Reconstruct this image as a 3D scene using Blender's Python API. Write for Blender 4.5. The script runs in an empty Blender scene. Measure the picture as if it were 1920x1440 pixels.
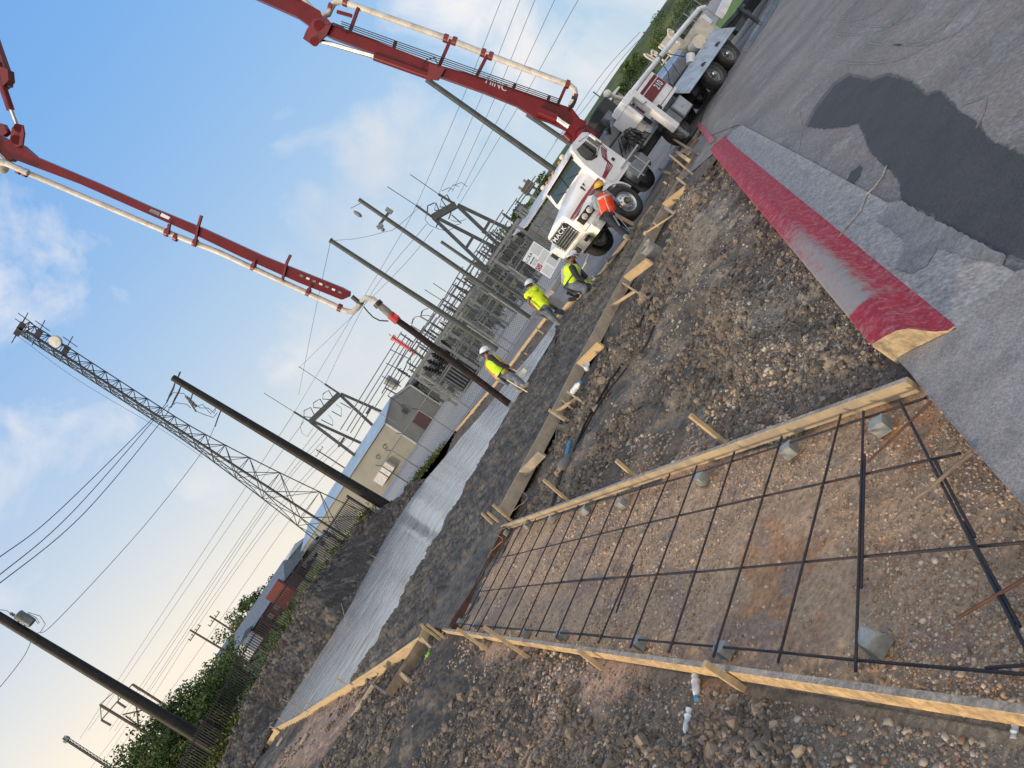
import bpy, bmesh, math, random
import numpy as np
from mathutils import Vector, Matrix
random.seed(7); RNG = np.random.default_rng(7)
S = bpy.context.scene; COL = S.collection
# ---------------------------------------------------------------- camera
CA, CP, CF, CH = math.radians(33.66), math.radians(4.787), 1383.0, 2.25   # roll, pitch, focal (px of 1920), height
_F = Vector((0, math.cos(CP), -math.sin(CP))); _U = Vector((0, math.sin(CP), math.cos(CP))); _X = Vector((1, 0, 0))
cd = bpy.data.cameras.new('camera'); cam = bpy.data.objects.new('camera', cd); COL.objects.link(cam)
cx = _X*math.sin(CA) - _U*math.cos(CA); cy = _X*math.cos(CA) + _U*math.sin(CA); cz = -_F
cam.matrix_world = Matrix(((cx.x, cy.x, cz.x, 0), (cx.y, cy.y, cz.y, 0), (cx.z, cy.z, cz.z, CH), (0, 0, 0, 1)))
cd.sensor_width = 36; cd.lens = 36*CF/1920; cd.clip_start = .05; cd.clip_end = 6000
S.camera = cam; S.render.resolution_x = 1024; S.render.resolution_y = 768
# ---------------------------------------------------------------- light
SUN_TO = Vector((-.93, -.36, .19)).normalized()
SEL = math.asin(SUN_TO.z); SROT = math.atan2(SUN_TO.x, SUN_TO.y)
sd = bpy.data.lights.new('sun', 'SUN'); so = bpy.data.objects.new('sun', sd); COL.objects.link(so)
sd.energy = 1.7; sd.angle = math.radians(7); sd.color = (1, .76, .50)
so.rotation_euler = SUN_TO.to_track_quat('Z', 'Y').to_euler()
S.view_settings.view_transform = 'Standard'; S.view_settings.look = 'None'; S.view_settings.gamma = 1
S.view_settings.use_curve_mapping = False; S.view_settings.exposure = 0.97
wd = bpy.data.worlds.new("World"); S.world = wd; wd.use_nodes = True
def NT(nt, t, x=0, **k):
    n = nt.nodes.new(t)
    for a, b in k.items(): setattr(n, a, b)
    return n
def world():
    nt = wd.node_tree; nt.nodes.clear(); L = nt.links.new
    out = NT(nt, 'ShaderNodeOutputWorld'); bg = NT(nt, 'ShaderNodeBackground'); L(bg.outputs[0], out.inputs[0])
    sky = NT(nt, 'ShaderNodeTexSky', sky_type='NISHITA'); sky.sun_disc = False
    sky.sun_elevation = max(SEL, math.radians(7)); sky.sun_rotation = SROT; sky.air_density = 1.0; sky.dust_density = 1.6; sky.ozone_density = 2.0
    tc = NT(nt, 'ShaderNodeTexCoord'); gen = tc.outputs['Generated']
    sep = NT(nt, 'ShaderNodeSeparateXYZ'); L(gen, sep.inputs[0])
    def M(op, a, b=None, c=None, clamp=False):
        m = NT(nt, 'ShaderNodeMath', operation=op); m.use_clamp = clamp
        for i, v in enumerate((a, b, c)):
            if v is None: continue
            if isinstance(v, (int, float)): m.inputs[i].default_value = v
            else: L(v, m.inputs[i])
        return m.outputs[0]
    def mix(f, a, b):
        m = NT(nt, 'ShaderNodeMix', data_type='RGBA')
        for i, v in ((0, f), (6, a), (7, b)):
            if isinstance(v, (int, float)): m.inputs[i].default_value = v
            elif isinstance(v, tuple): m.inputs[i].default_value = v+(1,)
            else: L(v, m.inputs[i])
        return m.outputs[2]
    K = 10.0     # background strength is 0.1, so colours here are ten times scene light
    # pale haze low in the sky, warmer on the sun's side
    z = M('MAXIMUM', sep.outputs[2], 0.0)
    hz = M('POWER', M('SUBTRACT', 1.0, z, clamp=True), 3.9); h2 = M('POWER', M('SUBTRACT', 1.0, z, clamp=True), 1.9)
    warm = M('MULTIPLY_ADD', M('MULTIPLY', sep.outputs[0], -1.0), .8, .42, clamp=True)
    hcol = mix(warm, (.29*K, .35*K, .40*K), (.56*K, .485*K, .385*K))
    blue = mix(.92, sky.outputs[0], (.062*K, .190*K, .44*K)); blue = mix(M('MULTIPLY', h2, .95), blue, (.205*K, .345*K, .46*K))
    c = mix(M('MULTIPLY', hz, M('MULTIPLY_ADD', warm, .75, .72), clamp=True), blue, hcol)
    # clouds
    n1 = NT(nt, 'ShaderNodeTexNoise'); n1.inputs['Scale'].default_value = 6.5; n1.inputs['Detail'].default_value = 9; n1.inputs['Roughness'].default_value = .58
    n1.inputs['Distortion'].default_value = .4; L(gen, n1.inputs['Vector'])
    n2 = NT(nt, 'ShaderNodeTexNoise'); n2.inputs['Scale'].default_value = 2.2; n2.inputs['Detail'].default_value = 5; L(gen, n2.inputs['Vector'])
    def lobe(px, py, r, w=1.0):
        d = ray(px, py).normalized()
        dp = NT(nt, 'ShaderNodeVectorMath', operation='DOT_PRODUCT'); L(gen, dp.inputs[0]); dp.inputs[1].default_value = d
        k = M('SUBTRACT', dp.outputs['Value'], math.cos(math.radians(r)))
        return M('MULTIPLY', M('DIVIDE', k, 1-math.cos(math.radians(r)), clamp=True), w)
    tot = None
    for a in ((60, 850, 7, 1.1), (0, 930, 7, 1.2), (150, 780, 5, .8), (20, 830, 5, 1.), (560, 390, 4, 1.2), (590, 440, 6, 1.), (480, 450, 4, .6), (720, 290, 5, 1.3), (790, 270, 7, 1.1), (880, 260, 8, 1.), (530, 610, 4, .9), (620, 600, 7, .9), (450, 540, 4, .5), (1040, 120, 14, 1.05), (1150, 60, 12, 1.), (960, 210, 12, 1.), (700, 430, 11, .75),
              (950, 330, 11, .8), (350, 930, 4, .6), (420, 1120, 6, .5), (20, 1120, 4, .7), (-300, 700, 18, .8), (1500, -300, 30, .8)):
        l = lobe(*a); tot = l if tot is None else M('MAXIMUM', tot, l)
    cm = M('MULTIPLY_ADD', M('SUBTRACT', n1.outputs[0], .5), 4.4, M('SUBTRACT', M('MULTIPLY', M('POWER', tot, .6), 1.15), .74))
    cm = M('MULTIPLY', M('SMOOTHSTEP', cm, 0.0, .85) if False else M('MULTIPLY', cm, .95, clamp=True), .80)
    ccol = mix(M('MULTIPLY_ADD', n2.outputs[0], 3.2, -1.15, clamp=True), (.35*K, .375*K, .41*K), (.58*K, .53*K, .49*K))
    c = mix(cm, c, ccol)
    # bright warm cloud added to the unseen sky behind the camera for fill light
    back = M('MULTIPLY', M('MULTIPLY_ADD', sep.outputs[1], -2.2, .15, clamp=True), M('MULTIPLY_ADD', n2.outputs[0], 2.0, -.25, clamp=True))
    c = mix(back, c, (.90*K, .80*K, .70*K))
    # below the horizon: dull ground bounce
    c = mix(M('GREATER_THAN', sep.outputs[2], -0.01), (.12*K, .11*K, .10*K), c)
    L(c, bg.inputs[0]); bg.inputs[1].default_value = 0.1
def ray(px, py):
    dx, dy = px-960, py-720
    r = dx*math.sin(CA)-dy*math.cos(CA); u = -dx*math.cos(CA)-dy*math.sin(CA)
    return _X*r + _U*u + _F*CF
world()
def G(px, py, z=0.0):            # ground point seen there
    d = ray(px, py); t = (z-CH)/d.z; return Vector((d.x*t, d.y*t, z))
def W(px, py, Y):                # point at distance Y seen there
    d = ray(px, py); t = Y/d.y; return Vector((d.x*t, Y, CH+d.z*t))
# ---------------------------------------------------------------- noise
def _h(ix, iy, s):
    n = (ix.astype(np.int64)*374761393 + iy.astype(np.int64)*668265263 + s*1442695041) & 0xffffffff
    n = ((n ^ (n >> 13))*1274126177) & 0xffffffff; n = n ^ (n >> 16)
    return (n & 0xffff)/65535.0
def vn(x, y, s=0):
    x = np.asarray(x, float); y = np.asarray(y, float)
    ix = np.floor(x); iy = np.floor(y); fx = x-ix; fy = y-iy
    fx = fx*fx*(3-2*fx); fy = fy*fy*(3-2*fy)
    a = _h(ix, iy, s); b = _h(ix+1, iy, s); c = _h(ix, iy+1, s); d = _h(ix+1, iy+1, s)
    return (a+(b-a)*fx)*(1-fy)+(c+(d-c)*fx)*fy
def fbm(x, y, o=4, s=0, g=.5):
    t = 0; a = 1; m = 0
    for i in range(o):
        t = t+a*vn(x*2**i+17.3*i, y*2**i-9.1*i, s+i); m += a; a *= g
    return t/m-.5
def sst(x, a, b):
    t = np.clip((x-a)/(b-a), 0, 1); return t*t*(3-2*t)
# ---------------------------------------------------------------- materials
def mat(name, c, rough=.7, metal=0.0, c2=None, sc=3.0, det=6, bump=0.0, bsc=None, dirt=None, dsc=1.5, spec=.5, vcol=None, stretch=None, rrange=0.0, coord='Object', thr=(.4, .6), speck=None):
    m = bpy.data.materials.new(name); m.use_nodes = True; nt = m.node_tree; L = nt.links.new
    b = nt.nodes['Principled BSDF']; b.inputs['Roughness'].default_value = rough; b.inputs['Metallic'].default_value = metal
    b.inputs['Specular IOR Level'].default_value = spec
    tc = NT(nt, 'ShaderNodeTexCoord'); vec = tc.outputs[coord]
    if stretch:
        mp = NT(nt, 'ShaderNodeMapping'); mp.inputs['Scale'].default_value = stretch; L(vec, mp.inputs[0]); vec = mp.outputs[0]
    def noise(s, d=det, r=.6):
        n = NT(nt, 'ShaderNodeTexNoise'); n.inputs['Scale'].default_value = s; n.inputs['Detail'].default_value = d; n.inputs['Roughness'].default_value = r; L(vec, n.inputs['Vector']); return n.outputs[0]
    def mix(f, a, bb, bt='MIX'):
        x = NT(nt, 'ShaderNodeMix', data_type='RGBA', blend_type=bt)
        for i, v in ((0, f), (6, a), (7, bb)):
            if isinstance(v, (int, float)): x.inputs[i].default_value = v
            elif isinstance(v, tuple): x.inputs[i].default_value = tuple(v)+(1,)
            else: L(v, x.inputs[i])
        return x.outputs[2]
    def ramp(v, lo, hi):
        r = NT(nt, 'ShaderNodeMapRange'); r.inputs[1].default_value = lo; r.inputs[2].default_value = hi; L(v, r.inputs[0]); return r.outputs[0]
    base = tuple(c)
    if vcol:
        va = NT(nt, 'ShaderNodeVertexColor', layer_name=vcol); base = va.outputs[0]
    if c2 is None: c2 = tuple(min(1, x*.78) for x in c) if not vcol else None
    if vcol: base = mix(1.0, base, mix(ramp(noise(sc), .3, .7), (.62, .62, .62), (1.35, 1.35, 1.35)), 'MULTIPLY')
    else: base = mix(ramp(noise(sc), *thr), base, tuple(c2))
    if dirt: base = mix(ramp(noise(dsc, 8, .7), .48, .72), base, tuple(dirt))
    if speck:
        for sc_, k_ in ((speck, .22), (speck*.4, .10)):
            base = mix(1.0, base, mix(ramp(noise(sc_, 3, .7), .36, .64), (1-k_,)*3, (1+k_*1.5,)*3), 'MULTIPLY')
    L(base, b.inputs['Base Color'])
    if rrange:
        mr = NT(nt, 'ShaderNodeMapRange'); mr.inputs[1].default_value = .35; mr.inputs[2].default_value = .65; mr.inputs[3].default_value = max(0, rough-rrange); mr.inputs[4].default_value = min(1, rough+rrange)
        L(noise(sc*1.7), mr.inputs[0]); L(mr.outputs[0], b.inputs['Roughness'])
    if bump:
        bp = NT(nt, 'ShaderNodeBump'); bp.inputs['Strength'].default_value = bump; bp.inputs['Distance'].default_value = .02
        L(noise(bsc or sc*6, 8, .7), bp.inputs['Height']); L(bp.outputs[0], b.inputs['Normal'])
    return m
# ---------------------------------------------------------------- mesh builder
class MB:
    def __init__(s): s.v = []; s.f = []; s.m = []; s.c = None
    def add(s, vs, fs, mi=0):
        o = len(s.v); s.v += [tuple(p) for p in vs]; s.f += [tuple(i+o for i in f) for f in fs]; s.m += [mi]*len(fs)
    def box(s, c, d, ax=None, mi=0, bev=0):
        c = Vector(c); X, Y, Z = ax if ax else (Vector((1, 0, 0)), Vector((0, 1, 0)), Vector((0, 0, 1)))
        h = [x/2 for x in d]
        if bev:
            b = min(bev, min(h)*.45); P = []
            for sx, sy, sz in [(i, j, k) for i in (-1, 1) for j in (-1, 1) for k in (-1, 1)]:
                for q in ((h[0], h[1]-b, h[2]-b), (h[0]-b, h[1], h[2]-b), (h[0]-b, h[1]-b, h[2])):
                    P.append(c+X*sx*q[0]+Y*sy*q[1]+Z*sz*q[2])
            bm = bmesh.new(); [bm.verts.new(p) for p in P]; r = bmesh.ops.convex_hull(bm, input=bm.verts); bm.verts.index_update()
            bmesh.ops.dissolve_limit(bm, angle_limit=.01, verts=bm.verts, edges=bm.edges); bm.verts.index_update()
            s.add([v.co for v in bm.verts], [[v.index for v in f.verts] for f in bm.faces], mi); bm.free(); return
        P = [c+X*i*h[0]+Y*j*h[1]+Z*k*h[2] for i in (-1, 1) for j in (-1, 1) for k in (-1, 1)]
        s.add(P, [(0, 1, 3, 2), (4, 6, 7, 5), (0, 4, 5, 1), (2, 3, 7, 6), (0, 2, 6, 4), (1, 5, 7, 3)], mi)
    def beam(s, a, b, w, h, up=(0, 0, 1), mi=0, w2=None, h2=None, bev=0):
        a, b = Vector(a), Vector(b); d = (b-a); 
        if d.length < 1e-6: return
        d.normalize(); up = Vector(up); sd_ = d.cross(up)
        if sd_.length < 1e-3: sd_ = d.cross(Vector((0, 1, 0)))
        sd_.normalize(); u = sd_.cross(d)
        if w2 is None and not bev:
            s.box((a+b)/2, ((b-a).length, w, h), (d, sd_, u), mi); return
        if bev and w2 is None: s.box((a+b)/2, ((b-a).length, w, h), (d, sd_, u), mi, bev); return
        P = [a-sd_*w/2-u*h/2, a+sd_*w/2-u*h/2, a+sd_*w/2+u*h/2, a-sd_*w/2+u*h/2, b-sd_*w2/2-u*h2/2, b+sd_*w2/2-u*h2/2, b+sd_*w2/2+u*h2/2, b-sd_*w2/2+u*h2/2]
        s.add(P, [(0, 3, 2, 1), (4, 5, 6, 7), (0, 1, 5, 4), (1, 2, 6, 5), (2, 3, 7, 6), (3, 0, 4, 7)], mi)
    def tube(s, pts, r, n=8, mi=0, caps=True):
        pts = [Vector(p) for p in pts]; k = len(pts)
        rs = r if isinstance(r, (list, tuple)) else [r]*k
        ref = None; P = []
        for i, p in enumerate(pts):
            t = (pts[min(i+1, k-1)]-pts[max(i-1, 0)])
            if t.length < 1e-9: t = Vector((0, 0, 1))
            t.normalize()
            if ref is None:
                ref = t.orthogonal().normalized()
            ref = (ref-t*ref.dot(t)); ref = ref.normalized() if ref.length > 1e-6 else t.orthogonal().normalized()
            b = t.cross(ref)
            for j in range(n):
                a = 2*math.pi*j/n; P.append(p+(ref*math.cos(a)+b*math.sin(a))*rs[i])
        F = [(i*n+j, i*n+(j+1) % n, (i+1)*n+(j+1) % n, (i+1)*n+j) for i in range(k-1) for j in range(n)]
        if caps: F += [tuple(range(n-1, -1, -1)), tuple((k-1)*n+j for j in range(n))]
        s.add(P, F, mi)
    def lathe(s, c, ax, prof, n=20, mi=0, caps=False):
        c = Vector(c); ax = Vector(ax).normalized(); u = ax.orthogonal().normalized(); w = ax.cross(u); P = []; k = len(prof)
        for r, h in prof:
            for j in range(n):
                a = 2*math.pi*j/n; P.append(c+ax*h+(u*math.cos(a)+w*math.sin(a))*max(r, 1e-4))
        F = [(i*n+j, i*n+(j+1) % n, (i+1)*n+(j+1) % n, (i+1)*n+j) for i in range(k-1) for j in range(n)]
        if caps: F += [tuple(range(n-1, -1, -1)), tuple((k-1)*n+j for j in range(n))]
        s.add(P, F, mi)
    def ell(s, c, r, ax=None, n=12, m=8, mi=0, z0=-1.0):
        c = Vector(c); X, Y, Z = ax if ax else (Vector((1, 0, 0)), Vector((0, 1, 0)), Vector((0, 0, 1))); P = []
        for i in range(m+1):
            t = math.asin(z0)+(math.pi/2-math.asin(z0))*i/m
            for j in range(n):
                a = 2*math.pi*j/n; P.append(c+X*r[0]*math.cos(t)*math.cos(a)+Y*r[1]*math.cos(t)*math.sin(a)+Z*r[2]*math.sin(t))
        s.add(P, [(i*n+j, i*n+(j+1) % n, (i+1)*n+(j+1) % n, (i+1)*n+j) for i in range(m) for j in range(n)], mi)
    def quad(s, P, mi=0): s.add(P, [tuple(range(len(P)))], mi)
    def prism(s, P, off, mi=0):      # polygon P extruded by vector off
        P = [Vector(p) for p in P]; off = Vector(off); n = len(P)
        s.add(P+[p+off for p in P], [tuple(range(n-1, -1, -1)), tuple(range(n, 2*n))]+[(i, (i+1) % n, n+(i+1) % n, n+i) for i in range(n)], mi)
    def build(s, name, mats, parent=None, smooth=False, origin=None, jit=0):
        me = bpy.data.meshes.new(name)
        if parent is not None and parent.name in WORLD: org = WORLD[parent.name]
        elif parent is not None: org = Vector((0, 0, 0))
        elif origin is not None: org = Vector(origin)
        else:
            a = np.array(s.v); org = Vector((float(a[:, 0].mean()), float(a[:, 1].mean()), float(a[:, 2].min())))
        me.from_pydata([(p[0]-org.x, p[1]-org.y, p[2]-org.z) for p in s.v], [], s.f)
        for m in (mats if isinstance(mats, (list, tuple)) else [mats]): me.materials.append(m)
        if max(s.m or [0]): me.polygons.foreach_set('material_index', s.m)
        bm = bmesh.new(); bm.from_mesh(me); bmesh.ops.recalc_face_normals(bm, faces=bm.faces); bm.to_mesh(me); bm.free()
        if smooth:
            me.polygons.foreach_set('use_smooth', [True]*len(me.polygons)); me.set_sharp_from_angle(angle=math.radians(40))
        o = bpy.data.objects.new(name, me); COL.objects.link(o)
        if parent is not None:
            o.parent = parent; WORLD[o.name] = org
        else: o.location = org; WORLD[o.name] = org
        return o
WORLD = {}
def tag(o, label=None, cat=None, group=None, kind=None):
    for k, v in (('label', label), ('category', cat), ('group', group), ('kind', kind)):
        if v: o[k] = v
    return o
def thing(name, label, cat, loc, group=None):
    o = bpy.data.objects.new(name, None); COL.objects.link(o); o.location = loc; o.empty_display_size = .1
    WORLD[o.name] = Vector(loc); return tag(o, label, cat, group)
def copy_thing(src, loc, label, rot=None):
    c = src.copy(); COL.objects.link(c); c.location = loc
    if rot is not None: c.rotation_euler.z = rot
    if label: c['label'] = label
    def rec(s_, d_):
        for ch in [o for o in KIDS.get(s_.name, [])]:
            k = ch.copy(); COL.objects.link(k); k.parent = d_; rec(ch, k)
    rec(src, c); return c
KIDS = {}
def index_kids():
    KIDS.clear()
    for o in bpy.data.objects:
        if o.parent: KIDS.setdefault(o.parent.name, []).append(o)
def text_mesh(txt, size, origin, xdir, ydir, name, m, parent, depth=.004, space=1.0, sx=1.0):
    cu = bpy.data.curves.new(name, 'FONT'); cu.body = txt; cu.size = size; cu.extrude = depth/2; cu.align_x = 'CENTER'; cu.align_y = 'CENTER'; cu.offset = size*.012; cu.space_character = space
    to = bpy.data.objects.new(name, cu); COL.objects.link(to); dg = bpy.context.evaluated_depsgraph_get(); me = bpy.data.meshes.new_from_object(to.evaluated_get(dg))
    bpy.data.objects.remove(to); X = Vector(xdir).normalized(); Y = Vector(ydir).normalized(); Z = X.cross(Y)
    org = WORLD.get(parent.name, Vector((0, 0, 0)))
    M_ = Matrix(((X.x*sx, Y.x, Z.x, origin[0]-org.x), (X.y*sx, Y.y, Z.y, origin[1]-org.y), (X.z*sx, Y.z, Z.z, origin[2]-org.z), (0, 0, 0, 1)))
    me.transform(M_); me.materials.clear(); me.materials.append(m)
    o = bpy.data.objects.new(name, me); COL.objects.link(o); o.parent = parent; WORLD[o.name] = org; return o
def grid_mesh(name, X, Y, Z, m, colors=None, smooth=True, uvmask=None):
    n, k = X.shape; me = bpy.data.meshes.new(name); me.vertices.add(n*k)
    me.vertices.foreach_set('co', np.stack([X, Y, Z], -1).astype(np.float32).ravel())
    i = np.arange(n*k).reshape(n, k); q = np.stack([i[:-1, :-1], i[1:, :-1], i[1:, 1:], i[:-1, 1:]], -1).reshape(-1, 4)
    if uvmask is not None:
        mk = uvmask; keep = (mk[:-1, :-1] & mk[1:, :-1] & mk[1:, 1:] & mk[:-1, 1:]).ravel(); q = q[keep]
    raw_faces(me, q); 
    if colors is not None:
        at = me.color_attributes.new('Col', 'FLOAT_COLOR', 'POINT'); at.data.foreach_set('color', np.concatenate([colors, np.ones(colors.shape[:-1]+(1,))], -1).astype(np.float32).ravel())
    me.materials.append(m); me.polygons.foreach_set('use_smooth', np.full(len(q), smooth)); me.update()
    o = bpy.data.objects.new(name, me); COL.objects.link(o); return o
def raw_faces(me, q):
    k = q.shape[1]; me.loops.add(q.size); me.loops.foreach_set('vertex_index', q.astype(np.int32).ravel())
    me.polygons.add(len(q)); me.polygons.foreach_set('loop_start', np.arange(0, q.size, k, dtype=np.int32)); me.update(calc_edges=True)
def scatter(name, pts, sizes, rots, base_v, base_f, m, cols, scale3=None, parent=None, jit=0):
    n = len(pts); nv = len(base_v); V = np.tile(base_v[None], (n, 1, 1))
    if scale3 is not None: V = V*scale3[:, None, :]
    V = V*sizes[:, None, None]
    if jit: V = V*(1+jit*(RNG.uniform(size=(n, nv, 1))-.5))
    V = np.einsum('nij,nvj->nvi', rots, V)+pts[:, None, :]
    Fc = (base_f[None]+(np.arange(n)*nv)[:, None, None]).reshape(-1, base_f.shape[1])
    me = bpy.data.meshes.new(name); me.vertices.add(n*nv); me.vertices.foreach_set('co', V.astype(np.float32).ravel()); raw_faces(me, Fc)
    at = me.color_attributes.new('Col', 'FLOAT_COLOR', 'POINT')
    cc = np.repeat(np.concatenate([cols, np.ones((n, 1))], 1)[:, None], nv, 1); at.data.foreach_set('color', cc.astype(np.float32).ravel())
    me.materials.append(m); me.update(); o = bpy.data.objects.new(name, me); COL.objects.link(o)
    if parent is not None: o.parent = parent
    return o
def rand_rot(n):
    q = RNG.normal(size=(n, 4)); q /= np.linalg.norm(q, axis=1)[:, None]; w, x, y, z = q.T
    return np.stack([np.stack([1-2*(y*y+z*z), 2*(x*y-z*w), 2*(x*z+y*w)], -1), np.stack([2*(x*y+z*w), 1-2*(x*x+z*z), 2*(y*z-x*w)], -1), np.stack([2*(x*z-y*w), 2*(y*z+x*w), 1-2*(x*x+y*y)], -1)], 1)
def ico(sub):
    bm = bmesh.new(); bmesh.ops.create_icosphere(bm, subdivisions=sub, radius=1); v = np.array([x.co[:] for x in bm.verts]); f = np.array([[w.index for w in p.verts] for p in bm.faces]); bm.free(); return v, f
def inpoly(x, y, P):
    c = np.zeros(np.shape(x), bool); n = len(P)
    for i in range(n):
        x1, y1 = P[i][0], P[i][1]; x2, y2 = P[(i+1) % n][0], P[(i+1) % n][1]
        k = ((y1 > y) != (y2 > y)) & (x < (x2-x1)*(y-y1)/((y2-y1) if y2 != y1 else 1e-9)+x1); c ^= k
    return c
def dseg(x, y, P):
    d = np.full(np.shape(x), 1e9)
    for a, b in zip(P[:-1], P[1:]):
        ax, ay, bx, by = a[0], a[1], b[0], b[1]; L2 = (bx-ax)**2+(by-ay)**2+1e-12
        t = np.clip(((x-ax)*(bx-ax)+(y-ay)*(by-ay))/L2, 0, 1); d = np.minimum(d, np.hypot(x-ax-t*(bx-ax), y-ay-t*(by-ay)))
    return d
# ================================================================ materials used all over
M = {}
M['lumber'] = mat('lumber', (.50, .37, .20), .75, c2=(.40, .30, .17), sc=2.5, stretch=(1, 1, 9), bump=.3, bsc=40, dirt=(.30, .27, .22), dsc=1.2)
M['lumber_grey'] = mat('lumber_grey', (.36, .31, .24), .85, c2=(.27, .24, .19), sc=5, bump=.35, bsc=50, dirt=(.22, .21, .19), dsc=3)
M['lumber_old'] = mat('lumber_old', (.20, .16, .12), .9, c2=(.13, .105, .08), sc=5, bump=.35, bsc=50)
M['board_side'] = mat('board_side', (.50, .36, .18), .7, c2=(.38, .275, .15), sc=9, det=8, bump=.3, bsc=60, dirt=(.26, .21, .15), dsc=3.2, speck=30)
M['board_top'] = mat('board_top', (.34, .30, .24), .9, c2=(.22, .20, .17), sc=14, bump=.4, bsc=80, dirt=(.15, .13, .11), dsc=4, speck=60)
M['rebar'] = mat('rebar', (.025, .029, .040), .52, .5, c2=(.055, .04, .036), sc=9, bump=.3, bsc=160, dirt=(.085, .05, .035), dsc=3)
M['rust'] = mat('rust', (.11, .052, .03), .85, c2=(.07, .035, .022), sc=12, bump=.4)
M['block'] = mat('block', (.27, .29, .28), .9, c2=(.20, .215, .21), sc=18, bump=.5, bsc=90)
M['galv'] = mat('galv', (.20, .22, .235), .55, .4, c2=(.14, .16, .175), sc=4, rrange=.12)
M['galv_dark'] = mat('galv_dark', (.06, .07, .078), .6, .3, c2=(.04, .05, .055), sc=3)
M['steel_pole'] = mat('steel_pole', (.062, .074, .076), .6, .2, c2=(.045, .054, .056), sc=2)
M['blackpole'] = mat('blackpole', (.005, .005, .006), .6, c2=(.014, .014, .014), sc=3, spec=.3)
M['wood_pole'] = mat('wood_pole', (.10, .08, .06), .9, c2=(.07, .055, .045), sc=3)
M['iron'] = mat('iron', (.012, .013, .016), .5)
M['wire'] = mat('wire', (.05, .055, .06), .6)
M['white'] = mat('white_paint', (.74, .77, .80), .28, c2=(.66, .69, .72), sc=1.5, dirt=(.50, .50, .48), dsc=1.3)
M['cream'] = mat('cream_paint', (.70, .66, .56), .4, c2=(.60, .56, .46), sc=2.5, dirt=(.42, .38, .30), dsc=2)
M['red'] = mat('red_paint', (.36, .010, .022), .32, c2=(.27, .008, .016), sc=2.5, dirt=(.16, .03, .03), dsc=3)
M['darkred'] = mat('dark_red_paint', (.17, .012, .02), .4, c2=(.12, .01, .016), sc=3)
M['pipe'] = mat('pipe_paint', (.60, .60, .58), .4, c2=(.48, .47, .45), sc=3, dirt=(.32, .29, .26), dsc=2.5)
M['rubber'] = mat('rubber', (.018, .018, .02), .8, c2=(.035, .034, .032), sc=5, bump=.15)
M['black'] = mat('black_plastic', (.015, .016, .018), .45)
M['chrome'] = mat('chrome', (.88, .87, .84), .22, 1.0, c2=(.6, .6, .58), sc=6)
M['alu'] = mat('alu', (.50, .53, .56), .38, .8, c2=(.42, .45, .48), sc=5, rrange=.1)
M['tank'] = mat('tank_grey', (.20, .22, .24), .42, .4, c2=(.15, .165, .18), sc=4)
M['deck'] = mat('deck_alu', (.42, .48, .53), .5, .35, c2=(.34, .40, .45), sc=3, dirt=(.30, .32, .34), dsc=3)
M['glass'] = mat('cab_glass', (.035, .06, .065), .06, spec=.8)
M['darkglass'] = mat('dark_glass', (.008, .01, .012), .08, spec=.8)
M['amber'] = mat('amber', (.62, .24, .05), .3)
M['lens'] = mat('lamp_lens', (.62, .60, .52), .12, c2=(.4, .4, .38), sc=14)
M['sign'] = mat('sign_white', (.62, .70, .80), .5, c2=(.58, .66, .76), sc=3)
M['ink'] = mat('ink', (.02, .03, .06), .6)
M['inkred'] = mat('inkred', (.30, .015, .03), .5)
M['hose'] = mat('hose', (.008, .008, .009), .85, c2=(.012, .010, .010), sc=7, bump=.4, dirt=(.04, .018, .016), dsc=3, spec=.3)
M['hose_red'] = mat('hose_red', (.40, .02, .03), .6)
M['hose_grey'] = mat('hose_grey', (.22, .21, .20), .8, c2=(.13, .13, .13), sc=5, bump=.5)
# ================================================================ ground layout (world metres, camera stands at 0,0)
PN = Vector((.926, .378, 0)); PD = Vector((-.378, .926, 0))         # across / along the rebar panel
U0, U1, V1 = .885, 2.70, 12.15
g2 = lambda x, y, z=0.0: tuple(G(x, y, z))[:2]
NEARFORM = [g2(*p) for p in ((935, 960), (977, 882), (1031, 781), (1083, 679), (1116, 620), (1155, 545), (1200, 467), (1245, 383), (1300, 290))]
LEFTFORM = [g2(*p) for p in ((800, 1176), (788, 1199), (717, 1247), (659, 1284), (613, 1311), (560, 1345), (511, 1370))]
FAREDGE = [g2(*p) for p in ((500, 1378), (560, 1287), (640, 1163), (720, 1013), (760, 948), (801, 896), (837, 855), (862, 824), (913, 766), (940, 730), (971, 692), (998, 663), (1040, 606), (1100, 548), (1150, 492), (1200, 430), (1250, 350), (1280, 300))]
SMOOTHN = [g2(*p) for p in ((659, 1284), (676, 1258), (711, 1199), (746, 1138), (780, 1079), (815, 1018), (850, 956), (885, 894), (914, 842), (948, 782), (978, 734), (998, 700), (1016, 670), (1035, 639), (1052, 608))]
CD = Vector((.410, .912, 0)); CN = Vector((.912, -.410, 0))          # along / across the kerb
at_ = lambda p, q, k: (p[0]+(q[0]-p[0])*k, p[1]+(q[1]-p[1])*k)
POUR = LEFTFORM[::-1]+NEARFORM+FAREDGE[::-1]
DRIVE = [g2(*p) for p in ((1690, 672), (1735, 728), (1830, 838), (1925, 945))]
def panel_uv(x, y): return x*PN.x+y*PN.y, x*PD.x+y*PD.y
def curb_uv(x, y): return x*CN.x+y*CN.y, x*CD.x+y*CD.y
RIDGE = []          # berm behind the slab: foot, crest
for fp, tp in (((470, 1440), (395, 1450)), ((530, 1335), (452, 1300)), ((563, 1285), (490, 1238)), ((603, 1223), (528, 1175)), ((643, 1161), (565, 1100)), ((683, 1086), (603, 1058)), ((722, 1013), (645, 1005)), ((743, 978), (685, 962)), ((764, 946), (712, 946)), ((784, 919), (745, 928)), ((804, 893), (778, 908))):
    f = G(*fp); c = W(*tp, f.y+3.2); c.z = max(.5, c.z-.28); RIDGE.append((f, c))
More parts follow.
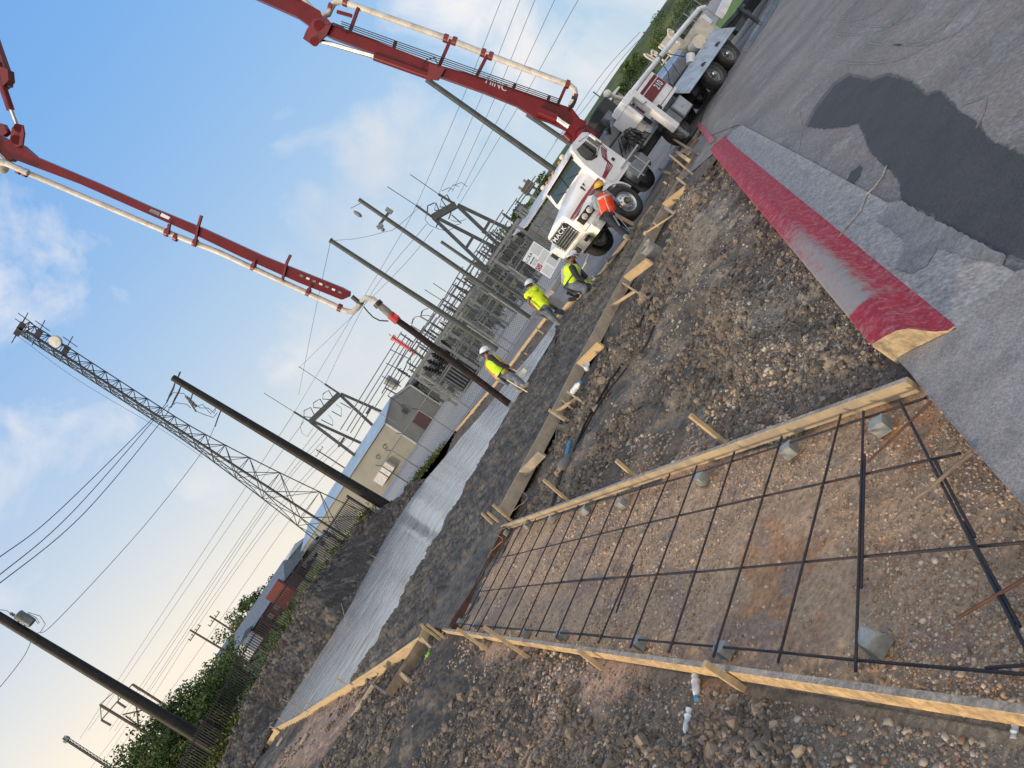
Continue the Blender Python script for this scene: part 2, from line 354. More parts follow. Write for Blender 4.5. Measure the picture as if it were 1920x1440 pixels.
def terrain_z(x, y):
    u, v = panel_uv(x, y); cu, cv = curb_uv(x, y)
    z = np.full(np.shape(x), -.10)
    outer = fbm(x*1.3, y*1.3, 5, 3)*.16 + fbm(x*5, y*5, 4, 9)*.09 + fbm(x*16, y*16, 3, 12)*.03 + np.abs(fbm(x*7, y*7, 3, 14))*.10 + np.abs(fbm(x*19, y*19, 2, 15))*.05
    inner = (u > U0-.01) & (u < U1+.01) & (v < V1)
    z = z+outer*sst(np.maximum(U0-u, u-U1), .0, .6)*np.where(u > U1, 1.0, .8)
    z = np.where(u > U1, z-.09*sst(u-U1, 0, .5)*sst(v, 3.5, 7)+.05*sst(-cu-.5, .9, .0)+.15*np.exp(-((cu+1.45+.5*fbm(x*.6, y*.6, 2, 19))/.5)**2)*sst(cv, 5, 7)+.22*fbm(x*.9, y*.9, 3, 18)*sst(-cu, .7, 1.4), z)
    # muddy trench beside the pour, outside its forms
    dn = dseg(x, y, NEARFORM); dl = dseg(x, y, LEFTFORM)
    z = z-.14*sst(dn, 2.2, .5)-.10*sst(dl, 1.6, .3)
    for r_, w_ in ((.95, .07), (1.18, .05), (1.75, .06)): z = z-.06*np.exp(-((dn-r_-.12*fbm(x*.5, y*.5, 2, 17))/w_)**2)*(u > U1+.1)
    # lumps of spoil in the middle ground
    lump = np.abs(fbm(x*2.1+4, y*2.1, 4, 21))*.5
    z = z+lump*sst(y, 4.5, 9)*.35*np.where(inner, 0, 1)*sst(u, U0+.2, U0-.6)
    z = z+lump*.30*sst(u, U1+.2, U1+1.0)*sst(y, 5, 8)*sst(-cu, .6, 1.2)
    z = np.where(inner, -.115+fbm(x*1.6, y*1.6, 3, 5)*.05+fbm(x*14, y*14, 3, 31)*.02, z)
    z = np.where(inpoly(x, y, POUR), np.where(y > 17.3, -.10, -.32), z)
    z = np.where((cu > -.42) & (cv < 15.0), -.35, z)                     # under kerb, gutter, road
    dv = (x-DRIVE[0][0])*(DRIVE[-1][1]-DRIVE[0][1])-(y-DRIVE[0][1])*(DRIVE[-1][0]-DRIVE[0][0])
    return z
def mixc(a, b, t): return a*(1-t[..., None])+np.array(b)*t[..., None]
def terrain_col(x, y, z):
    u, v = panel_uv(x, y); cu, cv = curb_uv(x, y); c = np.zeros(np.shape(x)+(3,))+np.array((.165, .142, .110))
    inner = ((u > U0-.01) & (u < U1+.01) & (v < V1)).astype(float); nk = fbm(x*2, y*2, 4, 40)+.5
    n1 = fbm(x*.9, y*.9, 4, 41)+.5; n2 = fbm(x*3.1, y*3.1, 4, 43)+.5; n3 = fbm(x*9, y*9, 3, 47)+.5
    c = mixc(c, (.21, .18, .142), sst(n2, .45, .6)); c = mixc(c, (.09, .082, .070), sst(n1, .48, .60)*.8)
    c = mixc(c, (.30, .265, .21), sst(cu, -2.3, -.9)*sst(nk, .38, .58)*.85); c = mixc(c, (.36, .225, .14), sst(fbm(x*.8+9, y*.8, 3, 51)+.5, .56, .66)*sst(8.5-y, 0, 3)*.8)
    ci = np.zeros_like(c)+np.array((.44, .315, .205)); ci = mixc(ci, (.42, .235, .125), sst(n1*.5+n2*.5, .50, .58)*sst(6.-v, 0, 2.5)); ci = mixc(ci, (.33, .245, .185), sst(n2, .52, .64))
    c = c*(1-inner[..., None])+ci*inner[..., None]
    # damp dark clay near the pour and far left
    wet = np.maximum(sst(dseg(x, y, NEARFORM), 2.6, .7), sst(dseg(x, y, LEFTFORM), 2.2, .6))*(1-inner)
    wet = np.maximum(wet, sst(y, 5, 9)*sst(u, .9, .2)*.9)
    c = mixc(c, (.085, .079, .070), wet*sst(n1+n2, .75, 1.05)); 
    # pink spilled bedding gravel beside the panel
    pk = np.maximum(sst(u, U0-.55, U0-.1)*sst(u, U0+.1, U0)*sst(v, 4.8, 5.6)*sst(v, 11, 9), sst(u, U1+.75, U1+.15)*sst(v, 5.2, 6)*sst(v, 8.6, 7.4))*(1-inner)
    c = mixc(c, (.42, .29, .21), pk*sst(n2, .36, .5))
    sand = sst(dseg(x, y, [g2(545, 1405, -.15), g2(600, 1375, -.15), g2(660, 1330, -.15)]), 1.5, .5); c = mixc(c, (.36, .25, .18), sand)
    return c*(.82+.36*n3)[..., None]
M['dirt'] = mat('dirt', (.2, .17, .13), .95, vcol='Col', sc=26, det=10, bump=.9, bsc=70, spec=.2)
def build_terrain():
    az = np.radians(np.linspace(-50, 62, 880)); rr = np.exp(np.linspace(math.log(1.05), math.log(34), 820))
    A, R = np.meshgrid(az, rr, indexing='ij'); X = R*np.sin(A); Y = R*np.cos(A); Z = terrain_z(X, Y)
    o = grid_mesh('dirt_ground', X, Y, Z, M['dirt'], terrain_col(X, Y, Z)); tag(o, kind='structure')
build_terrain()
# big sheet to the horizon
M['field'] = mat('field', (.075, .10, .035), .95, c2=(.13, .13, .06), sc=.08, det=9, bump=.5, bsc=3, dirt=(.16, .145, .09), dsc=.03)
gm = MB()
R0 = [(-2500, 34.5), (2500, 34.5), (2500, 4000), (-2500, 4000)]
gm.quad([(-2500, -600, -.42), (2500, -600, -.42), (2500, 4000, -.42), (-2500, 4000, -.42)]); tag(gm.build('ground', M['field'], origin=(0, 0, 0)), kind='structure')
# ---------------------------------------------------------------- fresh concrete
M['smooth_conc'] = mat('smooth_concrete', (.43, .43, .41), .19, c2=(.26, .265, .26), sc=.9, stretch=(.45, 3.0, 1), bump=.05, bsc=9, spec=.55, rrange=.12, thr=(.35, .65), coord='Object')
M['wet_conc'] = mat('wet_concrete', (.115, .105, .088), .78, c2=(.052, .049, .042), sc=7, det=10, dirt=(.17, .158, .135), dsc=1.3, bump=1.0, bsc=34, spec=.3, rrange=.15)
def ruled(A, B, n, k, zf):
    def res(P, n):
        P = np.array(P); d = np.r_[0, np.cumsum(np.hypot(*np.diff(P, axis=0).T))]; t = np.linspace(0, d[-1], n); return np.stack([np.interp(t, d, P[:, 0]), np.interp(t, d, P[:, 1])], -1)
    a, b = res(A, n), res(B, n); t = np.linspace(0, 1, k)[None, :, None]; Q = a[:, None]*(1-t)+b[:, None]*t; X, Y = Q[..., 0], Q[..., 1]; return X, Y, zf(X, Y, np.broadcast_to(t[..., 0], X.shape))
ED = FAREDGE[:14]
LT = LEFTFORM[::-1][:4]
sx = [FAREDGE[0]]+ED[1:-1]+[FAREDGE[12]]
X, Y, Z = ruled(LT[::1]+SMOOTHN[1:], sx, 420, 70, lambda x, y, t: .014+.006*fbm(x*2, y*2, 3, 71)+.004*np.sin(3*fbm(x*.9+y*.5, y*.3, 3, 75)*14))
_l = None
tag(grid_mesh('finished_slab', X, Y, Z, M['smooth_conc']), kind='structure')
wp = LEFTFORM[:4][::-1]+[LEFTFORM[0], NEARFORM[0]]+NEARFORM[1:]
def wz(x, y, t):
    g = .7*fbm(x*2.4+y, y*1.2, 4, 81)+.9*fbm(t*16, (x+y)*.3, 4, 83); f = fbm(x*11, y*11, 4, 85)
    e = sst(t, 0, .06)*sst(t, 1, .9)
    return -.012+e*(.05+g*.24+f*.10+.07*np.abs(fbm(x*4.5, y*3, 3, 86)))+.028*e*fbm(x*26, y*26, 2, 88)-.02*sst(t, .93, 1)
X, Y, Z = ruled(wp, SMOOTHN+FAREDGE[12:], 1000, 190, wz)
tag(grid_mesh('wet_concrete', X, Y, Z, M['wet_conc']), kind='structure')
# spill of mix between the panel's end and the pour
c0, c1 = Vector(LEFTFORM[0]), Vector(NEARFORM[0]); PE0 = PN*U0+PD*V1; PE1 = PN*U1+PD*V1
X, Y, Z = ruled([tuple(c0), tuple(c1)], [tuple((PE0-PD*.62)[:2]), tuple((PE1-PD*.42)[:2])], 90, 60, lambda x, y, t: -.01-.105*sst(t, .15, 1)+.05*fbm(x*3, y*3, 4, 91)+.03*fbm(x*12, y*12, 3, 92))
tag(grid_mesh('spilled_mix', X, Y, Z, M['wet_conc']), kind='structure')
# ---------------------------------------------------------------- kerb, gutter, drive, road
M['kerb_red'] = mat('kerb_red', (.34, .014, .030), .75, c2=(.27, .012, .026), sc=9, bump=.3, bsc=60, dirt=(.27, .15, .14), dsc=16, speck=40)
M['kerb_end'] = mat('kerb_end', (.50, .40, .24), .9, c2=(.36, .28, .18), sc=10, bump=.6, bsc=50, dirt=(.12, .10, .08), dsc=9)
M['gutter'] = mat('gutter_concrete', (.29, .272, .242), .85, c2=(.25, .25, .235), sc=3, bump=.25, bsc=60, dirt=(.16, .16, .15), dsc=8, stretch=(1, .45, 1), speck=45)
M['drive'] = mat('drive_concrete', (.235, .222, .205), .85, c2=(.17, .165, .155), sc=4, bump=.35, bsc=90, dirt=(.27, .265, .25), dsc=1.1, speck=75)
M['asphalt'] = mat('asphalt', (.188, .177, .162), .85, c2=(.125, .120, .112), sc=1.1, det=10, bump=.5, bsc=140, dirt=(.25, .25, .248), dsc=2.2, stretch=(1, .42, 1), spec=.3, speck=55)
M['wetasphalt'] = mat('wet_asphalt', (.058, .058, .058), .75, spec=.25, c2=(.05, .05, .052), sc=3, bump=.3, bsc=120, dirt=(.065, .062, .058), dsc=2.5, speck=60)
kerb = MB()
def cpt(u, v, z): p = CN*u+CD*v; return (p.x, p.y, z)
prof = [(-.50, -.30), (-.50, .155), (-.485, .172), (-.40, .178), (-.335, .175), (-.285, .150), (-.25, .095), (-.21, .045), (-.165, .016), (-.12, .006), (-.12, -.30)]
v0, v1 = 4.33, 17.9
prev = None; ring = []; NV = 70
for i in range(NV+1):
    t = i/NV; v = v0+(v1-v0)*t
    bend = .45*max(0, t-.86)**1.5*6
    sc = 1-.0*t; h = 1-.75*sst(np.array(t), .93, 1.0)
    o = len(kerb.v); kerb.v += [cpt(u+bend*.25, v+max(0, (-.165-u)*.76)*max(0, 1-t*12), z*float(h) if z > 0 else z) for u, z in prof]; ring.append(o)
n = len(prof)
for a, b in zip(ring[:-1], ring[1:]):
    for j in range(n): kerb.f.append((a+j, a+(j+1) % n, b+(j+1) % n, b+j)); kerb.m.append(0)
kerb.f += [tuple(ring[0]+j for j in range(n)), tuple(ring[-1]+n-1-j for j in range(n))]; kerb.m += [1, 0]
ko = kerb.build('kerb', [None, M['kerb_end']], smooth=True)
def kerb_mat():      # red paint, scuffed back to bare concrete on the worn stretches
    m = M['kerb_red']; nt = m.node_tree; L = nt.links.new; b = nt.nodes['Principled BSDF']
    src = b.inputs['Base Color'].links[0].from_socket
    tc = NT(nt, 'ShaderNodeTexCoord'); mp = NT(nt, 'ShaderNodeMapping'); mp.inputs['Rotation'].default_value = (0, 0, math.radians(24)); mp.inputs['Scale'].default_value = (1.7, 1.3, 1.5); L(tc.outputs['Object'], mp.inputs[0])
    n_ = NT(nt, 'ShaderNodeTexNoise'); n_.inputs['Scale'].default_value = 7; n_.inputs['Detail'].default_value = 10; n_.inputs['Roughness'].default_value = .85; L(mp.outputs[0], n_.inputs['Vector'])
    at = NT(nt, 'ShaderNodeVertexColor', layer_name='Wear')
    ad = NT(nt, 'ShaderNodeMath', operation='MULTIPLY_ADD'); L(n_.outputs[0], ad.inputs[0]); ad.inputs[1].default_value = 1.3; L(at.outputs[0], ad.inputs[2])
    r = NT(nt, 'ShaderNodeMapRange'); r.inputs[1].default_value = .80; r.inputs[2].default_value = 1.12; L(ad.outputs[0], r.inputs[0])
    x = NT(nt, 'ShaderNodeMix', data_type='RGBA'); L(r.outputs[0], x.inputs[0]); L(src, x.inputs[6]); x.inputs[7].default_value = (.27, .255, .23, 1); L(x.outputs[2], b.inputs['Base Color'])
    me = ko.data; at = me.color_attributes.new('Wear', 'FLOAT_COLOR', 'POINT'); co = np.zeros(len(me.vertices)*3); me.vertices.foreach_get('co', co); co = co.reshape(-1, 3)+np.array(ko.location)
    cu, cv = curb_uv(co[:, 0], co[:, 1]); w = .34*sst(cv, 9.0, 7.0)*sst(cv, 5.0, 5.15)*sst(cu, -.24, -.32)+.14*sst(cv, 8, 5.4)*sst(cv, 5.0, 5.15)
    w = np.where(cv < 5.05+.2*(-.2-cu), -.5, w+.02*sst(cv, 8, 12)); w = np.stack([w+0]*3+[np.ones_like(w)], -1); at.data.foreach_set('color', w.astype(np.float32).ravel()); me.materials[0] = m
kerb_mat(); tag(ko, 'concrete kerb painted red, scuffed bare near its broken tan end', 'kerb')
def sheet(name, P, z, m, kind='structure', thick=None):
    b = MB(); b.add([(p[0], p[1], z) for p in P], [tuple(range(len(P)))]); o = b.build(name, m, origin=(0, 0, 0)); tag(o, kind=kind); return o
def tri_sheet(name, P, z, m, kind='structure'):
    bm = bmesh.new(); vs = [bm.verts.new((p[0], p[1], z)) for p in P]; f = bm.faces.new(vs); bmesh.ops.triangulate(bm, faces=[f], ngon_method='EAR_CLIP')
    bm.normal_update()
    for q in bm.faces:
        if q.normal.z < 0: q.normal_flip()
    me = bpy.data.meshes.new(name); bm.to_mesh(me); bm.free(); me.materials.append(m); o = bpy.data.objects.new(name, me); COL.objects.link(o); tag(o, kind=kind); return o
cp = lambda u, v: tuple((CN*u+CD*v)[:2])
sheet('gutter', [cp(-.13, 4.28), cp(.27, 4.28), cp(.28, 10), cp(.27, 16.6), cp(.1, 17.2), cp(-.12, 17.3)], .004, M['gutter'])
DR = [Vector(p) for p in DRIVE]
de = (DR[-1]-DR[0]).normalized(); far_ = DR[0]+de*6
b = MB(); tri_sheet('concrete_drive', [g2(1680, 672), g2(1784, 622), cp(-.12, 4.29), cp(.27, 4.29), cp(.9, 3.6), (6., 1.4), (9, -3), tuple(far_)]+[tuple(p) for p in DR[::-1]][:-1], .003, M['drive'])
for p, q in zip(DR[:-1]+[DR[-1]], DR[1:]+[far_]): b.beam((p.x, p.y, -.12), (q.x, q.y, -.12), .03, .236)
tag(b.build('drive_edge', M['drive'], origin=(0, 0, 0)), kind='structure')
# road: right of the gutter, behind the truck, and the lane behind the slab
RD = [cp(.24, -4), cp(.24, 17.0), cp(-.35, 17.4)]+[g2(1285, 285), g2(1262, 340), g2(1215, 425), g2(1165, 488), g2(1105, 553), g2(1048, 612), g2(1006, 665), g2(978, 696), g2(948, 732), g2(915, 770)]
LANE = [g2(893, 765), g2(935, 712), g2(966, 670), g2(1002, 618), g2(1024, 585), g2(1060, 532), g2(1100, 470), (20, 45), (60, 62), (140, 80), (140, -20), (20, -20)]
tri_sheet('road', [cp(.24, -8), cp(.24, 17.2), (8.2, 19.2), (9.5, 22), (30, 48), (60, 74), (140, 80), (140, -20), (20, -20)], -.004, M['asphalt'])
la = [g2(*p) for p in ((893, 768), (920, 736), (945, 705), (966, 678), (990, 645), (1012, 616), (1036, 585), (1062, 577), (1085, 554), (1130, 514), (1175, 454), (1225, 390), (1262, 335), (1290, 285))]
lb = [(-2.6, 40.5), (0, 40.0), (1.8, 39.8), (4.5, 39.9), (8, 40.5), (12.5, 42.3), (22, 46.4), (34, 54.6), (44, 62)]
X, Y, Z = ruled(la, lb, 120, 12, lambda x, y, t: -.012+0*x)
tag(grid_mesh('lane', X, Y, Z, M['asphalt']), kind='structure')
X, Y, Z = ruled(FAREDGE[12:], la[5:], 80, 8, lambda x, y, t: -.07+.04*fbm(x*3, y*3, 3, 122))
M['verge'] = mat('verge', (.12, .10, .075), .95, c2=(.08, .07, .055), sc=6, bump=1.0, bsc=20)
tag(grid_mesh('lane_verge', X, Y, Z, M['verge']), kind='structure')
def stain(name, px, z, m, jag=.05, label=None):
    P = [Vector(G(*p)) for p in px]; Q = []
    for a, c in zip(P, P[1:]+P[:1]):
        k = max(2, int((c-a).length/.045)); dd = Vector((-(c-a).y, (c-a).x, 0)).normalized() if (c-a).length else Vector()
        for i in range(k): Q.append(a+(c-a)*i/k+dd*random.uniform(-jag, jag)*.6)
    return tri_sheet(name, [(q.x, q.y) for q in Q], z, m)
WP = [(1513, 238), (1530, 205), (1565, 160), (1592, 142), (1635, 152), (1665, 142), (1705, 152), (1735, 178), (1762, 172), (1795, 208), (1835, 232), (1850, 262), (1922, 292), (1922, 488), (1870, 470), (1845, 455), (1800, 438), (1750, 402), (1715, 388), (1690, 375), (1688, 345), (1672, 322), (1650, 302), (1632, 285), (1620, 252), (1610, 232), (1585, 238), (1550, 242)]
M['dampasphalt'] = mat('damp_asphalt', (.10, .099, .097), .85, c2=(.075, .075, .075), sc=3, bump=.3, bsc=120, speck=55)
stain('damp_edge', [(1720+(x-1720)*1.025, 300+(y-300)*1.035) for x, y in WP], -.0015, M['dampasphalt'], .02)
stain('wet_patch', WP, 0.0, M['wetasphalt'], .018)
stain('damp_patch', [(1586, 345), (1595, 322), (1612, 310), (1616, 315), (1612, 332), (1598, 348)], 0.0, M['wetasphalt'], .02)
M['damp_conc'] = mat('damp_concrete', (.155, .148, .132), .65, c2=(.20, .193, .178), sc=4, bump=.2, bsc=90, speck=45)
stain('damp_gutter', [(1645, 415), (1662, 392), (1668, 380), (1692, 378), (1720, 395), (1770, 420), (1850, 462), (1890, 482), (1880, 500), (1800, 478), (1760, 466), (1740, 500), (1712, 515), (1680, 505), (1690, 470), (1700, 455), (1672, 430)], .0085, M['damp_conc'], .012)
M['puddle'] = mat('milky_water', (.30, .36, .42), .12, c2=(.16, .20, .25), sc=2.5, stretch=(1, 3, 1))
stain('gutter_water', [(1392, 92), (1412, 60), (1432, 30), (1445, 8), (1455, -12), (1465, -8), (1452, 22), (1432, 52), (1410, 82), (1396, 100)], .003, M['puddle'], .02)
M['red_line'] = mat('red_line', (.42, .06, .09), .7, c2=(.30, .10, .12), sc=4, dirt=(.17, .15, .15), dsc=3)
tri_sheet('red_kerb_line', [g2(1331, 270), g2(1342, 263), g2(1312, 228), g2(1304, 232)], .002, M['red_line'])
b = MB(); b.tube([G(1572, 445, .014), G(1592, 420, .014), G(1612, 398, .014), G(1625, 365, .014), G(1640, 350, .02), G(1655, 330, .014), G(1662, 311, .014)], .008, 6); tag(b.build('string', M['gutter'], smooth=True), 'white strap lying across the gutter joint beside the red kerb', 'strap')
M['chalk'] = mat('chalk', (.205, .202, .196), .85, speck=40)
arcs = [[(1580+dx+r*math.cos(t)*1.5, -20+dy+r*math.sin(t)) for t in np.linspace(.3, 1.9, 12)] for dx, dy, r in ((0, 0, 60), (20, 10, 75), (60, 0, 70), (90, 20, 85), (120, 10, 95), (40, 30, 110))]
for i, pl in enumerate(arcs+list((((1444, 262), (1475, 250), (1500, 240)), ((1497, 290), (1503, 240), (1498, 205)), ((1830, 240), (1845, 210), (1850, 185), (1845, 182), (1805, 196))))):
    b = MB()
    for a, c in zip(pl[:-1], pl[1:]):
        a, c = G(*a, .0005), G(*c, .0005); d = (c-a).normalized(); s_ = Vector((-d.y, d.x, 0))*.008; b.quad([a-s_, c-s_, c+s_, a+s_])
    tag(b.build('chalk_mark', M['chalk'], origin=(0, 0, 0)), kind='structure')
def hull(P):
    P = sorted(set(P)); H = []
    for Q in (P, P[::-1]):
        h = []
        for p in Q:
            while len(h) > 1 and (h[-1][0]-h[-2][0])*(p[1]-h[-2][1])-(h[-1][1]-h[-2][1])*(p[0]-h[-2][0]) <= 0: h.pop()
            h.append(p)
        H += h[:-1]
    return H
tri_sheet('road_end', hull([cp(.24, 16.4), cp(.24, 18.5), (9.5, 24), (8.0, 26), (6.2, 24), g2(1262, 335), g2(1290, 285), cp(-.3, 17.9)]), -.018, M['asphalt'])
M['spoil0'] = mat('spoil_fill', (.12, .10, .075), .95, c2=(.08, .07, .055), sc=6, bump=1.0, bsc=20, speck=30)
X, Y, Z = ruled([g2(1255, 345), g2(1290, 280), g2(1340, 258)], [g2(1285, 365), g2(1320, 320), g2(1352, 282)], 60, 24, lambda x, y, t: -.045+.09*fbm(x*4, y*4, 4, 125))
tag(grid_mesh('kerb_end_fill', X, Y, Z, M['spoil0']), kind='structure')
M['turf'] = mat('turf', (.10, .19, .02), .95, c2=(.07, .13, .02), sc=6, speck=20)
tri_sheet('grass_strip', [g2(1350, 72), g2(1368, 50), g2(1410, -8), g2(1450, -60), g2(1425, -70), g2(1372, -5), g2(1340, 50)], .03, M['turf'])
b = MB()
for i in range(9): b.m += []; p, q = at_((1352, 72), (1425, -30), i/9), at_((1352, 72), (1425, -30), (i+.96)/9); b.beam(G(*p, .07), G(*q, .07), .2, .16, mi=i % 4 == 3)
tag(b.build('far_kerb', [M['kerb_red'], M['white']]), 'red kerb with white gaps beyond the rear outrigger at the top edge', 'kerb')
# ---------------------------------------------------------------- dirt berm
M['clay'] = mat('clay', (.055, .050, .046), .95, vcol='Col', sc=9, det=10, bump=1.0, bsc=14, spec=.15)
def berm():
    k = 60; nt_ = 520; F_ = np.array([list(f) for f, c in RIDGE]); C_ = np.array([list(c) for f, c in RIDGE]); B_ = C_+np.array([[-1.2, 5, -1.2]]); B_[:, 2] = -.3
    F_[:, 2] = -.05; t = np.linspace(0, len(F_)-1, nt_); I = lambda A: np.stack([np.interp(t, np.arange(len(A)), A[:, j]) for j in range(3)], -1)
    f, c, b_ = I(F_), I(C_), I(B_); s = np.linspace(0, 1, k)[None, :, None]
    P1 = f[:, None]*(1-s)+c[:, None]*s; bulge = (np.sin(np.pi*s[..., 0])*.12*(c[:, 2]-f[:, 2])[:, None]); P1[..., 2] += bulge
    P2 = c[:, None]*(1-s)+b_[:, None]*s; P = np.concatenate([P1, P2[:, 1:]], 1); x, y = P[..., 0], P[..., 1]; cc = P[..., 0]*.8+P[..., 2]*.9
    e = sst(np.broadcast_to(np.linspace(0, 1, P.shape[1])[None], x.shape), 0, .08)
    P[..., 2] += e*(fbm(x*.9, y*.9+P[..., 2], 4, 101)*.30+np.abs(fbm(x*2.6, y*2.6, 3, 103))*.40-.16+fbm(x*8, y*8, 3, 105)*.20)
    n = fbm(x*1.2, y*1.2, 4, 107)+.5; col = np.zeros(x.shape+(3,))+np.array((.070, .064, .058)); col = mixc(col, (.115, .104, .092), sst(n, .45, .62)); col = mixc(col, (.055, .05, .046), sst(fbm(x*3, y*3, 3, 109)+.5, .52, .6))
    tag(grid_mesh('dirt_mound', P[..., 0], P[..., 1], P[..., 2], M['clay'], col), kind='structure')
    return f, c
BF, BC = berm()
# ================================================================ the panel: forms, bars, blocks
def stake_mb(mb_, pb, pt, zb, w=.038, t=.038, mi=0, pointy=True):
    a = G(*pb, zb); b = W(*pt, a.y); d = (b-a).normalized(); a = a-d*.12
    mb_.beam(a, b, w, t, up=PN, mi=mi); return a, b
def board_thing(name, label, cat, segs, group=None, m=None, stakes=(), zb=-.14, w=.04, h=.10, ztop=.035, smat=None, gap=.0):
    a0 = Vector(segs[0][0]); T = thing(name, label, cat, (a0.x, a0.y, ztop-h), group)
    for a, b in segs:
        a = Vector((a[0], a[1], ztop-h/2)); b = Vector((b[0], b[1], ztop-h/2)); bm_ = MB(); bm_.beam(a, b, w, h, mi=0, bev=.003)
        ob = bm_.build('board', [m or M['board_side'], M['board_top']], T)
        for p in ob.data.polygons: p.material_index = 1 if p.normal.z > .8 else 0
    for pb, pt in stakes:
        s_ = MB(); stake_mb(s_, pb, pt, zb); s_.build('stake', smat or M['lumber'], T)
    return T
pv = lambda u, v: PN*u+PD*v
nb = [pv(.808+.0092*(12.2-v), v) for v in (.7, 3.02, 5.05, 7.6, 10.1, V1+.05)]
board_thing('form_board', 'long pine form board along the near side of the rebar panel, sunlit outer face', 'form board',
    [(nb[0], nb[2]-PD*.004), (nb[2]+PD*.004, nb[5])], stakes=[((1400, 1296), (1321, 1244)), ((1134, 1257), (1084, 1219)), ((995, 1236), (907, 1175)), ((918, 1222), (857, 1179)), ((838, 1200), (800, 1170)), ((828, 1202), (791, 1173))], zb=-.12)
fb = [pv(U1+.02, v) for v in (3.28, 6.9, 11.0, V1+.1)]
T = board_thing('form_board', 'weathered form board on the far side of the rebar panel, its end at the drive', 'form board',
    [(fb[0], fb[1]-PD*.003), (fb[1]+PD*.003, fb[3])], m=mat('board_weathered', (.40, .32, .20), .8, c2=(.30, .25, .17), sc=5, bump=.3, bsc=60, dirt=(.24, .21, .17), dsc=2.5), stakes=[((1366, 836), (1294, 778)), ((1195, 898), (1155, 863)), ((1068, 942), (1019, 899)), ((960, 978), (924, 946)), ((932, 990), (903, 962)), ((944, 986), (914, 960))], zb=-.12, h=.11)
bars = thing('rebar_mat', 'black steel rebar mat tied across the reddish gravel bed between two pine boards', 'rebar', tuple(pv(1.8, 3)+Vector((0, 0, -.02))))
def ribbed(mb_, a, b, r=.0085, seg=.05):
    a, b = Vector(a), Vector(b); L_ = (b-a).length; far = a.y > 7
    if far: mb_.tube([a, b], r, 6); return
    n = max(4, int(L_/.016)); mb_.tube([a+(b-a)*i/n for i in range(n+1)], [r*(1.0 if i % 2 else .86) for i in range(n+1)], 7)
NB = [(846.8, 1172), (853.3, 1170), (867.8, 1172), (883.3, 1174), (898.9, 1176.7), (926, 1179), (948.9, 1182), (977.3, 1184.4), (1008.9, 1184.4), (1046.7, 1185.6), (1088.9, 1190), (1127, 1194), (1186.5, 1201), (1259.4, 1208.3), (1342.7, 1214.6), (1463.5, 1223), (1605, 1236.7), (1935, 1240)]
FB = [(936, 998), (942, 995.5), (959.6, 990), (981, 982), (1004.4, 973), (1027.8, 967), (1055, 960), (1084.4, 947), (1121, 937.5), (1158, 926), (1204, 909), (1256, 888.5), (1307, 873), (1377, 847), (1466, 818), (1576.6, 776.6), (1619, 771), (1686, 750)]
for i, (p, q) in enumerate(zip(NB[1:], FB[1:])):
    a, b = G(*p, .002), G(*q, .002); a = a-(b-a).normalized()*.06; m_ = MB(); ribbed(m_, a, b, .0085); m_.build('transverse_bar', M['rebar'], bars, smooth=True)
for (p, q) in (((1610, 1105), (1617, 855)), ((1822, 1012), (1748, 868)), ((1153, 1150), (1185, 1060)), ((1905, 1180), (1800, 985))):
    m_ = MB(); o_ = (G(*q, 0)-G(*p, 0)).normalized(); o_ = Vector((-o_.y, o_.x, 0))*.017; ribbed(m_, G(*p, -.002)-o_, G(*q, -.002)-o_, .0085); m_.build('lap_bar', M['rebar'], bars, smooth=True)
for pl in (((846, 1168), (1046, 1186), (1463, 1223), (1605, 1238), (1930, 1265)), ((890, 1110), (1090, 1087), (1302, 1073), (1613, 1044), (1930, 1016)),
           ((925, 1049), (1129, 1000), (1433, 930), (1552, 904), (1800, 850)), ((936, 1000), (1120, 940), (1300, 889), (1500, 824), (1736, 746))):
    a, b = G(*pl[0], -.014), G(*pl[-1], -.014); pts = [G(*p, -.014) for p in pl]
    m_ = MB()
    for x_, y_ in zip(pts[:-1], pts[1:]): ribbed(m_, x_, y_, .0085)
    m_.build('longitudinal_bar', M['rebar'], bars, smooth=True)
for pa, pb_ in (((880, 1176), (1120, 1195)), ((1000, 1100), (1300, 1076)), ((1847, 1262), (1935, 1256))):
    a, b = G(*pa, -.014), G(*pb_, -.014); d = (b-a).normalized(); o_ = Vector((-d.y, d.x, 0))*.02; m_ = MB(); ribbed(m_, a+o_, b+o_, .008); m_.build('lap_bar', M['rebar'], bars, smooth=True)
for i in range(7, len(NB)-1):
    for j in (0, 1):
        p = G(*NB[i], .002) if j else (G(*NB[i], .002)*.36+G(*FB[i], .002)*.64); ties = MB(); ties.tube([p+Vector((.016*math.cos(k*.9), .016*math.sin(k*.9), .012*math.sin(k*1.7))) for k in range(12)], .0018, 4); ties.build('tie_wire', M['wire'], bars)
for pl, r, m_, lb, z_ in ((((1747, 752), (1690, 815), (1627, 866)), .008, 'rust', 'short brown bar lying slantwise at the far corner of the rebar mat', .014), (((1925, 1083), (1860, 1122), (1795, 1159)), .0085, 'rust', 'short dark bar laid slantwise at the right picture edge', .014)):
    b = MB(); ribbed(b, G(*pl[0], z_), G(*pl[-1], z_-.02), r); tag(b.build('loose_rebar', M[m_], smooth=True), lb, 'rebar', 'loose bars on the rebar mat')
b = MB(); b.tube([G(1824, 849, .018), G(1790, 874, .02), G(1762, 900, .022), G(1742, 918, .01), G(1722, 930, 0), G(1675, 974, -.05)], [.010, .010, .010, .008, .008, .003], 7)
tag(b.build('stick', M['lumber_old'], smooth=True), 'thin bent grey stick lying over the doubled bar near the drive edge', 'stick')
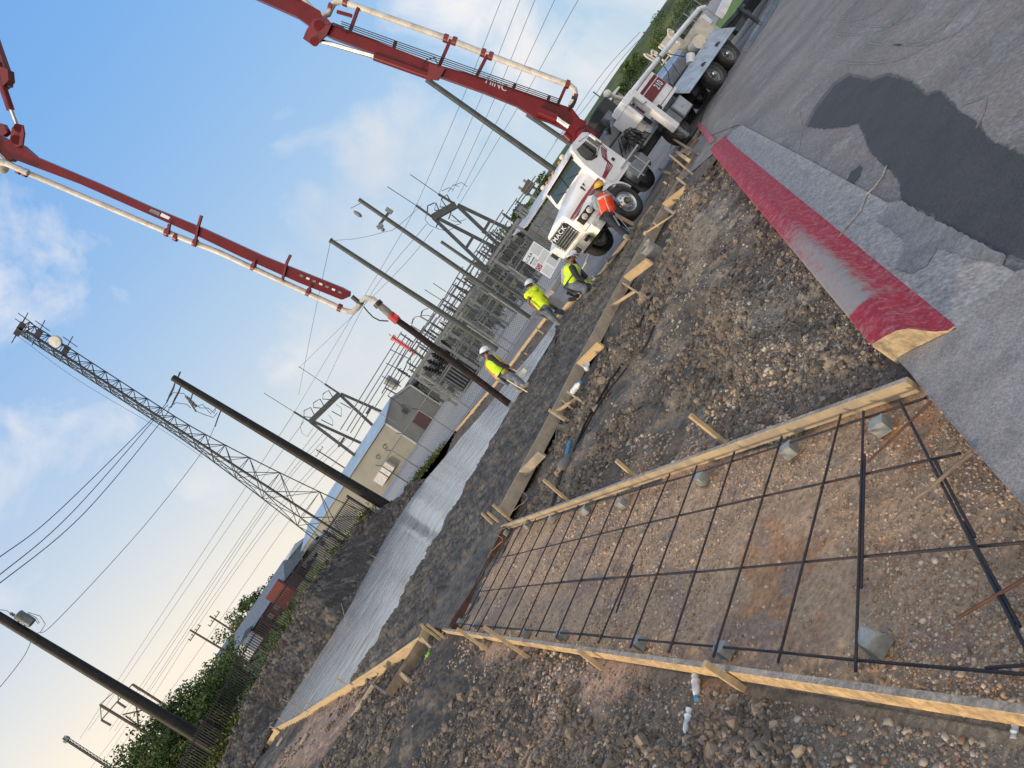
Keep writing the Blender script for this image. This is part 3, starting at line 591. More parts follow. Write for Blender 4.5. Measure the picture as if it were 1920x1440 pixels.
BL = [((988, 984), .5), ((1035, 972), .2), ((1097, 956), .9), ((950, 999), .3), ((1166, 943), .6), ((1315, 897), .35), ((1479, 843), .8), ((1651, 797), .75), ((862, 1166), .2), ((893, 1171), .5), ((984, 1187), .1), ((1053, 1189), .7), ((1198, 1204), .4), ((1357, 1217), .3), ((1636, 1203), .12)]
DESC = ['beneath the upper rail bar two blocks from the pour end', 'beneath the far bar third from the pour end', 'beneath the far bar beside the second stake', 'at the far pour corner of the rebar mat', 'beneath the far bar below the orange marked stake', 'beside a white pebble at the far bar', 'paler, beneath the far bar mid panel', 'largest of the far row, by the drive corner',
        'at the near pour corner of the mat', 'second from the pour corner in the near row', 'in front of the tilted stake of the near board', 'with a dark hollow, near row mid panel', 'under the near bar left of the long stake', 'under the near bar beside the stake with plastic bottle', 'nearest and largest, standing beside a single crossing bar']
for i, ((p, a)) in enumerate(BL):
    c = G(*p, -.045); s = .088 if i < 14 else .10; ax = Vector((math.cos(a), math.sin(a), 0)); ay = Vector((-ax.y, ax.x, 0)); m_ = MB()
    pr = [(-.56, -.5), (.56, -.5), (.46, .46), (.38, .5), (-.38, .5), (-.46, .46)]
    m_.prism([c+ax*x*s+Vector((0, 0, 1))*y*s*.95-ay*s*.55 for x, y in pr], ay*s*1.1)
    tag(m_.build('spacer_block', M['block']), 'small grey concrete block '+DESC[i], 'concrete block', 'concrete blocks holding up the rebar mat')
# ================================================================ forms round the pour
def wall(name, label, P, ztop, h, w, group=None, m='lumber_grey', stakes=(), zb=-.25):
    T = thing(name, label, 'form board', (P[0][0], P[0][1], ztop-h), group)
    for i, (a, b) in enumerate(zip(P[:-1], P[1:])):
        a = Vector((a[0], a[1], ztop-h/2)); b = Vector((b[0], b[1], ztop-h/2)); d = (b-a).normalized()
        m_ = MB(); m_.beam(a, b-d*.004, w, h, bev=.003); m_.build('board', M[m], T)
    for pb, pt in stakes:
        s_ = MB(); stake_mb(s_, pb, pt, zb, .045, .045); s_.build('stake', M['lumber'], T)
    return T
def offs(P, k):
    Q = []
    for i, p in enumerate(P):
        a = Vector(P[max(i-1, 0)]); b = Vector(P[min(i+1, len(P)-1)]); d = (b-a).normalized(); Q.append((p[0]+d.y*k, p[1]-d.x*k))
    return Q
NF = offs(NEARFORM, .025)
wall('side_form', 'curving line of greyish boards edging the wet concrete up to the grey bucket', NF, .035, .26, .04, stakes=[((1063, 787), (1029, 768)), ((1004, 872), (987, 862)), ((1168, 520), (1158, 506)), ((1215, 470), (1190, 480))])
LF = offs(LEFTFORM, .025)
wall('side_form', 'stepped line of form boards closing the left end of the smooth slab', LF, .045, .24, .04, m='lumber', stakes=[((657, 1290), (632, 1272)), ((628, 1310), (613, 1301)), ((594, 1333), (571, 1312)), ((545, 1362), (521, 1346)), ((735, 1252), (722, 1245)), ((530, 1372), (505, 1362)), ((812, 1203), (790, 1170)), ((575, 1345), (556, 1330))])
def plank(name, label, p, q, z0, z1, w, h, m='lumber', cat='plank', group=None, flat=False, Yp=None, Yq=None):
    a = G(*p, z0); b = G(*q, z1); m_ = MB(); m_.beam(a, b, w, h, bev=.003); return tag(m_.build(name, M[m]), label, cat, group)
plank('splice_board', 'short clean board lapped outside the form beside the vibrator', (1017, 850), (980, 888), -.05, -.05, .05, .17, 'lumber_grey')
plank('splice_board', 'short reddish board lapped outside the form by the white cup', (1127, 645), (1088, 684), -.03, -.03, .05, .18, 'lumber')
plank('splice_board', 'orange board standing on edge just left of the grey bucket', (1218, 490), (1176, 522), .0, .0, .05, .19, 'lumber')
plank('splice_board', 'clean wide board on edge behind the bucket toward the red kerb', (1288, 354), (1248, 385), .0, .0, .05, .19, 'lumber')
def brace(label, pts, z=(-.05, -.2), w=.04, m='lumber'):
    T = thing('brace', label, 'brace', tuple(G(*pts[0][0], z[1])), 'wooden braces behind the concrete forms')
    for k, (p, q) in enumerate(pts):
        a = G(*p, z[0]); b = G(*q, z[1]); m_ = MB(); m_.beam(a, b, w, w*1.6, bev=.003); m_.build('strut', M[m], T)
    return T
brace('bright angled wooden brace beside the near form below the crouching worker', [((1143, 576), (1192, 545)), ((1168, 531), (1196, 549))])
brace('wooden kicker with a blue water bottle lying on it', [((1042, 772), (1085, 745)), ((1050, 747), (1072, 766)), ((1065, 735), (1092, 754))])
plank('stake', 'grey stake leaning outside the form between kicker and vibrator', (1060, 790), (1030, 770), -.2, .12, .045, .045, 'lumber_grey', 'stake')
plank('plank', 'wide brown plank standing on edge at the left corner of the panel', (795, 1208), (734, 1305), -.08, -.08, .035, .27, 'lumber_old')
plank('plank', 'short brown cross block nailed on the wide corner plank', (753, 1262), (768, 1278), -.05, -.05, .06, .12, 'lumber')
plank('plank', 'long grey two by four lying on the dark mud left of the forms', (700, 1284), (643, 1371), -.08, -.2, .05, .09, 'lumber_grey')
plank('plank', 'short brace from the left form down to the mud', (722, 1250), (700, 1288), .0, -.15, .05, .08, 'lumber')
plank('plank', 'dark steel strut between left form and corner plank', (756, 1236), (741, 1292), .0, -.12, .03, .05, 'galv_dark', 'strut')
plank('plank', 'short cross piece between mud plank and corner plank', (698, 1282), (728, 1303), -.05, -.08, .05, .08, 'lumber_old')
plank('plank', 'short board propped at the left corner of the forms', (790, 1196), (815, 1222), .02, -.18, .045, .03, 'lumber')
plank('plank', 'wide brown board on edge at the far left end of the slab', (523, 1370), (501, 1408), -.1, -.3, .04, .35, 'lumber')
plank('stake', 'thin stake leaning in the clods at the far left end of the slab', (502, 1405), (472, 1388), -.25, .12, .05, .05, 'lumber_grey', 'stake')
plank('plank', 'broken plank lying on the mud near the bottom picture edge', (655, 1440), (600, 1450), -.1, -.12, .08, .06, 'lumber_grey')
for i, (p, q, l) in enumerate((((578, 1335), (528, 1310), 'longest pale rod standing in the slab left end'), ((712, 1235), (708, 1229), 'tiny rod on the left form edge'), ((648, 1165), (640, 1131), 'thin pale rod at the far slab edge below the fence'), ((730, 1058), (696, 1041), 'pale rod at the far slab edge beside wood scraps'))):
    a = G(*p, 0); b_ = W(*q, a.y); m_ = MB(); m_.tube([a, b_], .012, 6); tag(m_.build('rod', M['galv'], smooth=True), l, 'rod', 'level rods standing in the slab')
# rusty board under the mix at the panel end
b = MB(); a_, c_ = PE0-PD*.25, PE1-PD*.12; k = 24; top = [a_*(1-t)+c_*t+PD*(.14*math.sin(t*math.pi))+Vector((0, 0, .03-.10*math.sin(t*math.pi)**2)) for t in np.linspace(0, 1, k)]
for p, q in zip(top[:-1], top[1:]): b.beam(p-Vector((0, 0, .1)), q-Vector((0, 0, .1)), .03, .2)
tag(b.build('end_board', M['rust']), 'rusty brown end board half buried under wet concrete at the panel end', 'board')
# far side form, standing off the slab with spoil between
FS = [g2(857, 809), g2(893, 765), g2(920, 734), g2(945, 703), g2(966, 676), g2(990, 643), g2(1012, 614), g2(1036, 583)]
M['bd'] = None
T = thing('far_form', 'pale yellow form board along the lane behind the finished slab', 'form board', (FS[0][0], FS[0][1], -.1))
for a, c in zip(FS[:-1], FS[1:]):
    m_ = MB(); m_.beam((a[0], a[1], -.02), (c[0], c[1], -.02), .05, .26, bev=.004); m_.build('board', M['lumber'], T)
for pb, pt in (((1024, 629), (1005, 615)), ((993, 668), (984, 661)), ((960, 712), (952, 705))):
    s_ = MB(); stake_mb(s_, pb, pt, -.1, .05, .05); s_.build('stake', M['lumber'], T)
FS2 = [g2(1040, 606), g2(1062, 575), g2(1085, 552), g2(1100, 540), g2(1130, 512), g2(1150, 484), g2(1175, 452), g2(1200, 424), g2(1225, 388)]
T = thing('far_form', 'timber form between the working crew and the white truck', 'form board', (FS2[0][0], FS2[0][1], -.1))
for i, (a, c) in enumerate(zip(FS2[:-1], FS2[1:])):
    m_ = MB(); m_.beam((a[0], a[1], -.04), (c[0], c[1], -.04), .06 if i > 2 else .12, .25, bev=.004); m_.build('board', M['lumber_grey' if i > 2 else 'lumber'], T)
for p, q in (((1034, 592), (1045, 601)), ((1112, 518), (1121, 528)), ((1136, 488), (1146, 498))):
    m_ = MB(); m_.beam(G(*p, .12), G(*q, .02), .05, .06, bev=.003); m_.build('stake', M['lumber'], T)
M['spoil'] = mat('spoil', (.13, .10, .07), .95, c2=(.08, .065, .05), sc=6, bump=1.0, bsc=20)
X, Y, Z = ruled(FAREDGE[6:13], [FS[0]]+FS[1:7], 200, 14, lambda x, y, t: -.02+.05*np.sin(np.pi*t)+fbm(x*3, y*3, 4, 121)*.22)
tag(grid_mesh('spoil_strip', X, Y, Z, M['spoil']), kind='structure')
# scraps of timber beside the truck, toward the red kerb
def pile(label, items):
    for k, (p, q, z0, z1, w, m, l) in enumerate(items):
        plank('plank', l, p, q, z0, z1, w, w*1.3, m, 'plank', 'loose timber by the kerb end')
pile('', [((1322, 296), (1264, 262), -.1, .42, .06, 'lumber_old', 'dark post leaning at the outrigger foot'), ((1303, 330), (1256, 291), -.1, .35, .05, 'lumber', 'bright yellow stake nearest the red kerb end'),
          ((1290, 350), (1270, 334), -.05, .12, .05, 'lumber', 'bright stake end on the wide clean board'), ((1262, 328), (1237, 318), .0, .15, .07, 'lumber_grey', 'grey block end behind the yellow stake'),
          ((1290, 285), (1262, 300), .05, .03, .16, 'lumber_grey', 'wide grey board flat beside the outrigger'), ((1290, 300), (1268, 284), .15, .1, .09, 'lumber', 'short pale offcut on top of the scrap'),
          ((1296, 340), (1270, 318), -.1, .2, .04, 'lumber_old', 'thin dark slat crossing the scrap heap'), ((1258, 350), (1246, 342), .0, .15, .05, 'lumber', 'small stake tip behind the form'), ((1266, 402), (1248, 390), -.12, .05, .06, 'lumber_grey', 'grey stake end above the long handle'),
          ((1310, 262), (1300, 275), .0, .0, .10, 'lumber_old', 'dark timber under the outrigger pad'), ((1226, 418), (1233, 424), .0, .02, .05, 'lumber', 'small bright offcut beside the bucket handle')])
b = MB(); a = G(1263, 403, -.02); c = G(1210, 437, .22); b.tube([a, c], .022, 8); b.ell(c, (.06, .05, .045)); tag(b.build('wooden_pole', M['lumber'], smooth=True), 'long wooden tool handle propped over the form above the bucket', 'tool handle')
# bucket
T = thing('bucket', 'dirty grey plastic bucket standing outside the form by the orange board', 'bucket', tuple(G(1238, 478, -.22)))
bc = WORLD[T.name]; ax = Vector((-.12, -.1, 1)).normalized(); m_ = MB(); m_.lathe(bc, ax, [(.0, .0), (.135, 0), (.145, .02), (.165, .36), (.178, .36), (.178, .40), (.16, .40), (.14, .05), (0, .04)], 24); m_.build('pail', mat('pail', (.30, .31, .31), .8, c2=(.18, .19, .19), sc=9, dirt=(.40, .40, .38), dsc=5, bump=.4), T, smooth=True)
m_ = MB(); m_.tube([bc+ax*.37+Vector((.18*math.cos(t), .18*math.sin(t)-.02*math.sin(t), -.10*math.sin(t))) for t in np.linspace(0, math.pi, 12)], .004, 5); m_.build('handle', M['wire'], T)
# bottles, cup, ribbons, cords
M['clear'] = mat('clear_plastic', (.62, .68, .72), .15, c2=(.42, .48, .52), sc=14, bump=.8, bsc=20); M['bluecap'] = mat('blue_label', (.06, .22, .42), .4)
M['neon'] = mat('neon_ribbon', (.35, .85, .03), .6); M['cord'] = mat('cord', (.24, .18, .10), .9)
def bottle(p, z, ang, s, label, crushed=.0, cap=True):
    c = G(*p, z); ax = Vector((math.cos(ang), math.sin(ang), .06)).normalized(); T = thing('plastic_bottle', label, 'bottle', tuple(c), 'discarded plastic bottles')
    pr = [(0, 0), (.028, .0), (.032, .01), (.029, .03), (.032, .05), (.029, .07), (.032, .09), (.032, .12), (.02, .155), (.012, .17), (.012, .18)]
    m_ = MB(); m_.lathe(c+Vector((0, 0, .03*s)), ax, [(r*s*(1-crushed*.5*abs(math.sin(h*60))), h*s) for r, h in pr], 14); m_.build('bottle_body', M['clear'], T, smooth=True)
    if cap: m_ = MB(); m_.lathe(c+Vector((0, 0, .03*s)), ax, [(0, .178*s), (.016*s, .178*s), (.016*s, .2*s), (0, .2*s)], 12); m_.build('cap', M['bluecap'], T)
bottle((1312, 1272), -.10, 4.3, 1.0, 'crumpled clear bottle under the long stake of the near board', .5); bottle((1300, 1335), -.12, 4.0, .9, 'flattened clear bottle on the gravel in the bottom foreground', .7, False)
bottle((848, 1220), -.15, 4.9, 1.1, 'small clear bottle left of the panel corner in the mud'); bottle((573, 1422), -.15, 1.0, 1.2, 'pale clear bottle lying near the bottom left mud edge')
bottle((1078, 738), -.02, 5.4, 1.9, 'large blue labelled water bottle resting on the wooden kicker'); bottle((1908, 1390), -.12, .5, .5, 'dirty bottle end poking from stones at the right bottom edge', .6, False)
c = G(1101, 693, -.1); b = MB(); b.lathe(c, (.5, -.6, .7), [(0, 0), (.05, 0), (.075, .13), (.07, .13), (.048, .01), (0, .01)], 16); tag(b.build('cup', M['white'], smooth=True), 'white foam cup lying outside the form below the reddish board', 'cup')
for p0, p1, l in (((807, 1222), (806, 1243), 'neon green knotted ribbon hanging on the cord by the left corner'), ((783, 1275), (770, 1300), 'neon green ribbon trailing down over the dark mud')):
    b = MB(); a = G(*p0, -.1); c = G(*p1, -.1)
    for k in range(14):
        o_ = Vector((random.uniform(-.05, .05), random.uniform(-.08, .08), random.uniform(0, .07))); b.tube([a+o_*.4, (a+c)/2+o_, c+Vector((random.uniform(-.05, .05), random.uniform(-.05, .05), .02))], .008, 4)
    tag(b.build('ribbon', M['neon']), l, 'ribbon')
def cord(label, pl, z, r=.007, m='cord', wob=.03, name='cord'):
    P = [G(*p, z) for p in pl]; Q = []
    for i in range(len(P)-1):
        for t in np.linspace(0, 1, 6)[:-1]:
            a, b_, c_, d_ = P[max(i-1, 0)], P[i], P[i+1], P[min(i+2, len(P)-1)]
            q = .5*((2*b_)+(c_-a)*t+(2*a-5*b_+4*c_-d_)*t*t+(-a+3*b_-3*c_+d_)*t**3); Q.append(q+Vector((0, 0, wob*random.uniform(-.3, .6))))
    Q.append(P[-1]); b = MB(); b.tube(Q, r, 6); tag(b.build(name, M[m], smooth=True), label, name)
cord('thin tan cord snaking from the corner plank down over the mud', [(740, 1308), (722, 1338), (700, 1375), (688, 1420), (680, 1445)], -.08)
cord('tan cord knotted round the far corner stakes of the panel', [(935, 955), (950, 985), (928, 1000), (944, 1012), (925, 1030), (916, 1045), (933, 1005), (960, 960), (990, 935), (975, 920)], .02, .006)
cord('grey cord looping between the form and the vibrator', [(1045, 760), (1048, 790), (1042, 820), (1040, 850), (1048, 865), (1062, 852), (1045, 880), (1038, 895)], -.16, .008, 'hose_grey')
cord('string line from the panel corner across to the neon ribbon', [(835, 1150), (822, 1185), (806, 1225), (790, 1262), (776, 1280)], -.02, .004)
cord('black hose lying along the muddy trench toward the truck', [(1075, 850), (1095, 800), (1120, 755), (1150, 705), (1185, 660), (1210, 630), (1222, 610)], -.17, .02, 'hose', .01, 'hose')
cord('second black hose beside the trench hose', [(1070, 862), (1105, 790), (1140, 735), (1175, 690)], -.17, .014, 'hose', .01, 'hose')
for k, (pl, l) in enumerate(((((1218, 570), (1203, 600), (1198, 615)), 'short piece of black rubber near the trench, left of the pair'), (((1226, 612), (1215, 640), (1200, 662)), 'longer piece of black rubber on the grey mud'))):
    cord(l, pl, -.12, .022, 'rubber', 0, 'rubber_strip')
# vibrator motor
T = thing('concrete_vibrator', 'muddy concrete vibrator motor with blue handle lying outside the form', 'vibrator', tuple(G(1058, 872, -.2)))
c = G(1060, 868, -.08); d = (G(1070, 845, -.08)-c).normalized(); m_ = MB(); m_.lathe(c-d*.18, d, [(0, 0), (.06, 0), (.09, .04), (.09, .2), (.07, .26), (.05, .32), (0, .33)], 14); m_.build('motor', M['hose_grey'], T, smooth=True)
m_ = MB(); m_.tube([c+d*.15+Vector((0, 0, .03)), c+d*.42+Vector((0, 0, .07))], .035, 8); m_.build('handle', M['bluecap'], T, smooth=True)
m_ = MB(); e_ = c-d*.18; m_.tube([e_, e_-d*.2+Vector((0, 0, -.02)), e_-d*.5+Vector((-.05, 0, -.08)), e_-d*.8+Vector((0, 0, -.1))], .03, 8); m_.build('flexible_shaft', M['rubber'], T, smooth=True)
m_ = MB(); m_.tube([c+Vector((.1*math.cos(t)-.1, .16*math.sin(t), .03)) for t in np.linspace(.5, 5, 14)], .012, 6); m_.build('power_cord', M['cord'], T, smooth=True)
for (p, l) in (((525, 1390), 'pale flat stone in the pink sand at the lower left'), ((570, 1385), 'pale block of broken concrete in the pink sand')):
    b = MB(); c = G(*p, -.08); b.box(c, (.35, .12, .08), bev=.02); tag(b.build('concrete_chunk', M['lumber_grey']), l, 'concrete chunk')
# ================================================================ stones
M['stone'] = mat('stone', (.3, .25, .2), .85, vcol='Col', sc=20, bump=.3, bsc=60)
def stones():
    iv1, if1 = ico(1)
    base = iv1 if len(iv1) <= 12 else iv1
    def pts(n, ymin, ymax, a0=-46, a1=50):
        r = np.sqrt(RNG.uniform(0, 1, n)); r = np.exp(RNG.uniform(math.log(ymin), math.log(ymax), n)); a = np.radians(RNG.uniform(a0, a1, n)); return r*np.sin(a), r*np.cos(a)
    def emit(name, x, y, size, pal, squash=(.55, .9), smooth=True, jit=.35):
        z = terrain_z(x, y); n = len(x); sc3 = np.stack([RNG.uniform(.75, 1.25, n), RNG.uniform(.7, 1.1, n), RNG.uniform(*squash, n)], 1)
        th = RNG.uniform(0, 6.283, n); tilt = RNG.normal(0, .35, n); c, s = np.cos(th), np.sin(th); ct, st = np.cos(tilt), np.sin(tilt); O = np.zeros(n); I = np.ones(n)
        Rz = np.stack([np.stack([c, -s, O], -1), np.stack([s, c, O], -1), np.stack([O, O, I], -1)], 1); Rx = np.stack([np.stack([I, O, O], -1), np.stack([O, ct, -st], -1), np.stack([O, st, ct], -1)], 1)
        pal = np.array(pal); ci = RNG.integers(0, len(pal), n); col = pal[ci]*RNG.uniform(.65, 1.2, n)[:, None]
        bv = base.copy(); bv = bv*(1+.22*(RNG.uniform(size=(len(bv), 1))-.5))
        o = scatter(name, np.stack([x, y, z+size*.18], 1), size, Rz@Rx, bv, if1, M['stone'], col, sc3, jit=jit); o.data.polygons.foreach_set('use_smooth', np.full(len(o.data.polygons), smooth)); tag(o, kind='stuff'); return o
    pink = [(.37, .265, .18), (.43, .315, .22), (.31, .215, .14), (.42, .35, .27), (.27, .185, .12), (.48, .40, .31)]
    grey = [(.22, .20, .17), (.28, .26, .22), (.17, .155, .13), (.24, .205, .16), (.36, .34, .30), (.14, .128, .11)]
    warm = [(.26, .19, .13), (.21, .165, .125), (.29, .23, .17), (.24, .15, .095), (.18, .15, .125), (.36, .31, .25)]
    # inside the panel
    n = 170000; x, y = pts(n, 1.7, 13); u, v = panel_uv(x, y); cl = fbm(x*1.3, y*1.3, 4, 203)+.5
    k = (u > U0+.02) & (u < U1-.02) & (v < V1-.7) & (v > .2) & (RNG.uniform(size=n) < sst(cl+RNG.normal(0, .06, n), .40, .58)*.9+.10)
    x, y = x[k], y[k]; s = RNG.gamma(2.2, .0026, len(x))+.0025; s = np.minimum(s, .024)*np.clip(y/5, .9, 1.6); emit('bed_gravel', x, y, s*.85, pink, jit=.6)
    # near outside, bottom of the picture
    n = 150000; x, y = pts(n, 1.6, 12); u, v = panel_uv(x, y); cl = fbm(x*1.1, y*1.1, 4, 207)+.5
    k = (u < U0-.07) & (RNG.uniform(size=n) < (.25+.75*sst(cl, .40, .52))*sst(y, 8.5, 3.2)*.9+.03)
    x, y = x[k], y[k]; s = np.minimum(RNG.gamma(1.4, .0036, len(x))+.003, .036)*np.clip(y/5, .9, 1.5); emit('loose_gravel', x, y, s, warm+grey, jit=.6)
    # spill of pink stones along the near board, and beyond the far board
    n = 60000; x, y = pts(n, 3.5, 11); u, v = panel_uv(x, y); cl = fbm(x*1.7, y*1.7, 4, 211)+.5
    k = (((u < U0-.05) & (u > U0-.6) & (v > 5)) | ((u > U1+.05) & (u < U1+.9) & (v > 4.6) & (v < 8.2))) & (RNG.uniform(size=n) < sst(cl, .42, .56))
    x, y = x[k], y[k]; s = np.minimum(RNG.gamma(2.4, .004, len(x))+.005, .03); emit('spilled_gravel', x, y, s, pink)
    # between far board and kerb: grey gravel field
    n = 260000; x, y = pts(n, 3.4, 20, -2, 33); u, v = panel_uv(x, y); cu, cv = curb_uv(x, y); cl = fbm(x*.8, y*.8, 4, 215)+.5
    k = (u > U1+.06) & (cu < -.53) & ~inpoly(x, y, POUR) & (RNG.uniform(size=n) < (.10+.9*sst(cl, .46, .60))*(.12+.88*sst(cu, -2.4, -.9)))
    x, y = x[k], y[k]; s = np.minimum(RNG.gamma(1.4, .0034, len(x))+.003, .034)*np.clip(y/6, .8, 1.7); emit('verge_gravel', x, y, s, grey, jit=.6)
    # clods of dark clay
    n = 120000; x, y = pts(n, 3.2, 26, -46, 30); u, v = panel_uv(x, y); cu, cv = curb_uv(x, y); cl = fbm(x*.7, y*.7, 4, 219)+.5
    k = ~((u > U0-.1) & (u < U1+.05) & (v < V1+.3)) & (cu < -.55) & ~inpoly(x, y, POUR) & (RNG.uniform(size=n) < sst(cl, .42, .58))
    x, y = x[k], y[k]; s = np.minimum(RNG.gamma(1.5, .009, len(x))+.006, .075)*np.clip(y/9, .7, 1.5); emit('clay_clods', x, y, s, [(.12, .10, .078), (.09, .078, .064), (.16, .13, .10), (.20, .165, .125)], (.6, 1), False, .8)
    # clods on the berm
    n = 16000; t = RNG.uniform(0, 1, n); w = RNG.uniform(.0, 1.05, n); i = t*(len(BF)-1); i0 = i.astype(int); P = BF[i0]*(1-w)[:, None]+BC[i0]*w[:, None]
    s = RNG.gamma(1.5, .035, n)+.02; s = np.minimum(s, .22); bv, bf_ = iv1, if1
    P[:, 2] += fbm(P[:, 0]*.9, P[:, 1]*.9+P[:, 2], 4, 101)*.30+np.abs(fbm(P[:, 0]*2.6, P[:, 1]*2.6, 3, 103))*.40-.16
    pal = np.array([(.075, .068, .06), (.058, .053, .048), (.105, .095, .084), (.15, .135, .12)]); o = scatter('mound_clods', P, s, rand_rot(n), bv*(1+.25*(RNG.uniform(size=(len(bv), 1))-.5)), bf_, M['clay'], pal[RNG.integers(0, 4, n)], np.stack([RNG.uniform(.7, 1.2, n)]*2+[RNG.uniform(.5, .9, n)], 1), jit=.8); tag(o, kind='stuff')
stones()
# ================================================================ pump truck (local: s back from front axle, t away from camera, z up)
TO = Vector((6.0, 20.5, 0)); TD = Vector((.89, .456, 0)).normalized(); TN = Vector((-TD.y, TD.x, 0))
def T3(s, t, z): return TO+TD*s+TN*t+Vector((0, 0, z+.18-.042*s))
def TP(px, py, t=0.0):
    d = ray(px, py); k = ((TO+TN*t).dot(TN))/(d.x*TN.x+d.y*TN.y); return Vector((d.x*k, d.y*k, CH+d.z*k))
TZ = (Vector((0, 0, 1))).normalized(); TX = (T3(1, 0, 0)-T3(0, 0, 0)).normalized(); TAX = (TX, TN, TX.cross(TN))
truck = thing('pump_truck', 'white and red concrete pump truck with raised boom parked behind the pour', 'truck', tuple(T3(3, 1.1, 0)))
def tb(mb_, s0, s1, t0, t1, z0, z1, mi=0, bev=.02): mb_.box(T3((s0+s1)/2, (t0+t1)/2, (z0+z1)/2), (abs(s1-s0), abs(t1-t0), abs(z1-z0)), TAX, mi, bev)
def loft(mb_, secs, mi=0, cap=True):
    n = len(secs[0]); o = len(mb_.v)
    for s_ in secs: mb_.v += [tuple(p) for p in s_]
    for i in range(len(secs)-1):
        for j in range(n): mb_.f.append((o+i*n+j, o+i*n+(j+1) % n, o+(i+1)*n+(j+1) % n, o+(i+1)*n+j)); mb_.m.append(mi)
    if cap: mb_.f += [tuple(o+j for j in range(n)), tuple(o+(len(secs)-1)*n+j for j in range(n))]; mb_.m += [mi]*2
def tpart(name, m, smooth=False, parent=None, build=None):
    b = MB(); build(b); return b.build(name, m, parent or truck, smooth=smooth)
# hood
def hood(b):
    secs = []
    for s, hw, zt, zb, cr in ((-1.34, .56, 1.66, .98, .10), (-1.28, .64, 1.73, .95, .14), (-.9, .70, 1.80, .95, .2), (-.3, .80, 1.90, 1.1, .24), (.32, .95, 2.05, 1.15, .26)):
        P = [(-hw, zb)]+[(-hw+cr*(1-math.cos(a)), zt-cr+cr*math.sin(a)) for a in np.linspace(0, math.pi/2, 5)]+[(0, zt+.05)]+[(hw-cr*(1-math.cos(a)), zt-cr+cr*math.sin(a)) for a in np.linspace(math.pi/2, 0, 5)]+[(hw, zb)]
        secs.append([T3(s, 1.1+x, z) for x, z in P])
    loft(b, secs)
tpart('hood', M['white'], True, build=hood)
M['red'] = mat('boom_red', (.135, .002, .008), .38, c2=(.10, .002, .006), sc=2.5, dirt=(.12, .006, .012), dsc=3, spec=.35)
M['stripe'] = mat('stripe_red', (.24, .012, .03), .35)
for side in (0, 1):
    def fender(b):
        for s0, s1, nseg in ((0, 1, 14),):
            secs = []
            for k in range(15):
                a = math.radians(8+k*12); r0, r1 = .60, .70; s = -math.cos(a)*.68-.06; z = .62+math.sin(a)*.66; si = -math.cos(a)*.60-.06; zi = .60+math.sin(a)*.57
                t0, t1 = (0.0, .45) if side == 0 else (1.75, 2.2)
                secs.append([T3(s, t0+.03, z), T3(s, t1, z+.06), T3(si, t1, zi), T3(si, t0-.01, zi)])
            loft(b, secs)
        t0, t1 = (0.03, .5) if side == 0 else (1.7, 2.17)
        loft(b, [[T3(-1.30, t0+(.12 if side == 0 else 0), .98), T3(-1.30, t1-(.0 if side == 0 else .12), .98), T3(-1.30, t1, 1.42), T3(-1.30, t0+.1, 1.36)], [T3(-.68, t0-.02, .80), T3(-.68, t1, .80), T3(-.68, t1, 1.62), T3(-.68, t0, 1.30)]])
        loft(b, [[T3(-.68, t0, .85), T3(-.68, t1, .85), T3(-.68, t1, 1.6), T3(-.68, t0, 1.30)], [T3(-.45, t0, 1.12), T3(-.45, t1, 1.12), T3(-.45, t1, 1.66), T3(-.45, t0, 1.36)]])
    tpart('fender', M['white'], True, build=fender)
def cabf(b):
    secs = []
    for t, k in ((0.02, .02), (.10, 0), (2.10, 0), (2.18, .02)):
        P = [(.18+k, 1.02), (1.30, 1.02), (1.32, 2.55), (1.22-k, 2.68-k), (.60, 2.70-k), (.40+k, 2.60-k), (.22+k, 2.06), (.18+k, 1.6)]
        secs.append([T3(s, t, z) for s, z in P])
    loft(b, secs)
cab = tpart('cab', M['white'], True, build=cabf)
tpart('windshield', M['glass'], build=lambda b: b.add([T3(.205, .18, 2.08), T3(.205, 2.02, 2.08), T3(.375, 1.95, 2.55), T3(.375, .25, 2.55)], [(0, 1, 2, 3)]))
def ws_frame(b):
    b.beam(T3(.20, 1.1, 2.07), T3(.37, 1.1, 2.56), .02, .02); b.beam(T3(.18, .4, 2.06), T3(.26, .9, 2.25), .015, .015); b.beam(T3(.18, 1.3, 2.06), T3(.25, 1.7, 2.22), .015, .015)
tpart('wiper', M['black'], build=ws_frame)
def visor(b): loft(b, [[T3(.30, t, 2.62), T3(.10, t, 2.53), T3(.11, t, 2.50), T3(.40, t, 2.54)] for t in (.12, .6, 1.6, 2.08)])
tpart('sun_visor', M['white'], build=visor)
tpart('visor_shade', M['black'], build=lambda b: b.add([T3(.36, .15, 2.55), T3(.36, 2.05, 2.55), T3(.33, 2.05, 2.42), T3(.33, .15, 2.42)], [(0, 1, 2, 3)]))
def swin(b): b.prism([T3(s, .0, z) for s, z in ((.50, 1.98), (.74, 1.90), (.98, 2.08), (.98, 2.44), (.52, 2.50), (.42, 2.30), (.40, 2.1))], TN*-.006)
tpart('side_window', M['darkglass'], build=swin)
door = tpart('door', M['white'], build=lambda b: b.prism([T3(s, .012, z) for s, z in ((.30, 1.12), (1.18, 1.12), (1.2, 2.56), (.46, 2.58), (.32, 2.12))], TN*-.008))
tpart('door_handle', M['black'], parent=door, build=lambda b: tb(b, .96, 1.06, -.02, 0, 1.46, 1.56))
def stripes(b):
    for k in range(4):
        o = k*.055
        pl = [(1.16, 1.98-o*.9+.02), (.86, 1.80-o), (.80, 1.58-o), (.50, 1.50-o*.6), (.24, 1.46-o*.5)]
        for p, q in zip(pl[:-1], pl[1:]): b.beam(T3(p[0], -.002, p[1]), T3(q[0], -.002, q[1]), .006, .03, up=TZ)
tpart('door_stripe', M['stripe'], build=stripes)
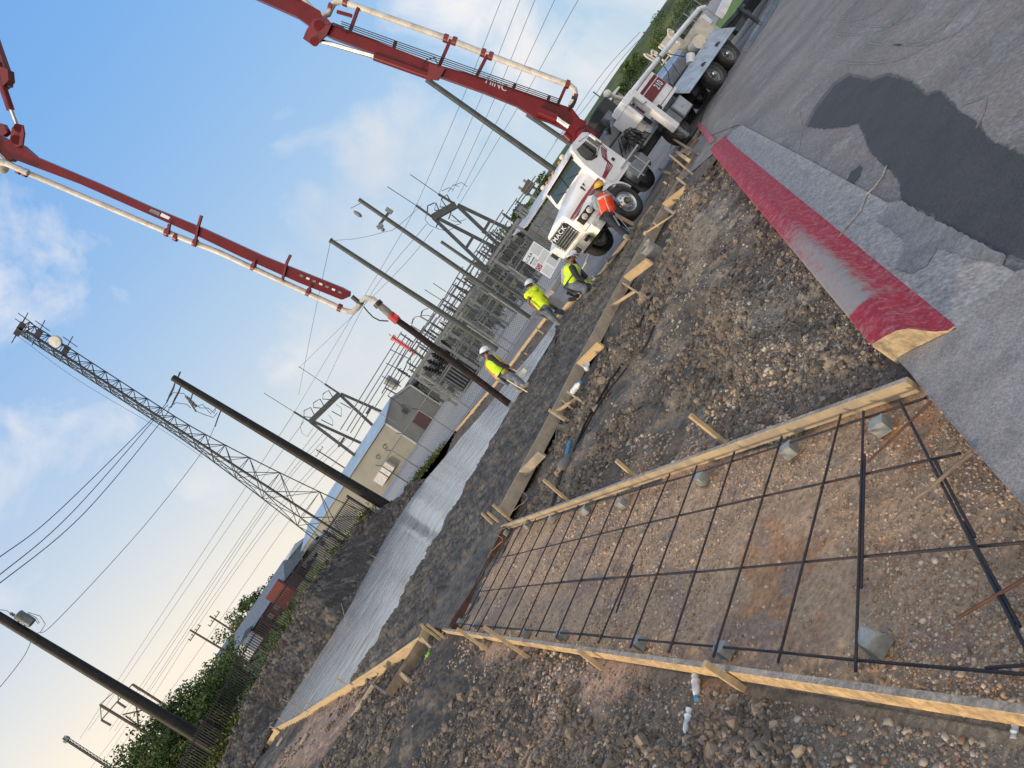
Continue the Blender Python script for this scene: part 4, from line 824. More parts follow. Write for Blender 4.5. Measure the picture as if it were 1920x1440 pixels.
def hs(b):
    for o in (0, .10):
        A_ = T3(.10, .10, 1.52-o*.8); B_ = T3(-1.22, .45, 1.50-o); b.beam(A_-TN*.0, B_-TN*.06, .01, .05, up=TZ); b.prism([T3(.15, .13, 1.56-o), T3(-.6, .31, 1.56-o), T3(-1.25, .44, 1.52-o), T3(-1.25, .43, 1.47-o), T3(-.6, .29, 1.49-o), T3(.15, .11, 1.50-o)], TN*-.06)
tpart('hood_stripe', M['stripe'], build=hs)
def louv(b):
    for k in range(3): tb(b, -.28+k*.12, -.22+k*.12, .285-k*.02, .30-k*.02, 1.62, 1.80, bev=0)
tpart('hood_vent', M['black'], build=louv)
def grille_bg(b): b.prism([T3(-1.345, 1.1+x, z) for x, z in ((-.50, 1.10), (.50, 1.10), (.52, 1.5), (.42, 1.64), (.1, 1.60), (0, 1.56), (-.1, 1.60), (-.42, 1.64), (-.52, 1.5))], TX*-.02)
gr = tpart('grille', M['black'], build=grille_bg)
def gbars(b):
    for z in (1.61, 1.40, 1.32, 1.24, 1.16, 1.09): b.beam(T3(-1.39, .60, z), T3(-1.39, 1.60, z), .05, .034)
tpart('grille_bar', M['chrome'], parent=gr, build=gbars)
text_mesh('MACK', .185, T3(-1.395, 1.1, 1.50), TN*-1, TZ, 'lettering', M['sign'], gr, .01, 1.15, 1.45)
bp_ = tpart('bumper', M['chrome'], True, build=lambda b: loft(b, [[T3(s, t, .66), T3(s, t, .95), T3(s+.12, t, .97), T3(s+.12, t, .66)] for s, t in ((-1.0, -.04), (-1.30, .08), (-1.48, .45), (-1.50, 1.1), (-1.48, 1.75), (-1.30, 2.12), (-1.0, 2.24))]))
def bslot(b): tb(b, -1.52, -1.50, .98, 1.50, .72, .90, bev=0); tb(b, -1.515, -1.49, .36, .56, .76, .86, bev=0)
tpart('bumper_slot', M['black'], parent=bp_, build=bslot)
for t in (.03, 2.0):
    hl = tpart('headlight', M['black'], build=lambda b: loft(b, [[T3(s, t+.01+o, 1.10), T3(s, t+.15+o, 1.10), T3(s, t+.15+o, 1.34), T3(s, t+.01+o, 1.34)] for s, o in ((-1.33, .10), (-.88, -.03))]))
    tpart('headlight_lens', M['lens'], True, parent=hl, build=lambda b: [b.ell(T3(s, t+.02+o*.8, 1.22), (.11, .05, .09), TAX, 12, 6) for s, o in ((-1.21, .05), (-.98, -.02))])
for t, s_ in ((-.22, 1), (2.42, -1)):
    mi_ = tpart('mirror', M['white'] if s_ < 0 else M['chrome'], True, build=lambda b: [tb(b, .90, 1.02, t-.10, t+.10, 2.02, 2.46, bev=.04), b.tube([T3(1.0, t, 2.46), T3(.8, t+.3*s_, 2.62)], .015, 6), b.tube([T3(1.0, t, 2.05), T3(.75, t+.25*s_, 1.95)], .015, 6)])
    tpart('mirror_arm', M['black'], parent=mi_, build=lambda b: b.tube([T3(1.0, t, 2.02), T3(.95, t, 1.8), T3(.8, t+.2*s_, 1.7)], .012, 5))
for t in (.35, .6, 1.1, 1.35, 1.6, 1.85): tpart('marker_lamp', M['amber'], True, build=lambda b: b.ell(T3(.32, t, 2.70), (.07, .06, .04), TAX, 8, 4))
for t in (.25, 1.75): tpart('beacon', M['cream'], True, build=lambda b: tb(b, .15, .27, t-.07, t+.07, 2.66, 2.77, bev=.03))
# wheels
def wheel(s, t0, w, r=.52, kind='front', z=None):
    z = r if z is None else z; c = T3(s, t0, z); wh = thing_part('wheel', c)
    prof = [(r*.60, 0), (r*.66, -.02), (r*.88, -.025), (r*.97, .01), (r, .05), (r, w-.05), (r*.97, w-.01), (r*.88, w+.02), (r*.62, w)]
    b = MB(); b.lathe(c, TN, prof, 40)
    for k in range(44):
        a = 2*math.pi*k/44; u_ = TX*math.cos(a)+TZ*math.sin(a); b.box(c+u_*(r+.003)+TN*w*.5, (.012, w*.8, .05), (u_, TN, u_.cross(TN)))
    b.build('tyre', M['rubber'], wh, smooth=True)
    b = MB()
    if kind == 'front': b.lathe(c, TN, [(r*.61, -.01), (r*.58, .0), (r*.52, .03), (r*.45, .01), (r*.33, -.04), (r*.22, -.05), (r*.2, .02), (.001, .02)], 32)
    else: b.lathe(c, TN, [(r*.61, .0), (r*.58, .0), (r*.54, .10), (r*.42, .13), (r*.25, .12), (.001, .12)], 32)
    for k in range(10):
        a = 2*math.pi*k/10; u_ = TX*math.cos(a)+TZ*math.sin(a); b.lathe(c+u_*r*.36+TN*(-.055 if kind == 'front' else .10), TN, [(.001, -.0), (.022, 0), (.022, .05)], 8)
    b.build('rim', M['alu'] if kind == 'front' else M['tank'], wh, smooth=True)
    b = MB(); b.lathe(c, TN, [(.001, -.10 if kind == 'front' else -.0), (r*.12, -.09 if kind == 'front' else .0), (r*.16, .02), (r*.17, .14)], 20); b.build('hub', mat_hub if kind == 'front' else M['chrome'], wh, smooth=True)
mat_hub = mat('hub_yellow', (.26, .20, .06), .5, c2=(.05, .05, .05), sc=16)
def thing_part(name, c):
    o = bpy.data.objects.new(name, None); COL.objects.link(o); o.parent = truck; o.location = Vector(c)-WORLD[truck.name]; WORLD[o.name] = Vector(c); return o
wheel(0, .0, .30); wheel(0, 1.9, .30)
for s in (6.6, 7.82):
    wheel(s, .0, .29, .50, 'rear'); wheel(s, 1.9, .29, .50, 'rear')
wheel(3.85, .22, .29, .46, 'rear', .46); wheel(3.1, 1.9, .29, .46, 'rear', .46)
def chassis(b):
    for t in (.68, 1.52): tb(b, -1.0, 9.3, t-.05, t+.05, .72, .98)
    for s in (0, 6.6, 7.82): tb(b, s-.07, s+.07, .1, 2.1, .45, .6)
    tb(b, 1.4, 5.0, .5, 1.7, .75, 1.05); tb(b, 5.6, 8.8, .3, 1.9, .55, .95)
    tb(b, -.9, 1.2, .4, 1.8, .55, 1.15)
tpart('chassis', M['black'], build=chassis)
fu = tpart('fuel_tank', M['tank'], True, build=lambda b: tb(b, .86, 1.98, -.02, .55, .52, 1.10, bev=.13))
tpart('tank_step', M['alu'], parent=fu, build=lambda b: [tb(b, .92, 1.75, -.06, -.02, .62, .66, bev=0), tb(b, 1.15, 1.19, -.035, -.02, .52, 1.08, bev=0), tb(b, 1.55, 1.59, -.035, -.02, .52, 1.08, bev=0), tb(b, .9, 2.0, -.05, .02, 1.16, 1.20, bev=0)])
tpart('mud_flap', M['rubber'], build=lambda b: tb(b, .62, .66, -.02, .4, .35, .95, bev=0))
# mid body: silver control floor, hoses, black cooler box
tpart('turret_base', M['tank'], build=lambda b: [tb(b, 1.5, 3.0, .25, 1.95, 1.05, 1.75, bev=.05), tb(b, 1.6, 2.9, .5, 1.7, 1.75, 2.2, bev=.08)])
def hoses(b):
    for k in range(16):
        s = random.uniform(1.45, 2.3); z = random.uniform(1.15, 1.5); b.tube([T3(s, .2, z), T3(s+.15, .05, z+random.uniform(.1, .35)), T3(s+.4, .02, z+random.uniform(.0, .3)), T3(s+.6, .15, z-.2)], .016, 5)
    for k in range(5): b.tube([T3(1.7+.1*k, .5, 2.2), T3(1.8+.1*k, .2, 2.45), T3(2.1+.1*k, .3, 2.3), T3(2.3, .5, 2.0)], .016, 5)
tpart('hydraulic_hoses', M['black'], build=hoses)
bx = tpart('cooler_box', M['black'], build=lambda b: tb(b, 3.15, 3.75, .75, 1.7, 2.28, 2.84, bev=.03))
tpart('cooler_bracket', M['galv'], parent=bx, build=lambda b: tb(b, 2.9, 3.3, .7, .95, 2.15, 2.5))
tpart('valve_box', M['cream'], build=lambda b: tb(b, 2.55, 3.05, .15, .35, 1.25, 1.55))
# panel with fleet number
sp = tpart('side_panel', M['white'], build=lambda b: tb(b, 3.22, 4.95, .02, .30, 1.30, 2.12, bev=.02))
tpart('red_band', M['darkred'], parent=sp, build=lambda b: tb(b, 3.25, 4.90, .0, .02, 1.56, 1.88, bev=0))
tpart('thin_band', M['red'], parent=sp, build=lambda b: tb(b, 3.25, 4.90, .0, .02, 1.92, 2.02, bev=0))
text_mesh('210', .30, T3(4.60, -.010, 1.715), TX, TZ, 'fleet_number', M['sign'], sp, .006, 1.0, .8)
def emblem(b):
    c = T3(3.62, -.004, 1.72)
    for r in (.16, .125): b.tube([c+TX*r*math.cos(a)+TZ*r*math.sin(a) for a in np.linspace(0, 2*math.pi, 26)], .008, 5)
    b.prism([c+TX*x*.1+TZ*z*.1 for x, z in ((-.9, .2), (-.2, .9), (.5, .7), (.9, 0), (.4, -.5), (.1, -.1), (-.2, -.9), (-.4, -.2))], TN*-.008)
    for k in range(5): b.beam(c+TX*(-.04+.03*k)+TZ*.02, c+TX*(-.02+.03*k)-TZ*.07, .006, .008, up=TZ)
tpart('emblem', M['sign'], parent=sp, build=emblem)
tpart('side_strip', M['white'], build=lambda b: tb(b, 3.3, 5.0, .0, .22, 1.18, 1.28, bev=.01))
tpart('control_box', M['black'], build=lambda b: tb(b, 3.72, 3.9, -.03, 0, 1.22, 1.38)); tpart('control_box', M['black'], build=lambda b: tb(b, 3.0, 3.15, -.03, .02, 1.2, 1.5))
tpart('toolbox', M['tank'], build=lambda b: [tb(b, 3.55, 4.12, .05, .55, .50, 1.05, bev=.02), tb(b, 4.14, 4.82, .0, .6, .48, 1.02, bev=.02)])
tpart('toolbox_door', M['alu'], build=lambda b: [tb(b, 4.18, 4.78, -.015, 0, .52, .98, bev=.005), tb(b, 4.42, 4.54, -.03, -.01, .73, .76, bev=0)])
# front outrigger
ou = tpart('outrigger', M['white'], build=lambda b: [tb(b, 3.08, 3.32, -.42, -.18, .52, 2.24, bev=.02), tb(b, 2.60, 3.30, -.40, .25, 2.06, 2.30, bev=.03), tb(b, 2.60, 2.72, -.38, .5, 1.50, 2.10, bev=.02)])
tpart('outrigger_leg', M['galv'], parent=ou, build=lambda b: b.tube([T3(3.2, -.3, .55), T3(3.2, -.3, .1)], .07, 12))
tpart('outrigger_pad', M['black'], parent=ou, build=lambda b: tb(b, 2.95, 3.45, -.55, -.05, .02, .12))
tpart('outrigger_brace', M['galv'], parent=ou, build=lambda b: [b.tube([T3(3.0, -.43, 2.1), T3(3.0, -.43, 1.75), T3(3.2, -.43, 1.7)], .015, 6), tb(b, 2.3, 3.3, .1, .3, .98, 1.06)])
b = MB(); b.box(T3(3.2, -.3, -.05), (.6, .6, .10), TAX, bev=.01); tag(b.build('outrigger_mat', M['lumber_old']), 'dark timber mat under the front outrigger foot', 'timber mat')
# deck flap and body behind
dk = tpart('deck_flap', M['deck'], build=lambda b: b.prism([T3(4.98, .28, 1.27), T3(4.98, -.12, .80), T3(8.92, -.12, .78), T3(8.80, .28, 1.30)], TN*.03+TZ*.02))
def grooves(b):
    for k in (.2, .4, .6, .8):
        a_, c_ = T3(4.98, .28-.40*k, 1.27-.47*k), T3(8.85, .28-.40*k, 1.28-.49*k); b.beam(a_-TN*.003, c_-TN*.003, .006, .008, up=TZ)
    b.tube([T3(5.0, -.12, .80), T3(8.92, -.12, .78)], .012, 5)
    for s in (5.1, 6.4, 7.6, 8.6): tb(b, s, s+.08, .22, .26, 1.16, 1.24, bev=0)
tpart('deck_seam', M['tank'], parent=dk, build=grooves)
tpart('body', M['tank'], build=lambda b: [tb(b, 4.95, 8.9, .32, 1.9, .95, 1.28, bev=.03), tb(b, 5.2, 8.0, .9, 1.9, 1.28, 1.75, bev=.08)])
tpart('water_tank', M['alu'], True, build=lambda b: b.tube([T3(5.1, 1.35, 1.7), T3(8.0, 1.35, 1.62)], .33, 20))
tpart('hopper', M['cream'], build=lambda b: loft(b, [[T3(8.2, .35, z), T3(9.1, .35, z), T3(9.1+k, 1.85, z), T3(8.2-k, 1.85, z)] for z, k in ((1.15, -.15), (1.75, .1), (1.95, .12))]))
tpart('rubber_drum', M['cream'], True, build=lambda b: b.tube([T3(7.9, .35, 1.48), T3(8.25, .9, 1.50)], .22, 18))
tpart('bucket', M['white'], True, build=lambda b: b.lathe(T3(6.75, .35, 1.30), (TX+TZ*.6-TN*.2), [(0, 0), (.13, 0), (.15, .3), (.13, .3), (.11, .02), (0, .02)], 16))
tpart('red_can', M['red'], True, build=lambda b: tb(b, 5.05, 5.35, .25, .45, 1.30, 1.52, bev=.05))
def rails(b):
    for s, t in ((7.6, 1.5), (8.2, 1.5), (8.8, 1.5)): b.beam(T3(s, t, 1.9), T3(s, t, 2.5), .05, .05)
    b.beam(T3(7.3, 1.5, 2.3), T3(9.0, 1.5, 2.3), .05, .05); b.beam(T3(7.4, 1.5, 2.05), T3(8.9, 1.5, 2.05), .05, .05)
    for s in (7.3, 8.7): b.beam(T3(s, 1.4, 2.5), T3(s+.25, 1.4, 2.62), .05, .05); b.beam(T3(s+.25, 1.4, 2.62), T3(s+.3, 1.4, 2.4), .05, .05)
tpart('rear_railing', M['cream'], build=rails)
tpart('tan_panel', M['cream'], build=lambda b: tb(b, 8.5, 9.6, 1.85, 1.9, 1.9, 2.55, bev=.01))
tpart('rear_outrigger', M['white'], build=lambda b: [tb(b, 8.95, 9.15, .3, 2.0, 1.5, 1.9, bev=.02), b.beam(T3(9.1, -.05, 1.45), T3(11.6, -.2, 1.75), .24, .28)])
tpart('rear_leg', M['galv_dark'], True, build=lambda b: [b.tube([T3(9.3, .6, 1.1), T3(10.2, -.1, .95)], .09, 12), b.tube([T3(9.5, 1.6, 2.4), T3(9.5, 1.2, 1.2)], .10, 12), b.tube([T3(9.9, -.1, 1.1), T3(9.9, -.1, .2)], .07, 10), tb(b, 9.0, 10.3, .0, .2, .60, .80)])
dp = tpart('delivery_pipe', M['white'], True, build=lambda b: b.tube([T3(s, .12-.10*(s > 8), z) for s, z in ((2.75, 2.25), (4.0, 2.23), (5.7, 2.20), (7.5, 2.17), (8.75, 2.12), (9.0, 2.0))], .082, 14))
tpart('pipe_clamp', M['galv'], True, parent=dp, build=lambda b: [b.tube([T3(s, .12, 2.2+.0), T3(s+.08, .12, 2.2)], .10, 12) for s in (3.35, 5.70, 8.5)])
tpart('grab_hoop', M['cream'], True, build=lambda b: [b.tube([T3(5.75, .3, 2.15), T3(5.70, .3, 2.55), T3(5.80, .35, 2.66), T3(5.95, .4, 2.6), T3(6.0, .4, 2.15)], .03, 8), b.tube([T3(4.5, 1.0, 2.1), T3(4.2, 1.0, 2.7)], .07, 8), b.ell(T3(4.15, 1.0, 2.85), (.14, .12, .14))])
tpart('deck_hose', M['black'], True, build=lambda b: [b.tube([T3(5.8, .2, 2.1), T3(5.7, .3, 1.7), T3(5.3, .4, 1.35)], .015, 5), b.tube([T3(6.4, .3, 2.1), T3(6.9, .4, 1.6), T3(7.2, .4, 1.5), T3(7.0, .35, 1.3)], .015, 5), b.tube([T3(5.9, .3, 1.3), T3(6.3, .4, 1.8)], .012, 5)])
# ================================================================ boom
TB = T3(2.25, 1.1, 0); HB = Vector((-.65, 23.5, 0)); BD_ = (HB-Vector((TB.x, TB.y, 0))).normalized(); BN = Vector((-BD_.y, BD_.x, 0))
if BN.y < 0: BN = -BN
def BP(px, py, off=0.0):
    d = ray(px, py); o = Vector((TB.x, TB.y, 0))+BN*off; k = o.dot(BN)/(d.x*BN.x+d.y*BN.y); return Vector((d.x*k, d.y*k, CH+d.z*k))
def slab(b, px, off, w, mi=0): b.prism([BP(x, y, off-w/2) for x, y in px], BN*w, mi)
boom = tpart('boom_arm', M['red'], build=lambda b: slab(b, [(1092, 228), (1073, 203), (1000, 178), (905, 145), (823, 122), (740, 90), (650, 55), (606, 40), (602, 60), (622, 70), (700, 99), (823, 143), (905, 172), (967, 197), (1000, 218), (1030, 228), (1072, 248)], 0, .27))
boom['label'] = 'lowest red boom arm rising from the truck'
text_mesh('HINC', .28, BP(931, 158, -.142), BP(945, 165, 0)-BP(917, 153, 0), (BP(931, 150, 0)-BP(928, 158, 0)), 'lettering', M['alu'], boom, .006)
def turret(b):
    b.tube([T3(2.25, 1.1, 2.1), T3(2.25, 1.1, 2.75)], .30, 20); slab(b, [(1062, 250), (1078, 218), (1100, 228), (1096, 248), (1082, 262), (1066, 268)], -.22, .08); slab(b, [(1062, 250), (1078, 218), (1100, 228), (1096, 248), (1082, 262), (1066, 268)], .22, .08)
    b.ell(T3(2.0, .9, 2.7), (.2, .2, .2)); b.tube([BP(1070, 262, -.2), BP(1058, 250, -.2)], .10, 12)
tpart('turret', M['red'], True, build=turret)
tpart('lift_cylinder', M['red'], True, build=lambda b: b.tube([BP(1010, 208, -.24), BP(1044, 222, -.24)], .14, 14))
tpart('cylinder_rod', M['chrome'], True, build=lambda b: [b.tube([BP(1042, 221, -.24), BP(1066, 238, -.24)], .075, 12), b.tube([BP(597, 76, -.1), BP(704, 107, -.1)], .07, 12)])
tpart('fold_cylinder', M['red'], True, build=lambda b: b.tube([BP(702, 106, -.1), BP(812, 145, -.1)], .12, 14))
def joint1(b):
    for o in (-.24, .24): slab(b, [(575, 55), (588, 36), (610, 30), (622, 44), (612, 66), (597, 80), (588, 86), (568, 72)], o, .07)
    b.tube([BP(590, 78, -.3), BP(590, 78, .3)], .13, 14); b.tube([BP(598, 48, -.32), BP(598, 48, .32)], .15, 14)
tpart('boom_joint', M['darkred'], build=joint1)
for o in (-.2, .2): tpart('cylinder_lug', M['darkred'], build=lambda b: slab(b, [(805, 118), (835, 128), (822, 150), (800, 148)], o, .08))
def pipe1(b): b.tube([BP(*p, -.05) for p in ((560, -8), (580, 12), (592, 24), (604, 30), (616, 26), (620, 16), (626, 6), (638, 2), (655, 7), (840, 73), (910, 101), (1068, 160), (1077, 168), (1079, 178), (1075, 190), (1070, 200))], .092, 14)
p1 = tpart('boom_pipe', M['pipe'], True, build=pipe1)
for x, y in ((648, 4), (836, 72), (852, 77), (906, 99), (920, 105), (1064, 158), (1078, 183), (620, 14)):
    c = BP(x, y, -.05); d = (BP(1000, 134, 0)-BP(700, 23, 0)).normalized(); tpart('pipe_coupling', M['darkred'], True, parent=p1, build=lambda b: b.tube([c-d*.06, c+d*.06], .13, 12))
for (a, c) in (((672, 15), (655, 62)), ((845, 74), (820, 132)), ((914, 103), (890, 150)), ((1060, 164), (1045, 198)), ((660, 30), (632, 22)), ((742, 78), (737, 95)), ((966, 158), (958, 175)), ((1030, 180), (1024, 200))):
    tpart('pipe_bracket', M['red'], build=lambda b: b.beam(BP(*a, -.1), BP(*c, -.1), .09, .09))
def lines1(b):
    for k in range(4): b.tube([BP(640, 40+k*4, -.19), BP(740, 76+k*4, -.19), BP(900, 133+k*4, -.19), BP(1050, 186+k*3.5, -.19)], .014, 5)
    b.tube([BP(x, y, -.25) for x, y in ((600, 40), (610, 48), (625, 44), (640, 50), (650, 58))], .03, 6); b.tube([BP(x, y, -.28) for x, y in ((790, 122), (800, 112), (815, 108), (822, 125))], .018, 5); b.tube([BP(x, y, -.25) for x, y in ((1065, 205), (1075, 195), (1080, 185), (1072, 182))], .05, 6)
tpart('hydraulic_line', M['black'], build=lines1)
# upper arms, largely above the picture
a2 = tpart('boom_arm', M['red'], build=lambda b: slab(b, [(612, 56), (600, 62), (555, 30), (470, -8), (300, -80), (-130, -262), (-125, -280), (310, -100), (480, -32), (560, -2), (600, 20)], .0, .30)); a2['label'] = 'second red boom arm leaving the top edge'
a3 = tpart('boom_arm', M['darkred'], build=lambda b: slab(b, [(-140, -280), (-115, -270), (-35, 0), (14, 140), (14, 160), (-2, 165), (-12, 150), (-60, 0)], .0, .26))
tpart('boom_pipe', M['pipe'], True, build=lambda b: b.tube([BP(*p, -.25) for p in ((560, -8), (480, -45), (300, -115), (-120, -290), (-150, -270), (-90, 0), (-40, 160), (-26, 250), (-12, 295), (2, 305), (15, 308), (53, 325))], .09, 12))
tpart('fold_cylinder', M['darkred'], True, build=lambda b: [b.tube([BP(-2, 118, -.1), BP(7, 168, -.1), BP(20, 206, -.1)], .11, 12), slab(b, [(-6, 122), (14, 130), (16, 150), (2, 165), (-8, 150)], -.05, .3)])
tpart('cylinder_rod', M['chrome'], True, build=lambda b: b.tube([BP(20, 204, -.1), BP(31, 233, -.1)], .06, 10))
tip = tpart('boom_arm', M['red'], build=lambda b: slab(b, [(-30, 262), (18, 302), (24, 298), (150, 345), (367, 441), (450, 481), (560, 530), (640, 562), (654, 556), (655, 547), (640, 539), (493, 480), (380, 428), (280, 387), (180, 342), (100, 308), (64, 293), (40, 272), (28, 266), (12, 262), (-10, 248)], 0, .26)); tip['label'] = 'red tip arm sloping down toward the hose'
tpart('boom_joint', M['darkred'], build=lambda b: [slab(b, [(18, 262), (22, 240), (30, 231), (42, 234), (45, 250), (42, 272), (30, 276)], o, .07) for o in (-.2, .2)]+[b.tube([BP(34, 240, -.28), BP(34, 240, .28)], .12, 12), b.tube([BP(30, 262, -.28), BP(30, 262, .28)], .14, 12), slab(b, [(-20, 225), (5, 232), (14, 248), (5, 255), (-20, 240)], -.1, .2)])
p2 = tpart('boom_pipe', M['pipe'], True, build=lambda b: b.tube([BP(*p, -.02) for p in ((5, 290), (10, 302), (22, 310), (53, 325), (317, 437), (410, 473), (520, 524), (628, 573), (645, 582), (660, 585), (670, 578), (676, 567), (686, 558), (700, 561), (709, 570))], .088, 14))
tpart('elbow_casting', M['pipe'], True, parent=p2, build=lambda b: b.ell(BP(4, 314, -.1), (.2, .2, .18)))
for x, y in ((36, 319), (48, 324), (330, 445), (313, 436), (366, 455), (475, 500), (578, 548), (637, 577)): tpart('pipe_coupling', M['darkred'], True, parent=p2, build=lambda b: b.tube([BP(x-3, y-1.3, -.02), BP(x+3, y+1.3, -.02)], .13, 12))
tpart('pipe_coupling', M['black'], True, parent=p2, build=lambda b: [b.tube([BP(706, 567, -.02), BP(712, 573, -.02)], .15, 12), b.tube([BP(660, 556, -.05), BP(672, 566, -.05), BP(680, 572, -.05)], .07, 8)])
for (a, c) in (((378, 404), (372, 424)), ((372, 424), (365, 462)), ((545, 478), (538, 492)), ((538, 492), (530, 524)), ((318, 420), (314, 440)), ((478, 488), (474, 503)), ((583, 535), (577, 550))):
    tpart('pipe_bracket', M['darkred'], build=lambda b: b.beam(BP(*a, -.16), BP(*c, -.16), .10, .07))
tpart('decal', M['tank'], parent=tip, build=lambda b: slab(b, [(283, 391), (300, 398), (298, 405), (279, 396)], -.135, .012))
tpart('decal', M['sign'], parent=tip, build=lambda b: slab(b, [(303, 399), (319, 407), (316, 412), (300, 405)], -.135, .012))
for k in range(7):
    x = 563+k*12; y = 514+k*5.2; tpart('decal', M['sign'] if k % 2 else M['tank'], parent=tip, build=lambda b: slab(b, [(x, y), (x+6, y+2.6), (x+4.5, y+6), (x-1.5, y+3.4)], -.135, .012))
# end hose
def hosepts(o=0):
    return [BP(*p, -.02) for p in ((709, 570), (722, 581), (740, 597), (775, 622), (820, 656), (870, 693), (920, 731), (970, 769))]
hs_ = tpart('end_hose', M['hose'], True, build=lambda b: b.tube(hosepts()[2:], [.10, .105, .107, .11, .112, .115], 18))
hs_['label'] = 'long black rubber hose hanging into the fresh concrete'
tpart('hose_cuff', M['hose_grey'], True, parent=hs_, build=lambda b: b.tube(hosepts()[:3], [.11, .12, .12], 16))
tpart('hose_wrap', M['hose_red'], True, parent=hs_, build=lambda b: [b.tube([BP(732, 590, -.02), BP(746, 602, -.02)], .135, 16), b.prism([BP(738, 588, -.15), BP(748, 592, -.15), BP(742, 602, -.15)], BN*.05)])
tpart('hose_tip', M['hose_grey'], True, parent=hs_, build=lambda b: b.tube([BP(955, 757, -.02), BP(974, 772, -.02)], .125, 16))
tpart('safety_sling', M['black'], True, parent=hs_, build=lambda b: b.tube([BP(*p, -.1) for p in ((682, 575), (690, 585), (700, 595), (712, 601), (728, 602))], .022, 6))
# second vehicle at the top edge
mx = thing('mixer_truck', 'dark underside and front wheel of a second truck at the top picture edge', 'truck', tuple(G(1440, 5)))
def mxp(name, m, f, smooth=False): b = MB(); f(b); return b.build(name, m, mx, smooth=smooth)
mc = Vector(T3(12.6, .9, 0)); 
mxp('frame', M['black'], lambda b: [tb(b, 11.6, 16, .6, 1.0, .75, 1.05), tb(b, 11.6, 16, 1.7, 2.1, .75, 1.05), tb(b, 11.3, 11.6, .1, 2.4, .55, .95)])
mxp('tyre', M['rubber'], lambda b: b.lathe(T3(12.9, .1, .5), TN, [(.25, 0), (.47, -.02), (.5, .05), (.5, .25), (.45, .3), (.25, .3)], 32), True)
mxp('rim', M['tank'], lambda b: b.lathe(T3(12.9, .1, .5), TN, [(.26, .0), (.22, .1), (.0, .1)], 24), True)
mxp('fender', M['black'], lambda b: [tb(b, 12.2, 13.7, .05, .5, 1.1, 1.25)])
mxp('drum', M['white'], lambda b: b.tube([T3(13.5, 1.2, 2.6), T3(15, 1.2, 3.0), T3(17.5, 1.2, 3.4)], [.7, 1.15, .9], 20), True)
# ================================================================ people
M['skin'] = mat('skin', (.30, .15, .09), .6, c2=(.24, .12, .075), sc=8)
M['hair'] = mat('hair', (.012, .01, .009), .8)
M['eye'] = mat('eye', (.01, .01, .01), .3)
M['vest'] = mat('vest_yellow', (.56, .82, .03), .8, c2=(.44, .68, .02), sc=9, bump=.4, bsc=12)
M['tee'] = mat('tee_yellow', (.66, .86, .02), .8, c2=(.48, .66, .02), sc=7, bump=.5, bsc=10)
M['vesto'] = mat('vest_orange', (.80, .07, .015), .8, c2=(.62, .045, .01), sc=8, bump=.5, bsc=10)
M['orange'] = mat('orange_tape', (.70, .28, .10), .7); M['silver'] = mat('silver_tape', (.42, .43, .43), .5)
M['blackcloth'] = mat('black_cloth', (.018, .02, .025), .9, c2=(.03, .032, .04), sc=8, bump=.4, bsc=14)
M['jeans'] = mat('jeans', (.07, .10, .16), .9, c2=(.15, .18, .22), sc=8, bump=.4, bsc=20, dirt=(.24, .24, .23), dsc=5)
M['navy'] = mat('navy_cloth', (.015, .02, .045), .9, c2=(.03, .035, .06), sc=8, bump=.4)
M['greyshirt'] = mat('grey_pattern', (.16, .26, .32), .9, c2=(.30, .34, .36), sc=14)
M['boot'] = mat('boot_concrete', (.30, .30, .28), .9, c2=(.18, .18, .17), sc=9, bump=.4)
M['hatw'] = mat('hat_white', (.70, .74, .78), .35); M['haty'] = mat('hat_yellow', (.72, .46, .02), .35); M['glove'] = mat('glove_green', (.16, .34, .05), .8)
top_name = ['']
def skinned(name, verts, edges, rad, m, parent, sub=1, root=0):
    me = bpy.data.meshes.new(name); org = WORLD[parent.name]; me.from_pydata([tuple(Vector(v)-org) for v in verts], edges, []); o = bpy.data.objects.new(name, me); COL.objects.link(o)
    o.modifiers.new('s', 'SKIN'); sv = me.skin_vertices[0].data
    kf = 1.12 if name == 'body' else (1.32 if name != top_name[0] else 1.55)
    for i, r in enumerate(rad): r = r*kf if not isinstance(r, tuple) else tuple(x*kf for x in r); sv[i].radius = (r, r) if not isinstance(r, tuple) else r; sv[i].use_root = (i == root)
    o.modifiers[0].use_smooth_shade = True; ss = o.modifiers.new('u', 'SUBSURF'); ss.levels = ss.render_levels = sub+1
    dg = bpy.context.evaluated_depsgraph_get(); dg.update(); nm = bpy.data.meshes.new_from_object(o.evaluated_get(dg)); bpy.data.objects.remove(o)
    nm.materials.clear(); nm.materials.append(m); nm.name = name; o = bpy.data.objects.new(name, nm); COL.objects.link(o); o.parent = parent; return o
def chain(V, E, R, pts, rad, frm=None):
    i0 = len(V)
    for k, p in enumerate(pts):
        V.append(Vector(p)); R.append(rad[k]); 
        if k: E.append((len(V)-2, len(V)-1))
        elif frm is not None: E.append((frm, len(V)-1))
    return list(range(i0, len(V)))
